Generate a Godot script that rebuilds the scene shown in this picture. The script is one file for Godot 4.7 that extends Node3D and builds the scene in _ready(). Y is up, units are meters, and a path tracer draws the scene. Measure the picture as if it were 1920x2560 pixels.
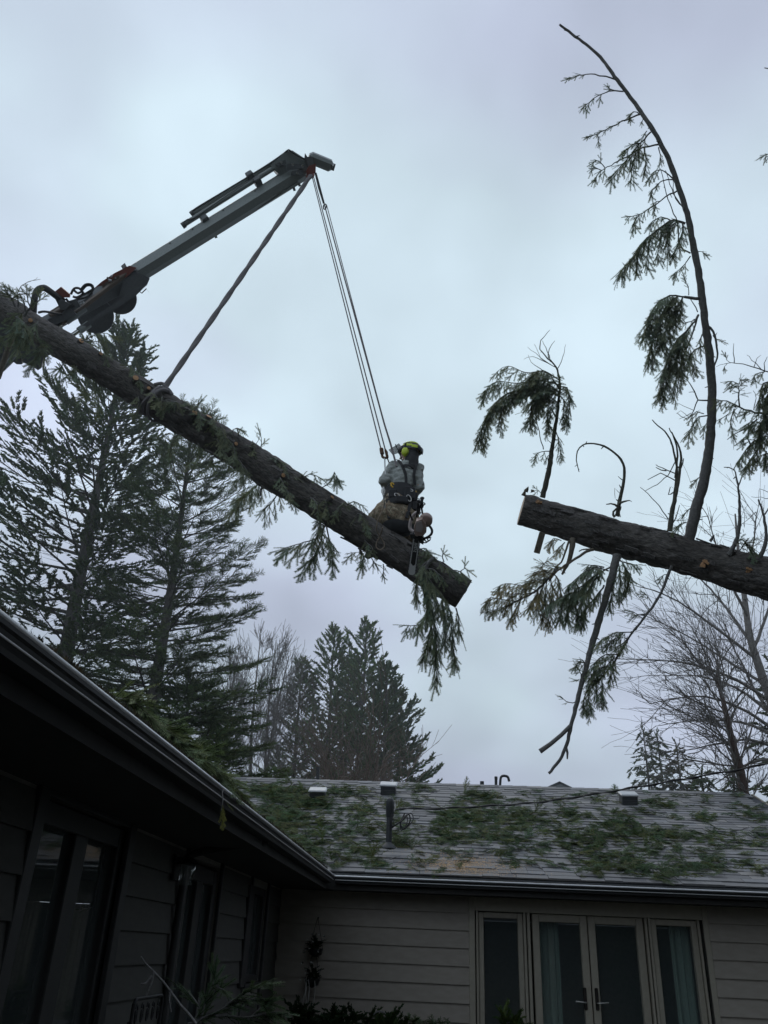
extends Node3D
# A climber sits on a craned conifer log above an L-shaped house on a grey winter day.

var rng := RandomNumberGenerator.new()
var fn := FastNoiseLite.new()
var used := {}
var origins := {}
var M := {}
var SPRAY := {}


# ---------------------------------------------------------------- mesh builder
class MB:
	var v := PackedVector3Array()
	var n := PackedVector3Array()
	var uv := PackedVector2Array()
	var c := PackedColorArray()
	var ix := PackedInt32Array()
	var tint := Color(1, 1, 1)

	func tri(a: Vector3, b: Vector3, d: Vector3, out: Vector3) -> void:
		var nn := (d - a).cross(b - a)
		if nn.dot(out) < 0.0:
			var t := b
			b = d
			d = t
			nn = -nn
		nn = nn.normalized()
		var s := v.size()
		v.append(a); v.append(b); v.append(d)
		for k in 3:
			n.append(nn); c.append(tint)
		uv.append(Vector2(a.x + a.z, a.y)); uv.append(Vector2(b.x + b.z, b.y)); uv.append(Vector2(d.x + d.z, d.y))
		ix.append(s); ix.append(s + 1); ix.append(s + 2)

	func quad(a: Vector3, b: Vector3, d: Vector3, e: Vector3, out: Vector3) -> void:
		tri(a, b, d, out)
		tri(a, d, e, out)

	func hexa(p: Array) -> void:        # eight corners: 0-3 bottom ring, 4-7 top ring
		var m := Vector3.ZERO
		for q in p:
			m += q
		m /= 8.0
		for f in [[0, 1, 2, 3], [4, 5, 6, 7], [0, 1, 5, 4], [1, 2, 6, 5], [2, 3, 7, 6], [3, 0, 4, 7]]:
			var mid: Vector3 = (p[f[0]] + p[f[1]] + p[f[2]] + p[f[3]]) / 4.0
			quad(p[f[0]], p[f[1]], p[f[2]], p[f[3]], mid - m)

	func box(t: Transform3D, s: Vector3, bevel := 0.0) -> void:
		var h := s / 2.0
		if bevel <= 0.0:
			var p := []
			for y in [-h.y, h.y]:
				for q in [[-1, -1], [1, -1], [1, 1], [-1, 1]]:
					p.append(t * Vector3(q[0] * h.x, y, q[1] * h.z))
			hexa(p)
			return
		var b := minf(bevel, minf(h.x, minf(h.y, h.z)) * 0.9)
		for ax in 3:
			for sg in [-1.0, 1.0]:
				var o := Vector3.ZERO
				o[ax] = sg
				var u := (ax + 1) % 3
				var w := (ax + 2) % 3
				var q := []
				for k in [[-1, -1], [1, -1], [1, 1], [-1, 1]]:
					var x := Vector3.ZERO
					x[ax] = sg * h[ax]
					x[u] = k[0] * (h[u] - b)
					x[w] = k[1] * (h[w] - b)
					q.append(t * x)
				quad(q[0], q[1], q[2], q[3], t.basis * o)
		for ax in 3:
			var u := (ax + 1) % 3
			var w := (ax + 2) % 3
			for su in [-1.0, 1.0]:
				for sw in [-1.0, 1.0]:
					var q := []
					for e in [[-1, 0], [1, 0], [1, 1], [-1, 1]]:
						var x := Vector3.ZERO
						x[ax] = e[0] * (h[ax] - b)
						x[u] = su * (h[u] - (b if e[1] == 0 else 0.0))
						x[w] = sw * (h[w] - (0.0 if e[1] == 0 else b))
						q.append(t * x)
					var o := Vector3.ZERO
					o[u] = su
					o[w] = sw
					quad(q[0], q[1], q[2], q[3], t.basis * o)
		for sx in [-1.0, 1.0]:
			for sy in [-1.0, 1.0]:
				for sz in [-1.0, 1.0]:
					var sg := Vector3(sx, sy, sz)
					tri(t * (sg * (h - Vector3(0, b, b))), t * (sg * (h - Vector3(b, 0, b))), t * (sg * (h - Vector3(b, b, 0))), t.basis * sg)

	func aabb(lo: Vector3, hi: Vector3, bevel := 0.0) -> void:
		box(Transform3D(Basis(), (lo + hi) / 2.0), (hi - lo).abs(), bevel)

	func tube(p: Array, r: Array, sides := 8, caps := true, uvk := 1.0, flat := 1.0) -> void:
		var k := p.size()
		if k < 2:
			return
		var s0 := v.size()
		var t: Vector3 = (p[1] - p[0]).normalized()
		var u := t.cross(Vector3.UP if absf(t.y) < 0.9 else Vector3.RIGHT).normalized()
		var run := 0.0
		for i in k:
			var tt: Vector3 = (p[mini(i + 1, k - 1)] - p[maxi(i - 1, 0)])
			if tt.length() > 1e-7:
				t = tt.normalized()
			u = (u - t * u.dot(t)).normalized()
			var w := t.cross(u)
			if i > 0:
				run += (p[i] - p[i - 1]).length()
			var rr: float = r[i] if i < r.size() else r[r.size() - 1]
			for j in sides + 1:
				var a := TAU * j / sides
				var d := u * cos(a) + w * sin(a) * flat
				v.append(p[i] + d * rr)
				n.append((u * cos(a) + w * sin(a) / flat).normalized())
				uv.append(Vector2(float(j) / sides * uvk, run))
				c.append(tint)
		for i in k - 1:
			for j in sides:
				var a := s0 + i * (sides + 1) + j
				var b := a + 1
				var d := a + sides + 1
				ix.append(a); ix.append(d); ix.append(b)
				ix.append(b); ix.append(d); ix.append(d + 1)
		if caps:
			for e in [0, k - 1]:
				var o: Vector3 = (p[0] - p[1]) if e == 0 else (p[k - 1] - p[k - 2])
				for j in sides:
					var a: int = s0 + e * (sides + 1) + j
					tri(p[e], v[a], v[a + 1], o)

	func lathe(t: Transform3D, prof: Array, sides := 20, a0 := 0.0, a1 := TAU) -> void:   # profile of (radius, height) about y
		var s0 := v.size()
		var k := prof.size()
		for i in k:
			var pa: Vector2 = prof[maxi(i - 1, 0)]
			var pb: Vector2 = prof[mini(i + 1, k - 1)]
			var g := (pb - pa).normalized()
			for j in sides + 1:
				var a := a0 + (a1 - a0) * j / sides
				v.append(t * Vector3(prof[i].x * cos(a), prof[i].y, prof[i].x * sin(a)))
				n.append((t.basis * Vector3(g.y * cos(a), -g.x, g.y * sin(a))).normalized())
				uv.append(Vector2(float(j) / sides, prof[i].y))
				c.append(tint)
		for i in k - 1:
			for j in sides:
				var a := s0 + i * (sides + 1) + j
				var d := a + sides + 1
				var fnr := (v[d] - v[a]).cross(v[a + 1] - v[a])
				if fnr.length() < 1e-12:
					fnr = (v[d] - v[a + 1]).cross(v[d + 1] - v[a + 1]) * -1.0
				if fnr.dot(n[a] + n[d + 1]) >= 0.0:
					ix.append(a); ix.append(a + 1); ix.append(d)
					ix.append(a + 1); ix.append(d + 1); ix.append(d)
				else:
					ix.append(a); ix.append(d); ix.append(a + 1)
					ix.append(a + 1); ix.append(d); ix.append(d + 1)

	func torus(t: Transform3D, ra: float, rb: float, k := 20, sides := 8, a0 := 0.0, a1 := TAU) -> void:
		var p := []
		for i in k + 1:
			var a := a0 + (a1 - a0) * i / k
			p.append(t * Vector3(cos(a) * ra, 0, sin(a) * ra))
		tube(p, [rb], sides, true)

	func prism(poly: Array, o: Vector3, e1: Vector3, e2: Vector3, e3: Vector3, depth: float) -> void:   # outline in (e1, e2), thickness along e3
		var pk := PackedVector2Array(poly)
		var tr := Geometry2D.triangulate_polygon(pk)
		var a := []
		var b := []
		var m := Vector2.ZERO
		for q in poly:
			a.append(o + e1 * q.x + e2 * q.y - e3 * depth / 2.0)
			b.append(o + e1 * q.x + e2 * q.y + e3 * depth / 2.0)
			m += q
		for i in range(0, tr.size(), 3):
			tri(a[tr[i]], a[tr[i + 1]], a[tr[i + 2]], -e3)
			tri(b[tr[i]], b[tr[i + 1]], b[tr[i + 2]], e3)
		var cw := Geometry2D.is_polygon_clockwise(pk)
		for i in poly.size():
			var j := (i + 1) % poly.size()
			var e: Vector2 = poly[j] - poly[i]
			var nn := Vector2(e.y, -e.x) * (-1.0 if cw else 1.0)
			quad(a[i], a[j], b[j], b[i], e1 * nn.x + e2 * nn.y)

	func mesh(mat: Material) -> ArrayMesh:
		var m := ArrayMesh.new()
		var arr := []
		arr.resize(Mesh.ARRAY_MAX)
		arr[Mesh.ARRAY_VERTEX] = v
		arr[Mesh.ARRAY_NORMAL] = n
		arr[Mesh.ARRAY_TEX_UV] = uv
		arr[Mesh.ARRAY_COLOR] = c
		arr[Mesh.ARRAY_INDEX] = ix
		m.add_surface_from_arrays(Mesh.PRIMITIVE_TRIANGLES, arr)
		m.surface_set_material(0, mat)
		return m


# ---------------------------------------------------------------- scene helpers
func numbered(called: String, parent: Node) -> String:
	var key := str(parent.get_instance_id()) + "/" + called
	var k: int = used.get(key, 0)
	used[key] = k + 1
	return called if k == 0 else "%s_%03d" % [called, k]

func put(called: String, m: Mesh, parent: Node = self, at := Transform3D()) -> MeshInstance3D:
	var o := MeshInstance3D.new()
	o.mesh = m
	o.name = numbered(called, parent)
	o.transform = at
	parent.add_child(o, true)
	return o

func obj(called: String, b: MB, mat: Material, parent: Node = self) -> MeshInstance3D:
	var g: Vector3 = origins.get(parent, Vector3.ZERO)
	if g != Vector3.ZERO:
		for i in b.v.size():
			b.v[i] -= g
	var o := put(called, b.mesh(mat), parent)
	origins[o] = g
	return o

func thing(called: String, label: String, category: String, at := Vector3.ZERO, group := "", kind := "") -> Node3D:
	var o := Node3D.new()
	o.name = numbered(called, self)
	o.position = at
	add_child(o, true)
	origins[o] = at       # parts are given in world places and stored relative to this
	tag(o, label, category, group, kind)
	return o

func tag(o: Node3D, label: String, category := "", group := "", kind := "") -> Node3D:
	o.set_meta("label", label)
	if category:
		o.set_meta("category", category)
	if group:
		o.set_meta("group", group)
	if kind:
		o.set_meta("kind", kind)
	return o

func structure(called: String, b: MB, mat: Material, label: String) -> MeshInstance3D:
	var o := obj(called, b, mat)
	o.set_meta("kind", "structure")
	o.set_meta("label", label)
	return o

func scatter(called: String, m: Mesh, xf: Array, tints: Array, parent: Node = self) -> MultiMeshInstance3D:
	var g: Vector3 = origins.get(parent, Vector3.ZERO)
	var mm := MultiMesh.new()
	mm.transform_format = MultiMesh.TRANSFORM_3D
	mm.use_colors = true
	mm.mesh = m
	mm.instance_count = xf.size()
	for i in xf.size():
		var t: Transform3D = xf[i]
		t.origin -= g
		mm.set_instance_transform(i, t)
		mm.set_instance_color(i, tints[i % tints.size()])
	var o := MultiMeshInstance3D.new()
	o.multimesh = mm
	o.name = numbered(called, parent)
	o.set_meta("kind", "stuff")
	parent.add_child(o, true)
	return o

func rf(a: float, b: float) -> float:
	return rng.randf_range(a, b)

func rv() -> Vector3:
	return Vector3(rf(-1, 1), rf(-1, 1), rf(-1, 1))

func spline(p: Array, step := 0.08, jit := 0.0) -> Array:
	var out := []
	var k := p.size()
	for i in k - 1:
		var a: Vector3 = p[maxi(i - 1, 0)]
		var b: Vector3 = p[i]
		var c: Vector3 = p[i + 1]
		var d: Vector3 = p[mini(i + 2, k - 1)]
		var m := maxi(1, int(ceil((c - b).length() / step)))
		for j in m:
			var q := b.cubic_interpolate(c, a, d, float(j) / m)
			if jit > 0.0 and not (i == 0 and j == 0):
				q += rv() * jit
			out.append(q)
	out.append(p[k - 1])
	return out

func ramp(a: float, b: float, k: int, pw := 1.0) -> Array:
	var o := []
	for i in k:
		o.append(lerpf(a, b, pow(float(i) / maxf(1.0, k - 1), pw)))
	return o

func lin(r: float, g: float, b: float) -> Color:
	return Color(r, g, b).linear_to_srgb()

func mat(called: String, col: Color, rough := 0.8, metal := 0.0) -> StandardMaterial3D:
	var m := StandardMaterial3D.new()
	m.resource_name = called
	m.albedo_color = col.linear_to_srgb()
	m.roughness = rough
	m.metallic = metal
	M[called] = m
	return m

func noise_tex(freq: float, oct: int, kind: int, c0: Color, c1: Color, s: int, w := 512, h := 512) -> NoiseTexture2D:
	var f := FastNoiseLite.new()
	f.seed = s
	f.noise_type = kind
	f.frequency = freq
	f.fractal_octaves = oct
	var g := Gradient.new()
	g.set_color(0, c0.linear_to_srgb())
	g.set_color(1, c1.linear_to_srgb())
	var t := NoiseTexture2D.new()
	t.width = w
	t.height = h
	t.seamless = true
	t.noise = f
	t.color_ramp = g
	return t

func grey_tex(freq: float, oct: int, kind: int, s: int, w := 512, h := 512, ridged := false) -> NoiseTexture2D:
	var f := FastNoiseLite.new()
	f.seed = s
	f.noise_type = kind
	f.frequency = freq
	f.fractal_octaves = oct
	if ridged:
		f.fractal_type = FastNoiseLite.FRACTAL_RIDGED
	var t := NoiseTexture2D.new()
	t.width = w
	t.height = h
	t.seamless = true
	t.noise = f
	return t

func mottled(called: String, a: Color, b: Color, freq: float, scale: Vector3, rough := 0.85, bump := 0.0, s := 1, bumpfreq := 0.05, ridged := false) -> StandardMaterial3D:
	var m := mat(called, Color(1, 1, 1), rough)
	m.albedo_texture = noise_tex(freq, 5, FastNoiseLite.TYPE_SIMPLEX_SMOOTH, a, b, s)
	m.uv1_triplanar = true
	m.uv1_world_triplanar = true
	m.uv1_scale = scale
	if bump > 0.0:
		m.heightmap_enabled = true
		m.heightmap_texture = grey_tex(bumpfreq, 5, FastNoiseLite.TYPE_SIMPLEX_SMOOTH, s + 50, 512, 512, ridged)
		m.heightmap_scale = bump
	return m


# ---------------------------------------------------------------- plants
func needle_spray(len: float, pairs: int, nl: float, nw: float, step: float, seed_: int, green: Color, bark: Color) -> ArrayMesh:   # a conifer branchlet along +x, lying in the xz plane
	var r := RandomNumberGenerator.new()
	r.seed = seed_
	var b := MB.new()
	var twigs := [[Vector3.ZERO, Vector3(len, -0.06 * len, 0), 1.0]]
	for i in pairs:
		for s in [-1.0, 1.0]:
			var t := (i + 0.5 + r.randf_range(-0.3, 0.3)) / pairs * 0.85
			var p := Vector3(len * t, -0.06 * len * t, 0)
			var l := len * (0.62 - 0.42 * t) * r.randf_range(0.7, 1.15)
			var a := r.randf_range(0.4, 0.75)
			twigs.append([p, p + Vector3(cos(a), r.randf_range(-0.35, 0.05), s * sin(a)) * l, 0.8])
	for tw in twigs:
		var p0: Vector3 = tw[0]
		var p1: Vector3 = tw[1]
		var d := (p1 - p0).normalized()
		var l := (p1 - p0).length()
		var sd := d.cross(Vector3.UP).normalized()
		var up := sd.cross(d).normalized()
		b.tint = bark
		b.tube([p0, p1], [0.0035, 0.0015], 3, false)
		var k := int(l / step)
		for i in k:
			var t := (i + r.randf()) / k
			var p := p0 + d * l * t
			for s in [-1.0, 1.0]:
				var w: Vector3 = (d * r.randf_range(0.25, 0.6) + sd * s * r.randf_range(0.7, 1.0) + up * r.randf_range(-0.3, 0.5)).normalized()
				var q := nl * r.randf_range(0.7, 1.1)
				b.tint = green * r.randf_range(0.75, 1.25)
				b.tint.a = 1.0
				var e := (d - w * d.dot(w)).normalized() * nw
				b.tri(p - e, p + e, p + w * q, up)
	return b.mesh(M.foliage)

func leaf_spray(len: float, count: int, l: float, w: float, seed_: int, green: Color, bark: Color, spread := 0.9) -> ArrayMesh:   # a far branchlet: clumps of needles as slim leaf shapes
	var r := RandomNumberGenerator.new()
	r.seed = seed_
	var b := MB.new()
	b.tint = bark
	b.tube([Vector3.ZERO, Vector3(len, 0, 0)], [0.008, 0.003], 3, false)
	for i in count:
		var t := (i + r.randf()) / count
		var p := Vector3(len * t, 0, 0)
		var a := r.randf_range(0.15, 1.1) * (1.0 if i % 2 == 0 else -1.0) * spread
		var d := Vector3(cos(a), r.randf_range(-0.3, 0.45), sin(a)).normalized()
		var ll := l * r.randf_range(0.6, 1.2) * (1.1 - 0.45 * t)
		var sd := d.cross(Vector3(r.randf_range(-0.5, 0.5), 1, r.randf_range(-0.5, 0.5))).normalized()
		b.tint = green * r.randf_range(0.7, 1.3)
		b.tint.a = 1.0
		for j in 2:
			var m := p + d * ll * 0.45
			b.tri(p, m + sd * w * 0.5, p + d * ll, sd.cross(d))
			b.tri(p, m - sd * w * 0.5, p + d * ll, sd.cross(d))
			sd = sd.cross(d).normalized()
	return b.mesh(M.foliage)

func frame_of(d: Vector3, up: Vector3, s: float) -> Basis:
	var x := d.normalized()
	var z := x.cross(up)
	if z.length() < 1e-4:
		z = x.cross(Vector3.RIGHT)
	z = z.normalized()
	return Basis(x, z.cross(x), z) * Basis.from_scale(Vector3(s, s, s))

# a side branch drawn from its bend points: bark into b, branchlets into fx
func twig(b: MB, fx: Array, pts: Array, r0: float, r1: float, from := 2.0, per_m := 14.0, size := 1.0, droop := 0.7, knots := true) -> void:
	var p := spline(pts, 0.06, 0.006)
	b.tube(p, ramp(r0, r1, p.size()), 6 if r0 > 0.012 else 4, false)
	if knots and r0 > 0.008:
		for i in p.size():
			if rng.randf() < 0.10:
				var d := rv().normalized() * rf(0.015, 0.05)
				b.tube([p[i], p[i] + d], [minf(r0, 0.006), 0.002], 3, false)
	if from > 1.0:
		return
	var total := 0.0
	for i in p.size() - 1:
		total += (p[i + 1] - p[i]).length()
	var k := int(total * (1.0 - from) * per_m)
	for i in k:
		var t := from + (1.0 - from) * (i + rng.randf()) / k
		var f := t * (p.size() - 1)
		var j := mini(int(f), p.size() - 2)
		var q: Vector3 = p[j].lerp(p[j + 1], f - j)
		var tg: Vector3 = (p[j + 1] - p[j]).normalized()
		var sd := tg.cross(Vector3.UP)
		if sd.length() < 0.1:
			sd = rv()
		sd = sd.normalized() * (1.0 if i % 2 == 0 else -1.0)
		var d: Vector3 = (tg * rf(0.2, 0.9) * (1.6 if droop < 0.35 else 1.0) + sd * rf(0.2, 0.75) * (0.5 if droop < 0.35 else 1.0) + Vector3.DOWN * droop * rf(0.6, 1.3)).normalized()
		fx.append(Transform3D(frame_of(d, (Vector3.UP + rv() * 0.5 + sd * 0.3), size * rf(0.65, 1.15)), q))
	fx.append(Transform3D(frame_of(p[p.size() - 1] - p[p.size() - 2], Vector3.UP, size * 0.8), p[p.size() - 1] - (p[p.size() - 1] - p[p.size() - 2])))

func tints(n: int, base: Color, vary := 0.25, warm := 0.12) -> Array:
	var o := []
	for i in n:
		var k := rf(1.0 - vary, 1.0 + vary)
		var w := rf(-warm, warm)
		o.append(Color(base.r * k * (1.0 + w), base.g * k, base.b * k * (1.0 - w), 1.0))
	return o

# limb of a trunk with its own branches and needles
func limb(root: Node3D, pts: Array, r0: float, r1: float, pw := 1.0, called := "limb") -> Array:
	var b := MB.new()
	var p := spline(pts, 0.05, 0.004)
	var r := ramp(r0, r1, p.size(), pw)
	for i in r.size():
		r[i] *= rf(0.93, 1.09)
	b.tube(p, r, 10, true, 0.3)
	for i in p.size():
		if rng.randf() < 0.22 and i > 3:
			var d := rv().normalized()
			b.tube([p[i], p[i] + d * (r[i] + rf(0.01, 0.05))], [minf(0.012, r[i]), 0.004], 4, true)
	return [root, b, [], called]

func finish(l: Array, m: Material, kind := 0, col := Color(1, 1, 1)) -> MeshInstance3D:
	var o := obj(l[3], l[1], m, l[0])
	if l[2].size():
		scatter("needles", SPRAY.near[kind % 3], l[2], tints(23, col), o)
	return o

func conifer(called: String, label: String, group: String, base: Vector3, top: Vector3, r0: float, spread: float, first: float, count: int, spray: Mesh, opt := {}) -> Node3D:
	var o := thing(called, label, "tree", base, group)
	var h := (top - base).length()
	var bt := MB.new()
	var line := []
	var wob := rf(0, 9)
	for i in 25:
		var t := i / 24.0
		line.append(base.lerp(top, t) + Vector3(sin(wob + t * 5.0), 0, cos(wob * 1.3 + t * 4.0)) * 0.06 * h / 15.0 * sin(t * PI))
	bt.tube(line, ramp(r0, 0.02, 25, 0.85), 10, true, 2.0)
	obj("trunk", bt, M.far_bark, o)
	var bb := MB.new()
	var fx := []
	var up0: float = opt.get("up_top", 0.9)
	var up1: float = opt.get("up_low", -0.15)
	var droop: float = opt.get("droop", 0.25)
	var tipup: float = opt.get("tip", 0.25)
	var gap: float = opt.get("gap", 0.16)
	var size: float = opt.get("size", 1.0)
	var fill: float = opt.get("fill", 0.25)
	var hang: float = opt.get("hang", 0.25)
	var jag: float = opt.get("jag", 0.35)
	var pw: float = opt.get("pw", 0.8)
	var az := rf(0, TAU)
	for i in count:
		var t := first + (1.0 - first) * pow((i + rng.randf()) / count, opt.get("bunch", 1.0))
		if t > 0.995:
			continue
		az += 2.4 + rf(-0.5, 0.5)
		var f := t * 24.0
		var j := mini(int(f), 23)
		var p0: Vector3 = line[j].lerp(line[j + 1], f - j)
		var q := (t - first) / (1.0 - first)
		var L := spread * (pow(1.0 - q, pw) * 0.95 + 0.05) * rf(1.0 - jag, 1.0 + jag * 0.5) * clampf(0.55 + q * 4.0, 0.55, 1.0)
		if opt.has("lean"):
			L *= 1.0 + 0.45 * Vector3(cos(az), 0, sin(az)).dot(opt.lean)
		var el := lerpf(up1, up0, pow(q, 1.4)) + rf(-0.15, 0.15)
		var hd := Vector3(cos(az), 0, sin(az))
		var pts := []
		for k in 7:
			var s := k / 6.0
			pts.append(p0 + hd * L * s * cos(el) + Vector3.UP * L * (sin(el) * s - droop * s * s + tipup * s * s * s) + rv() * 0.03 * s)
		bb.tube(pts, ramp(0.012 + 0.009 * L, 0.004, 7), 4, false)
		var n := int(L / gap) + 2
		for k in n:
			var s := fill + (1.0 - fill) * (k + rng.randf()) / n
			var g := s * 6.0
			var m := mini(int(g), 5)
			var q0: Vector3 = pts[m].lerp(pts[m + 1], g - m)
			var tg: Vector3 = (pts[m + 1] - pts[m]).normalized()
			var sd := tg.cross(Vector3.UP).normalized() * (1.0 if k % 2 == 0 else -1.0)
			var wide := (1.0 - 0.75 * s) * L * 0.32
			var off := sd * wide * rng.randf() + tg * wide * 0.5
			var d: Vector3 = tg * rf(0.5, 1.0) + sd * rf(0.1, 0.9) + Vector3.DOWN * hang * rf(0.0, 1.6) + Vector3.UP * opt.get("lift", 0.1)
			fx.append(Transform3D(frame_of(d, Vector3.UP + rv() * 0.4, size * rf(0.7, 1.25)), q0 + off * 0.8 + Vector3.DOWN * hang * rng.randf() * 0.25))
			if off.length() > 0.25:
				bb.tube([q0, q0 + off * 0.85], [0.007, 0.003], 3, false)
	for k in 6:
		fx.append(Transform3D(frame_of(Vector3.UP + rv() * 0.5, Vector3.RIGHT, size * 0.8), top + Vector3.DOWN * 0.12 * k))
	obj("branches", bb, M.far_bark, o)
	var tint: Color = opt.get("tint", Color(1, 1, 1))
	scatter("crown", spray, fx, tints(41, tint, 0.3, 0.12), o)
	return o

func bare_grow(b: MB, p: Vector3, d: Vector3, len: float, r: float, depth: int, o: Dictionary) -> void:
	var k := maxi(3, int(len / o.get("seg", 0.35)))
	var pts := [p]
	var rr := [r]
	var dd := d
	var bend: float = o.get("bend", 0.12)
	var rise: Vector3 = o.get("rise", Vector3(0, 0.06, 0))
	for i in k:
		dd = (dd + rv() * bend + rise).normalized()
		p += dd * len / k
		pts.append(p)
		rr.append(maxf(lerpf(r, r * (0.45 if depth > 0 else 0.3), (i + 1.0) / k), o.get("rmin", 0.004)))
	b.tube(pts, rr, 7 if r > 0.05 else (4 if r > 0.015 else 3), false)
	if depth <= 0:
		return
	var kids: int = o.get("kids", 4) + (1 if rng.randf() < 0.5 else 0)
	for c in kids:
		var t := rf(o.get("t0", 0.3), 1.0)
		var j := clampi(int(t * k), 1, k)
		var axis := rv().cross(dd).normalized()
		var nd := (pts[j] - pts[j - 1] as Vector3).normalized().rotated(axis, rf(o.get("a0", 0.3), o.get("a1", 0.85)))
		if o.has("pull"):
			nd = (nd + o.pull * rf(0.2, 1.0)).normalized()
		bare_grow(b, pts[j], nd, len * rf(0.5, 0.85), rr[j] * rf(0.5, 0.75), depth - 1, o)
	bare_grow(b, pts[k], (dd + rv() * 0.15).normalized(), len * 0.7, rr[k], depth - 1, o)

# a felled trunk: fissured bark as relief in the mesh itself
func bark_log(pts: Array, r: Array, per_m: float, sides: int, amp: float, s: int) -> MB:
	var f := FastNoiseLite.new()
	f.seed = s
	f.frequency = 1.0
	f.fractal_octaves = 3
	f.noise_type = FastNoiseLite.TYPE_SIMPLEX_SMOOTH
	var p := spline(pts, 1.0 / per_m)
	var b := MB.new()
	var k := p.size()
	var u := Vector3.UP
	var run := 0.0
	for i in k:
		var t: Vector3 = (p[mini(i + 1, k - 1)] - p[maxi(i - 1, 0)]).normalized()
		u = (u - t * u.dot(t)).normalized()
		var w := t.cross(u)
		if i > 0:
			run += (p[i] - p[i - 1]).length()
		var g := float(i) / (k - 1) * (r.size() - 1)
		var j0 := mini(int(g), r.size() - 2)
		var rr: float = lerpf(r[j0], r[j0 + 1], g - j0)
		for j in sides + 1:
			var a := TAU * (j % sides) / sides
			var d := u * cos(a) + w * sin(a)
			var twist := a + run * 0.15
			var c := Vector3(cos(twist), 0, sin(twist)) * rr * 17.0
			var furrow := 1.0 - absf(f.get_noise_3d(c.x, run * 2.6, c.z)) * 2.4
			var lump := f.get_noise_3d(c.x * 0.12 + 40.0, run * 0.9, c.z * 0.12)
			var fine := f.get_noise_3d(c.x * 2.6, run * 9.0 + 70.0, c.z * 2.6)
			b.v.append(p[i] + d * (rr + amp * (0.35 - maxf(0.0, furrow)) + amp * 1.0 * lump + amp * 0.35 * fine))
			b.n.append(d)
			b.uv.append(Vector2(float(j) / sides, run))
			var q := clampf(0.95 + 0.45 * fine + 0.5 * lump, 0.4, 1.5)
			b.c.append(Color(q, q * 0.97, q * 0.93, 1.0))
	for i in k - 1:
		for j in sides:
			var a := i * (sides + 1) + j
			b.ix.append(a); b.ix.append(a + sides + 1); b.ix.append(a + 1)
			b.ix.append(a + 1); b.ix.append(a + sides + 1); b.ix.append(a + sides + 2)
	for i in k:                                      # normals from the relief
		for j in sides + 1:
			var jj := j % sides
			var du := b.v[i * (sides + 1) + (jj + 1) % sides] - b.v[i * (sides + 1) + (jj + sides - 1) % sides]
			var dv := b.v[mini(i + 1, k - 1) * (sides + 1) + jj] - b.v[maxi(i - 1, 0) * (sides + 1) + jj]
			var nn := dv.cross(du).normalized()
			b.n[i * (sides + 1) + j] = nn if nn.dot(b.n[i * (sides + 1) + j]) > 0.0 else -nn
	return b

func cut_disc(root: Node3D, at: Vector3, out: Vector3, r: float, m: Material, called := "cut_end") -> MeshInstance3D:
	var b := MB.new()
	var bs := frame_of(out, Vector3.UP, 1.0)
	var k := 28
	var q := []
	for j in k:
		var a := TAU * j / k
		q.append(at + (bs.y * cos(a) + bs.z * sin(a)) * r * rf(0.95, 1.03))
	for j in k:
		b.tri(at + out * 0.004, q[j], q[(j + 1) % k], out)
	for j in b.v.size():
		var d := b.v[j] - at
		b.uv[j] = Vector2(d.dot(bs.y), d.dot(bs.z))
	return obj(called, b, m, root)

func stub(root: Node3D, at: Vector3, out: Vector3, r: float, l: float) -> void:   # a limb sawn off near the trunk
	var b := MB.new()
	var e := at + out * l
	b.tube([at - out * 0.09, at + out * l * 0.4, e], [r * 1.5, r * 1.12, r * 1.02], 12, false)
	var s := obj("branch_stub", b, M.bark, root)
	cut_disc(s, e, out, r, M.fresh_wood, "sawn_face")


# ---------------------------------------------------------------- bodies: smooth union of tapered capsules, meshed as surface nets
func smin(a: float, b: float, k: float) -> float:
	var h := maxf(k - absf(a - b), 0.0) / k
	return minf(a, b) - h * h * k * 0.25

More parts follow.
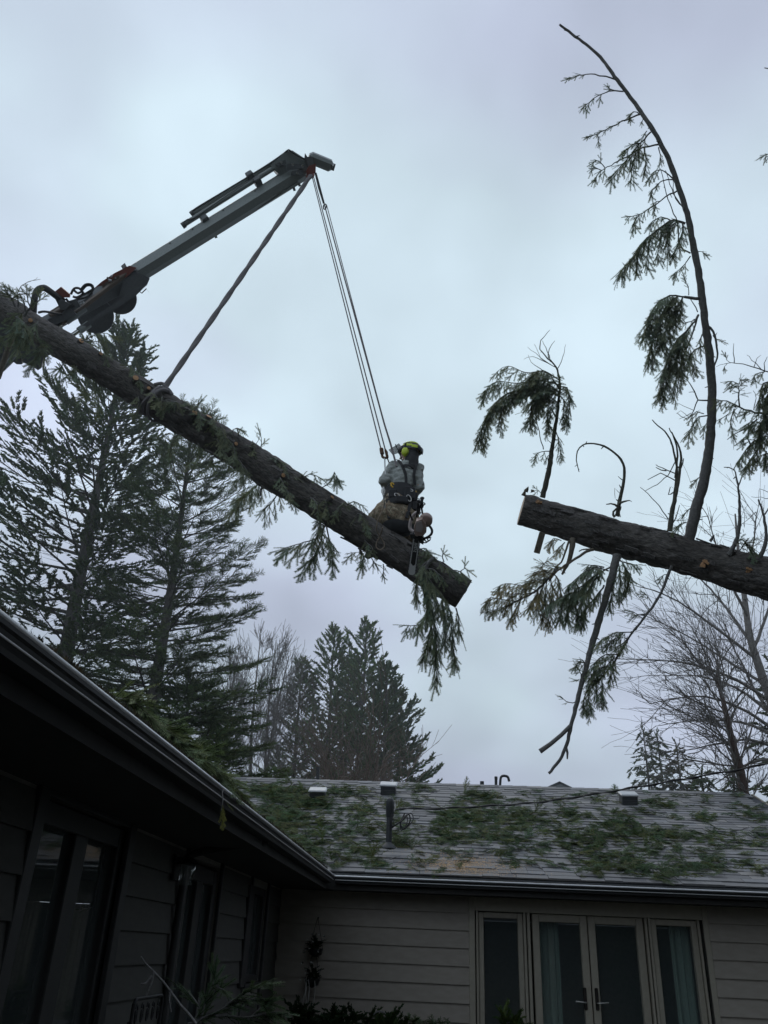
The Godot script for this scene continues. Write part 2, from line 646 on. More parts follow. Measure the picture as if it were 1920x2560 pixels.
func body(out: MB, bones: Array, cell: float, k: float, fold := 0.0) -> void:
	var lo := Vector3(1e9, 1e9, 1e9)
	var hi := -lo
	for q in bones:
		var r: float = maxf(q[2], q[3]) + k + cell * 2.0
		for e in 2:
			lo = lo.min(q[e] - Vector3(r, r, r))
			hi = hi.max(q[e] + Vector3(r, r, r))
	var nx := int((hi.x - lo.x) / cell) + 2
	var ny := int((hi.y - lo.y) / cell) + 2
	var nz := int((hi.z - lo.z) / cell) + 2
	var g := PackedFloat32Array()
	g.resize(nx * ny * nz)
	g.fill(9.0)
	for q in bones:
		var a: Vector3 = q[0]
		var ab: Vector3 = q[1] - q[0]
		var ra: float = q[2]
		var rb: float = q[3]
		var L := maxf(ab.length_squared(), 1e-9)
		var pad := maxf(ra, rb) + k + cell * 2.0
		var l0 := (a.min(q[1]) - Vector3(pad, pad, pad) - lo) / cell
		var l1 := (a.max(q[1]) + Vector3(pad, pad, pad) - lo) / cell
		for z in range(maxi(0, int(l0.z)), mini(nz, int(l1.z) + 1)):
			for y in range(maxi(0, int(l0.y)), mini(ny, int(l1.y) + 1)):
				var at := (z * ny + y) * nx
				for x in range(maxi(0, int(l0.x)), mini(nx, int(l1.x) + 1)):
					var p := lo + Vector3(x, y, z) * cell
					var h := clampf((p - a).dot(ab) / L, 0.0, 1.0)
					var d := (p - a - ab * h).length() - lerpf(ra, rb, h)
					if d < pad:
						g[at + x] = smin(g[at + x], d, k)
	if fold > 0.0:
		for z in nz:
			for y in ny:
				for x in nx:
					var i := (z * ny + y) * nx + x
					if absf(g[i]) < cell * 3.0:
						var p := lo + Vector3(x, y, z) * cell
						g[i] += fn.get_noise_3d(p.x * 900.0 + p.y * 350.0, p.y * 1500.0 - p.x * 500.0, p.z * 900.0) * fold
	var vid := PackedInt32Array()
	vid.resize(nx * ny * nz)
	vid.fill(-1)
	var s0 := out.v.size()
	var st := [1, nx, nx * ny]
	for z in nz - 1:
		for y in ny - 1:
			for x in nx - 1:
				var i := (z * ny + y) * nx + x
				var c0 := g[i] < 0.0
				if g[i] > cell * 4.0:
					continue
				var sum := Vector3.ZERO
				var cnt := 0
				for e in 12:
					var ax: int = e / 4
					var u := (ax + 1) % 3
					var w := (ax + 2) % 3
					var o := Vector3i.ZERO
					o[u] = e & 1
					o[w] = (e >> 1) & 1
					var ia: int = i + o.x + o.y * nx + o.z * nx * ny
					var ib: int = ia + st[ax]
					var da := g[ia]
					var db := g[ib]
					if (da < 0.0) != (db < 0.0):
						var p := Vector3(o)
						p[ax] = da / (da - db)
						sum += p
						cnt += 1
				if cnt:
					vid[i] = out.v.size()
					out.v.append(lo + (Vector3(x, y, z) + sum / cnt) * cell)
					var gr := Vector3(g[i + 1] - g[i], g[i + nx] - g[i], g[i + nx * ny] - g[i])
					out.n.append(gr.normalized())
					out.uv.append(Vector2.ZERO)
					out.c.append(out.tint)
	for z in range(1, nz - 1):
		for y in range(1, ny - 1):
			for x in range(1, nx - 1):
				var i := (z * ny + y) * nx + x
				var da := g[i]
				if absf(da) > cell * 3.0:
					continue
				for ax in 3:
					var db := g[i + st[ax]]
					if (da < 0.0) == (db < 0.0):
						continue
					var u: int = st[(ax + 1) % 3]
					var w: int = st[(ax + 2) % 3]
					var q := [vid[i], vid[i - u], vid[i - u - w], vid[i - w]]
					if q.min() < 0:
						continue
					var f0: Vector3 = (out.v[q[2]] - out.v[q[0]]).cross(out.v[q[1]] - out.v[q[0]])
					if (f0[ax] < 0.0) == (da < 0.0):
						q.reverse()
					out.ix.append(q[0]); out.ix.append(q[1]); out.ix.append(q[2])
					out.ix.append(q[0]); out.ix.append(q[2]); out.ix.append(q[3])
	# smooth normals from the faces
	for i in range(s0, out.v.size()):
		out.n[i] = Vector3.ZERO
	for i in range(0, out.ix.size(), 3):
		if out.ix[i] < s0:
			continue
		var nn := (out.v[out.ix[i + 2]] - out.v[out.ix[i]]).cross(out.v[out.ix[i + 1]] - out.v[out.ix[i]])
		for j in 3:
			out.n[out.ix[i + j]] += nn
	for i in range(s0, out.v.size()):
		out.n[i] = out.n[i].normalized()

func place(b: MB, t: Transform3D) -> MB:
	var nb := t.basis.inverse().transposed()
	for i in b.v.size():
		b.v[i] = t * b.v[i]
		b.n[i] = (nb * b.n[i]).normalized()
	return b

func shell(t: Transform3D, rad: Vector3, u0: float, u1: float, w0: float, w1: float, lift: float, nu := 14, nw := 8) -> MB:   # a raised patch on an ellipsoid: u round, w up
	var b := MB.new()
	var g := func(u: float, w: float, l: float) -> Vector3:
		return t * (Vector3(cos(u) * cos(w), sin(w), sin(u) * cos(w)) * (rad + Vector3(l, l, l)))
	for i in nu:
		for j in nw:
			var a := lerpf(u0, u1, float(i) / nu)
			var c := lerpf(u0, u1, float(i + 1) / nu)
			var d := lerpf(w0, w1, float(j) / nw)
			var e := lerpf(w0, w1, float(j + 1) / nw)
			var o: Vector3 = g.call((a + c) / 2, (d + e) / 2, 0.0) - t.origin
			b.quad(g.call(a, d, lift), g.call(c, d, lift), g.call(c, e, lift), g.call(a, e, lift), o)
	for i in nu:
		var a := lerpf(u0, u1, float(i) / nu)
		var c := lerpf(u0, u1, float(i + 1) / nu)
		for w in [w0, w1]:
			b.quad(g.call(a, w, lift), g.call(c, w, lift), g.call(c, w, -0.004), g.call(a, w, -0.004), Vector3.UP * (1.0 if w == w1 else -1.0))
	return b

func strap(p: Array, wide: float, thick: float, up: Vector3) -> MB:     # a flat band along points; up is the band's face
	var b := MB.new()
	for i in p.size() - 1:
		var a: Vector3 = p[i]
		var c: Vector3 = p[i + 1]
		var d := (c - a).normalized()
		var z := d.cross(up).normalized()
		var y := z.cross(d)
		b.box(Transform3D(Basis(d, y, z), (a + c) / 2), Vector3((c - a).length() + thick * 0.6, thick, wide))
	return b


# ---------------------------------------------------------------- the scene
func sky_picture() -> ImageTexture:
	var w := 768
	var h := 384
	var im := Image.create(w, h, false, Image.FORMAT_RGBF)
	var a := FastNoiseLite.new()
	a.seed = 11
	a.frequency = 1.0
	a.fractal_octaves = 5
	a.fractal_gain = 0.45
	for y in h:
		var el := PI * (0.5 - (y + 0.5) / h)
		for x in w:
			var az := TAU * ((x + 0.5) / w - 0.5)
			var d := Vector3(sin(az) * cos(el), sin(el), -cos(az) * cos(el))
			var e := maxf(d.y, 0.0)
			var q := d / (e + 0.35)
			var k := a.get_noise_3d(q.x * 1.25, q.y * 1.25, q.z * 1.25 + 3.0)
			var k2 := a.get_noise_3d(q.x * 0.9 + 20.0, q.y * 0.9, q.z * 0.9)
			var k3 := a.get_noise_3d(q.x * 3.1 + 7.0, q.y * 3.1, q.z * 2.4 - 5.0)
			var lum := lerpf(0.48, 0.75, smoothstep(0.0, 0.55, e)) * lerpf(1.0, 0.93, smoothstep(0.6, 1.0, e)) * (1.0 + 0.46 * k + 0.20 * k3)
			var cool := clampf(0.5 + 1.6 * k2 + 1.1 * k - 0.25 * smoothstep(0.6, 1.0, e), 0.0, 1.0)      # thinner cloud reads a little green-blue, thicker a little violet
			var c := Vector3(0.855, 0.955, 1.20).lerp(Vector3(0.825, 1.005, 1.125), cool) * lum
			im.set_pixel(x, y, Color(c.x, c.y, c.z))
	return ImageTexture.create_from_image(im)

func materials() -> void:
	var f := mat("foliage", Color(1, 1, 1), 0.62)
	f.vertex_color_use_as_albedo = true
	f.backlight_enabled = true
	f.backlight = Color(0.8, 0.8, 0.7)
	f.metallic_specular = 0.35
	var bk := mat("bark", Color(1, 1, 1), 0.9)
	bk.vertex_color_use_as_albedo = true
	bk.albedo_texture = noise_tex(0.02, 5, FastNoiseLite.TYPE_SIMPLEX_SMOOTH, Color(0.062, 0.058, 0.055), Color(0.175, 0.162, 0.152), 5)
	bk.uv1_scale = Vector3(3, 1.2, 1)
	bk.heightmap_enabled = true
	bk.heightmap_texture = grey_tex(0.03, 5, FastNoiseLite.TYPE_SIMPLEX_SMOOTH, 6)
	bk.heightmap_scale = 1.0
	mottled("far_bark", Color(0.045, 0.041, 0.037), Color(0.11, 0.10, 0.09), 0.02, Vector3(0.9, 0.3, 0.9), 0.95, 2.0, 9)
	mottled("limb_bark", Color(0.10, 0.097, 0.094), Color(0.26, 0.254, 0.247), 0.03, Vector3(2, 2, 2), 0.95, 0.6, 19)
	mottled("mossy_bark", Color(0.06, 0.058, 0.048), Color(0.19, 0.195, 0.15), 0.04, Vector3(2, 2, 2), 0.95, 0.6, 21)
	mottled("dead_wood", Color(0.10, 0.085, 0.065), Color(0.24, 0.21, 0.165), 0.03, Vector3(2, 2, 2), 0.9, 0.4, 22)
	mottled("fresh_wood", Color(0.38, 0.19, 0.085), Color(0.52, 0.33, 0.18), 0.03, Vector3(6, 6, 6), 0.75, 0.1, 23)
	mottled("log_end", Color(0.36, 0.27, 0.19), Color(0.50, 0.40, 0.30), 0.02, Vector3(3, 3, 3), 0.8, 0.2, 24)
	mottled("alder_bark", Color(0.11, 0.10, 0.092), Color(0.23, 0.215, 0.20), 0.02, Vector3(1, 1, 1), 0.9, 0.5, 25)
	mottled("brown_twig", Color(0.10, 0.07, 0.05), Color(0.18, 0.13, 0.098), 0.02, Vector3(1, 1, 1), 0.9, 0.0, 26)
	mottled("red_bark", Color(0.06, 0.04, 0.033), Color(0.11, 0.078, 0.065), 0.02, Vector3(1, 1, 1), 0.9, 1.0, 27)
	for i in 5:
		var k: float = [0.8, 0.93, 1.05, 1.18, 0.68][i]
		var c: Color = [Color(0.092, 0.093, 0.096), Color(0.094, 0.094, 0.095), Color(0.09, 0.092, 0.097), Color(0.096, 0.094, 0.092), Color(0.09, 0.091, 0.096)][i]
		var sm := mottled("shingle_%d" % i, c * k * 1.75, c * k * 2.7, 0.09, Vector3(1.4, 1.4, 1.4), 0.75, 0.2, 30 + i, 0.2)
		sm.metallic_specular = 0.4
	mottled("roofing", Color(0.05, 0.053, 0.058), Color(0.10, 0.105, 0.115), 0.05, Vector3(1, 1, 1), 0.95, 0.5, 36, 0.2)
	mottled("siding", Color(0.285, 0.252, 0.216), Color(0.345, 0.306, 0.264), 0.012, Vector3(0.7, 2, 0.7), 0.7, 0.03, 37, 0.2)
	mottled("shaded_siding", Color(0.052, 0.050, 0.045), Color(0.070, 0.067, 0.060), 0.012, Vector3(0.7, 2, 0.7), 0.75, 0.03, 70, 0.2)  # same siding darkened, so the colour holds the shade of the left wing
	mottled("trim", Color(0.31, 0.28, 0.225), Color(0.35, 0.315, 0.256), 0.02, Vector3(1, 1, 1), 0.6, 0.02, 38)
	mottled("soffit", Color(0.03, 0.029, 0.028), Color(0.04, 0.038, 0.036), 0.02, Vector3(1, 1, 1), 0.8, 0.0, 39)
	mat("dark_frame", Color(0.03, 0.03, 0.03), 0.5)
	mat("gutter", Color(0.02, 0.02, 0.021), 0.55)
	var lip := mat("gutter_lip", Color(0.80, 0.81, 0.82), 0.4, 0.1)  # pale colour carries the sky reflection along the lip
	lip.roughness_texture = grey_tex(0.03, 4, FastNoiseLite.TYPE_SIMPLEX_SMOOTH, 41)
	mat("drip_edge", Color(0.72, 0.73, 0.75), 0.4, 0.1)
	var gl := mat("glass", Color(0.9, 0.95, 0.95), 0.02)
	gl.transparency = BaseMaterial3D.TRANSPARENCY_ALPHA
	gl.albedo_color = Color(0.85, 0.92, 0.92, 0.06)
	mottled("plaster", Color(0.20, 0.19, 0.175), Color(0.24, 0.23, 0.21), 0.02, Vector3(1, 1, 1), 0.9, 0.0, 42)
	mottled("curtain_green", Color(0.14, 0.205, 0.175), Color(0.175, 0.25, 0.215), 0.05, Vector3(2, 2, 2), 0.9, 0.05, 43)
	mottled("curtain_pale", Color(0.30, 0.28, 0.22), Color(0.36, 0.33, 0.27), 0.05, Vector3(2, 2, 2), 0.9, 0.05, 44)
	mat("iron", Color(0.02, 0.02, 0.021), 0.5, 0.3)
	mat("bronze", Color(0.035, 0.03, 0.027), 0.4, 0.6)
	mat("nickel", Color(0.5, 0.49, 0.47), 0.3, 0.9)
	mottled("black_pipe", Color(0.02, 0.022, 0.025), Color(0.04, 0.042, 0.045), 0.05, Vector3(2, 2, 2), 0.5, 0.05, 45)
	mottled("vent_lid", Color(0.40, 0.41, 0.42), Color(0.58, 0.59, 0.60), 0.04, Vector3(5, 5, 5), 0.45, 0.05, 46)
	mottled("vent_hood", Color(0.045, 0.047, 0.05), Color(0.075, 0.077, 0.08), 0.04, Vector3(4, 4, 4), 0.6, 0.05, 47)
	mottled("crane_grey", Color(0.19, 0.215, 0.21), Color(0.27, 0.295, 0.285), 0.03, Vector3(2, 2, 2), 0.45, 0.03, 48)
	mottled("crane_dark", Color(0.085, 0.092, 0.097), Color(0.14, 0.148, 0.153), 0.03, Vector3(2, 2, 2), 0.55, 0.05, 49)
	mottled("crane_red", Color(0.17, 0.04, 0.03), Color(0.26, 0.075, 0.05), 0.05, Vector3(3, 3, 3), 0.5, 0.05, 50)
	mat("chrome", Color(0.55, 0.55, 0.53), 0.22, 0.95)
	mat("rubber", Color(0.02, 0.02, 0.021), 0.55)
	mottled("crane_bronze", Color(0.10, 0.072, 0.05), Color(0.16, 0.12, 0.09), 0.05, Vector3(3, 3, 3), 0.5, 0.03, 51)
	mottled("sling", Color(0.15, 0.14, 0.145), Color(0.23, 0.215, 0.215), 0.06, Vector3(6, 6, 6), 0.95, 0.15, 52)
	mottled("rope", Color(0.13, 0.115, 0.12), Color(0.21, 0.185, 0.185), 0.1, Vector3(12, 12, 12), 0.95, 0.1, 53)
	mottled("rope_tan", Color(0.20, 0.16, 0.12), Color(0.30, 0.245, 0.19), 0.1, Vector3(12, 12, 12), 0.95, 0.1, 54)
	mat("copper_knot", Color(0.28, 0.16, 0.10), 0.8)
	mottled("jacket", Color(0.30, 0.32, 0.305), Color(0.39, 0.41, 0.39), 0.02, Vector3(3, 3, 3), 0.85, 0.5, 55, 0.02)
	var camo := mat("camo", Color(1, 1, 1), 0.9)
	var cg := Gradient.new()
	cg.offsets = PackedFloat32Array([0.0, 0.38, 0.48, 0.58, 0.7])
	cg.colors = PackedColorArray([lin(0.11, 0.085, 0.058), lin(0.23, 0.155, 0.10), lin(0.29, 0.235, 0.15), lin(0.12, 0.115, 0.075), lin(0.42, 0.35, 0.26)])
	cg.interpolation_mode = Gradient.GRADIENT_INTERPOLATE_CONSTANT
	var ct := noise_tex(0.015, 3, FastNoiseLite.TYPE_SIMPLEX_SMOOTH, Color(0, 0, 0), Color(1, 1, 1), 56)
	ct.color_ramp = cg
	camo.albedo_texture = ct
	camo.uv1_triplanar = true
	camo.uv1_scale = Vector3(1.6, 1.6, 1.6)
	mottled("harness", Color(0.014, 0.015, 0.017), Color(0.03, 0.031, 0.033), 0.05, Vector3(6, 6, 6), 0.8, 0.1, 57)
	mat("skin", Color(0.42, 0.25, 0.18), 0.6)
	mat("hair", Color(0.035, 0.026, 0.02), 0.8)
	mat("helmet_black", Color(0.035, 0.038, 0.042), 0.35)
	var vm := mat("visor_mesh", Color(0.16, 0.165, 0.17), 0.6)
	vm.transparency = BaseMaterial3D.TRANSPARENCY_ALPHA
	vm.albedo_color.a = 0.6
	mat("helmet_lime", Color(0.52, 0.66, 0.02), 0.45)
	mat("lime_muff", Color(0.50, 0.62, 0.03), 0.5)
	mat("yellow_clip", Color(0.75, 0.45, 0.03), 0.4)
	mat("boot", Color(0.03, 0.024, 0.02), 0.8)
	mottled("glove", Color(0.05, 0.05, 0.05), Color(0.10, 0.09, 0.08), 0.05, Vector3(6, 6, 6), 0.9, 0.0, 58)
	mat("saw_orange", Color(0.33, 0.235, 0.20), 0.45)
	mat("saw_pale", Color(0.38, 0.33, 0.32), 0.5)
	mat("saw_dark", Color(0.025, 0.025, 0.026), 0.5)
	mottled("saw_bar", Color(0.62, 0.63, 0.62), Color(0.78, 0.78, 0.77), 0.05, Vector3(8, 8, 8), 0.38, 0.02, 59)
	M.saw_bar.metallic = 0.0
	mottled("moss", Color(0.035, 0.038, 0.022), Color(0.075, 0.075, 0.04), 0.08, Vector3(3, 3, 3), 1.0, 1.0, 60, 0.1)
	mottled("ground", Color(0.03, 0.045, 0.02), Color(0.07, 0.075, 0.04), 0.05, Vector3(0.6, 0.6, 0.6), 1.0, 1.0, 61, 0.1)
	mottled("patio", Color(0.055, 0.055, 0.052), Color(0.10, 0.098, 0.092), 0.04, Vector3(0.8, 0.8, 0.8), 0.9, 0.2, 62, 0.1)
	mottled("neighbour_wall", Color(0.13, 0.14, 0.15), Color(0.16, 0.17, 0.18), 0.03, Vector3(1, 1, 1), 0.8, 0.0, 63)
	mat("sawdust", Color(1, 1, 1), 0.95).vertex_color_use_as_albedo = true
	mat("petal", Color(0.5, 0.5, 0.48), 0.7)
	var gr := Color(0.050, 0.078, 0.040)
	var br := Color(0.05, 0.038, 0.028)
	var gn := Color(0.255, 0.305, 0.205)
	SPRAY.near = [needle_spray(0.27, 1, 0.030, 0.0023, 0.0042, 101, gn, br), needle_spray(0.31, 2, 0.030, 0.0023, 0.0046, 102, gn, br), needle_spray(0.34, 2, 0.031, 0.0023, 0.0046, 103, gn, br)]
	SPRAY.litter = needle_spray(0.30, 3, 0.036, 0.0036, 0.0105, 104, gr, br)
	SPRAY.fir = leaf_spray(0.36, 26, 0.125, 0.038, 105, Color(0.095, 0.13, 0.075), br)
	SPRAY.pine = leaf_spray(0.40, 30, 0.19, 0.016, 106, Color(0.095, 0.128, 0.07), br, 1.2)
	SPRAY.distant = leaf_spray(0.46, 24, 0.19, 0.050, 107, Color(0.10, 0.140, 0.07), br)

func lap(root: Node3D, a: Vector3, e: Vector3, out: Vector3, y0: float, y1: float, paint := "siding") -> void:    # one lap-siding board from a along e
	var b := MB.new()
	var o0 := out * 0.032
	var o1 := out * 0.007
	var lo := Vector3(0, y0, 0)
	var hi := Vector3(0, y1, 0)
	b.hexa([a + lo, a + e + lo, a + e + lo + o0, a + lo + o0, a + hi, a + e + hi, a + e + hi + o1, a + hi + o1])
	obj("siding_board", b, M[paint], root)

func gutter_run(root: Node3D, a: Vector3, e: Vector3, out: Vector3) -> void:   # a: top of the lip at one end, e: run, out: away from the house
	var prof := [Vector2(0.0, -0.004), Vector2(-0.002, -0.022), Vector2(-0.012, -0.03), Vector2(-0.018, -0.05), Vector2(-0.03, -0.068), Vector2(-0.036, -0.086), Vector2(-0.118, -0.086), Vector2(-0.118, 0.005)]
	var g := MB.new()
	for i in prof.size() - 1:
		var p: Vector2 = prof[i]
		var q: Vector2 = prof[i + 1]
		var nn := out * (q.y - p.y) * -1.0 + Vector3.UP * (q.x - p.x)
		g.quad(a + out * p.x + Vector3.UP * p.y, a + e + out * p.x + Vector3.UP * p.y, a + e + out * q.x + Vector3.UP * q.y, a + out * q.x + Vector3.UP * q.y, nn)
	var gu := obj("gutter", g, M.gutter, root)
	var l := MB.new()
	l.tube([a - out * 0.006, a + e - out * 0.006], [0.0105], 10)
	obj("gutter_lip", l, M.gutter_lip, gu)
	var bead := MB.new()  # pale bead drawn in place of the highlight on the gutter face
	bead.tube([a - out * 0.019 + Vector3.UP * -0.047, a + e - out * 0.019 + Vector3.UP * -0.047], [0.0045], 6)
	obj("gutter_highlight", bead, M.gutter_lip, gu)

func window_unit(root: Node3D, called: String, o: Vector3, e: Vector3, out: Vector3, w: float, y0: float, y1: float, fr: float, m: Material, mul := 0) -> MeshInstance3D:   # frame and panes in an opening
	var b := MB.new()
	var bs := Basis(e, Vector3.UP, e.cross(Vector3.UP))
	var dep := 0.09
	var seg := func(x0: float, x1: float, ya: float, yb: float, d: float) -> void:
		b.box(Transform3D(bs, o + e * (x0 + x1) / 2 + Vector3.UP * (ya + yb) / 2 - out * (0.06)), Vector3(absf(x1 - x0), absf(yb - ya), d), 0.006)
	seg.call(0.0, fr, y0, y1, dep)
	seg.call(w - fr, w, y0, y1, dep)
	seg.call(fr, w - fr, y1 - fr, y1, dep - 0.006)
	seg.call(fr, w - fr, y0, y0 + fr, dep - 0.006)
	var f := obj(called, b, m, root)
	var edges := [fr]
	for k in mul:
		edges.append(w * (k + 1.0) / (mul + 1))
	for k in mul:
		var mb := MB.new()
		var xm: float = edges[k + 1]
		mb.box(Transform3D(bs, o + e * xm + Vector3.UP * (y0 + y1) / 2 - out * 0.06), Vector3(fr * 1.6, y1 - y0 - fr * 2.0, dep - 0.008), 0.006)
		obj("mullion", mb, m, f)
	for k in mul + 1:
		var x0: float = fr if k == 0 else edges[k] + fr * 0.8
		var x1: float = w - fr if k == mul else edges[k + 1] - fr * 0.8
		var p := MB.new()
		p.quad(o + e * x0 + Vector3.UP * (y0 + fr) - out * 0.06, o + e * x1 + Vector3.UP * (y0 + fr) - out * 0.06, o + e * x1 + Vector3.UP * (y1 - fr) - out * 0.06, o + e * x0 + Vector3.UP * (y1 - fr) - out * 0.06, out)
		obj("pane", p, M.glass, f)
	return f

func curtain(at: Vector3, e: Vector3, w: float, y0: float, y1: float, m: Material, label: String) -> void:
	var b := MB.new()
	var k := int(w / 0.012)
	var out := e.cross(Vector3.UP)
	var p := []
	for i in k + 1:
		var x := w * i / k
		p.append(at + e * x + out * (0.03 * sin(x * 62.0) + 0.012 * sin(x * 141.0 + 1.0)))
	for i in k:
		for s in [0.0, 0.006]:
			b.quad(p[i] + Vector3.UP * y0 + out * s, p[i + 1] + Vector3.UP * y0 + out * s, p[i + 1] + Vector3.UP * y1 + out * s, p[i] + Vector3.UP * y1 + out * s, out * (1.0 if s > 0 else -1.0))
	tag(obj("curtain", b, m), label, "curtain")


func _ready() -> void:
	rng.seed = 20240117
	fn.seed = 7
	fn.frequency = 0.01
	# camera
	var cam := Camera3D.new()
	cam.name = "camera"
	cam.position = Vector3(0, 1.5, 0)
	cam.rotation_degrees = Vector3(28.177, 4.328, 2.6)
	cam.fov = 63.96
	cam.near = 0.05
	cam.far = 900.0
	add_child(cam)
	cam.current = true
	# sky, air, exposure
	var env := Environment.new()
	env.background_mode = Environment.BG_SKY
	var sk := Sky.new()
	var pm := PanoramaSkyMaterial.new()
	pm.panorama = sky_picture()
	sk.sky_material = pm
	env.sky = sk
	env.background_energy_multiplier = 1.0
	env.tonemap_mode = Environment.TONE_MAPPER_LINEAR
	env.tonemap_exposure = 1.0
	env.sdfgi_enabled = true
	env.ssao_enabled = true
	env.ssil_enabled = true
	env.fog_enabled = false
	env.volumetric_fog_enabled = true
	env.volumetric_fog_density = 0.0
	var we := WorldEnvironment.new()
	we.name = "sky"
	we.environment = env
	add_child(we)
	# the sun behind thick cloud
	var sun := DirectionalLight3D.new()
	sun.name = "sun"
	sun.light_energy = 0.25
	sun.light_color = Color(1.0, 0.97, 0.93)
	sun.light_angular_distance = 40.0
	sun.shadow_enabled = true
	sun.rotation_degrees = Vector3(-48, -150, 0)
	add_child(sun)
	var added_haze := FogVolume.new()           # haze volume added to stand in for a milky lens veil
	added_haze.name = "added_haze"
	added_haze.size = Vector3(90, 22, 62)
	added_haze.position = Vector3(0, 15.4, -34)
	var fm := FogMaterial.new()
	fm.resource_name = "added_haze"
	fm.density = 0.0032
	fm.albedo = Color(0.95, 0.97, 0.98)
	added_haze.material = fm
	add_child(added_haze)
	tag(added_haze, "thin grey haze added above the roofs in place of a lens veil", "added_haze", "", "stuff")
	materials()
	ground()
	var house := house_walls()
	roofs(house)
	openings(house)
	roof_fittings(house)
	litter()
	neighbour()
	trees()
	hanging_log()
	leaning_trunk()
	crane()
	climber()
	courtyard()
	behind()


func behind() -> void:         # out of view: wing added to darken door glass, firs added to shade the yard
	var h := thing("added_rear_wing", "unseen taupe house wing added behind the viewpoint to darken the door glass", "house", Vector3(2.0, 0, 6.0))
	var w := MB.new()
	w.aabb(Vector3(-1.6, 0, 3.2), Vector3(8.0, 2.2, 9.0))
	obj("wall", w, M.siding, h)
	var r := MB.new()
	slab(r, Vector3(-2.0, 2.42, 1.5), Vector3(10.6, 0, 0), Vector3(0, 2.0, 4.6), 0.1)
	slab(r, Vector3(-2.0, 2.42, 10.7), Vector3(10.6, 0, 0), Vector3(0, 2.0, -4.6), 0.1)
	obj("roof", r, M.roofing, h)
	var p := MB.new()
	for x in [-1.0, 3.2, 7.4]:
		p = MB.new()
		p.aabb(Vector3(x, 0, 1.75), Vector3(x + 0.14, 2.4, 1.89), 0.01)
		obj("post", p, M.trim, h)
	var k := 0
	for q in [[7.0, -7.6, 14.0], [6.6, -4.6, 15.0], [6.4, -1.8, 15.0], [6.6, 1.0, 14.0], [9.4, -3.2, 17.0], [9.6, -6.4, 16.0]]:  # firs added out of frame to keep light off the left wall
		conifer("fir_tree", ["dense unseen fir added for shade right of the yard, nearest the shingled wing", "second dense unseen fir from the shingled wing, added for shade right of the yard", "third dense unseen fir from the shingled wing, added for shade right of the yard", "dense unseen fir added for shade right of the yard, beside the added wing", "taller unseen fir added for shade in the second row right of the yard", "taller unseen fir added for shade in the second row, nearest the shingled wing"][k], "unseen firs added to shade the yard", Vector3(q[0], 0, q[1]), Vector3(q[0] + 0.1, q[2], q[1]), 0.2, 2.1, 0.03, 130, SPRAY.distant, {"up_top": 0.8, "up_low": 0.0, "gap": 0.13, "fill": 0.05, "size": 1.35, "hang": 0.4, "pw": 0.4, "jag": 0.2})
		k += 1


func ground() -> void:
	var b := MB.new()
	b.quad(Vector3(-400, 0, -400), Vector3(400, 0, -400), Vector3(400, 0, 400), Vector3(-400, 0, 400), Vector3.UP)
	structure("ground", b, M.ground, "damp grass and bare soil round the house")
	var p := MB.new()
	p.aabb(Vector3(-1.2, 0.0, -11.3), Vector3(6.2, 0.06, 1.5), 0.01)
	structure("patio", p, M.patio, "grey concrete patio in front of the glazed doors")


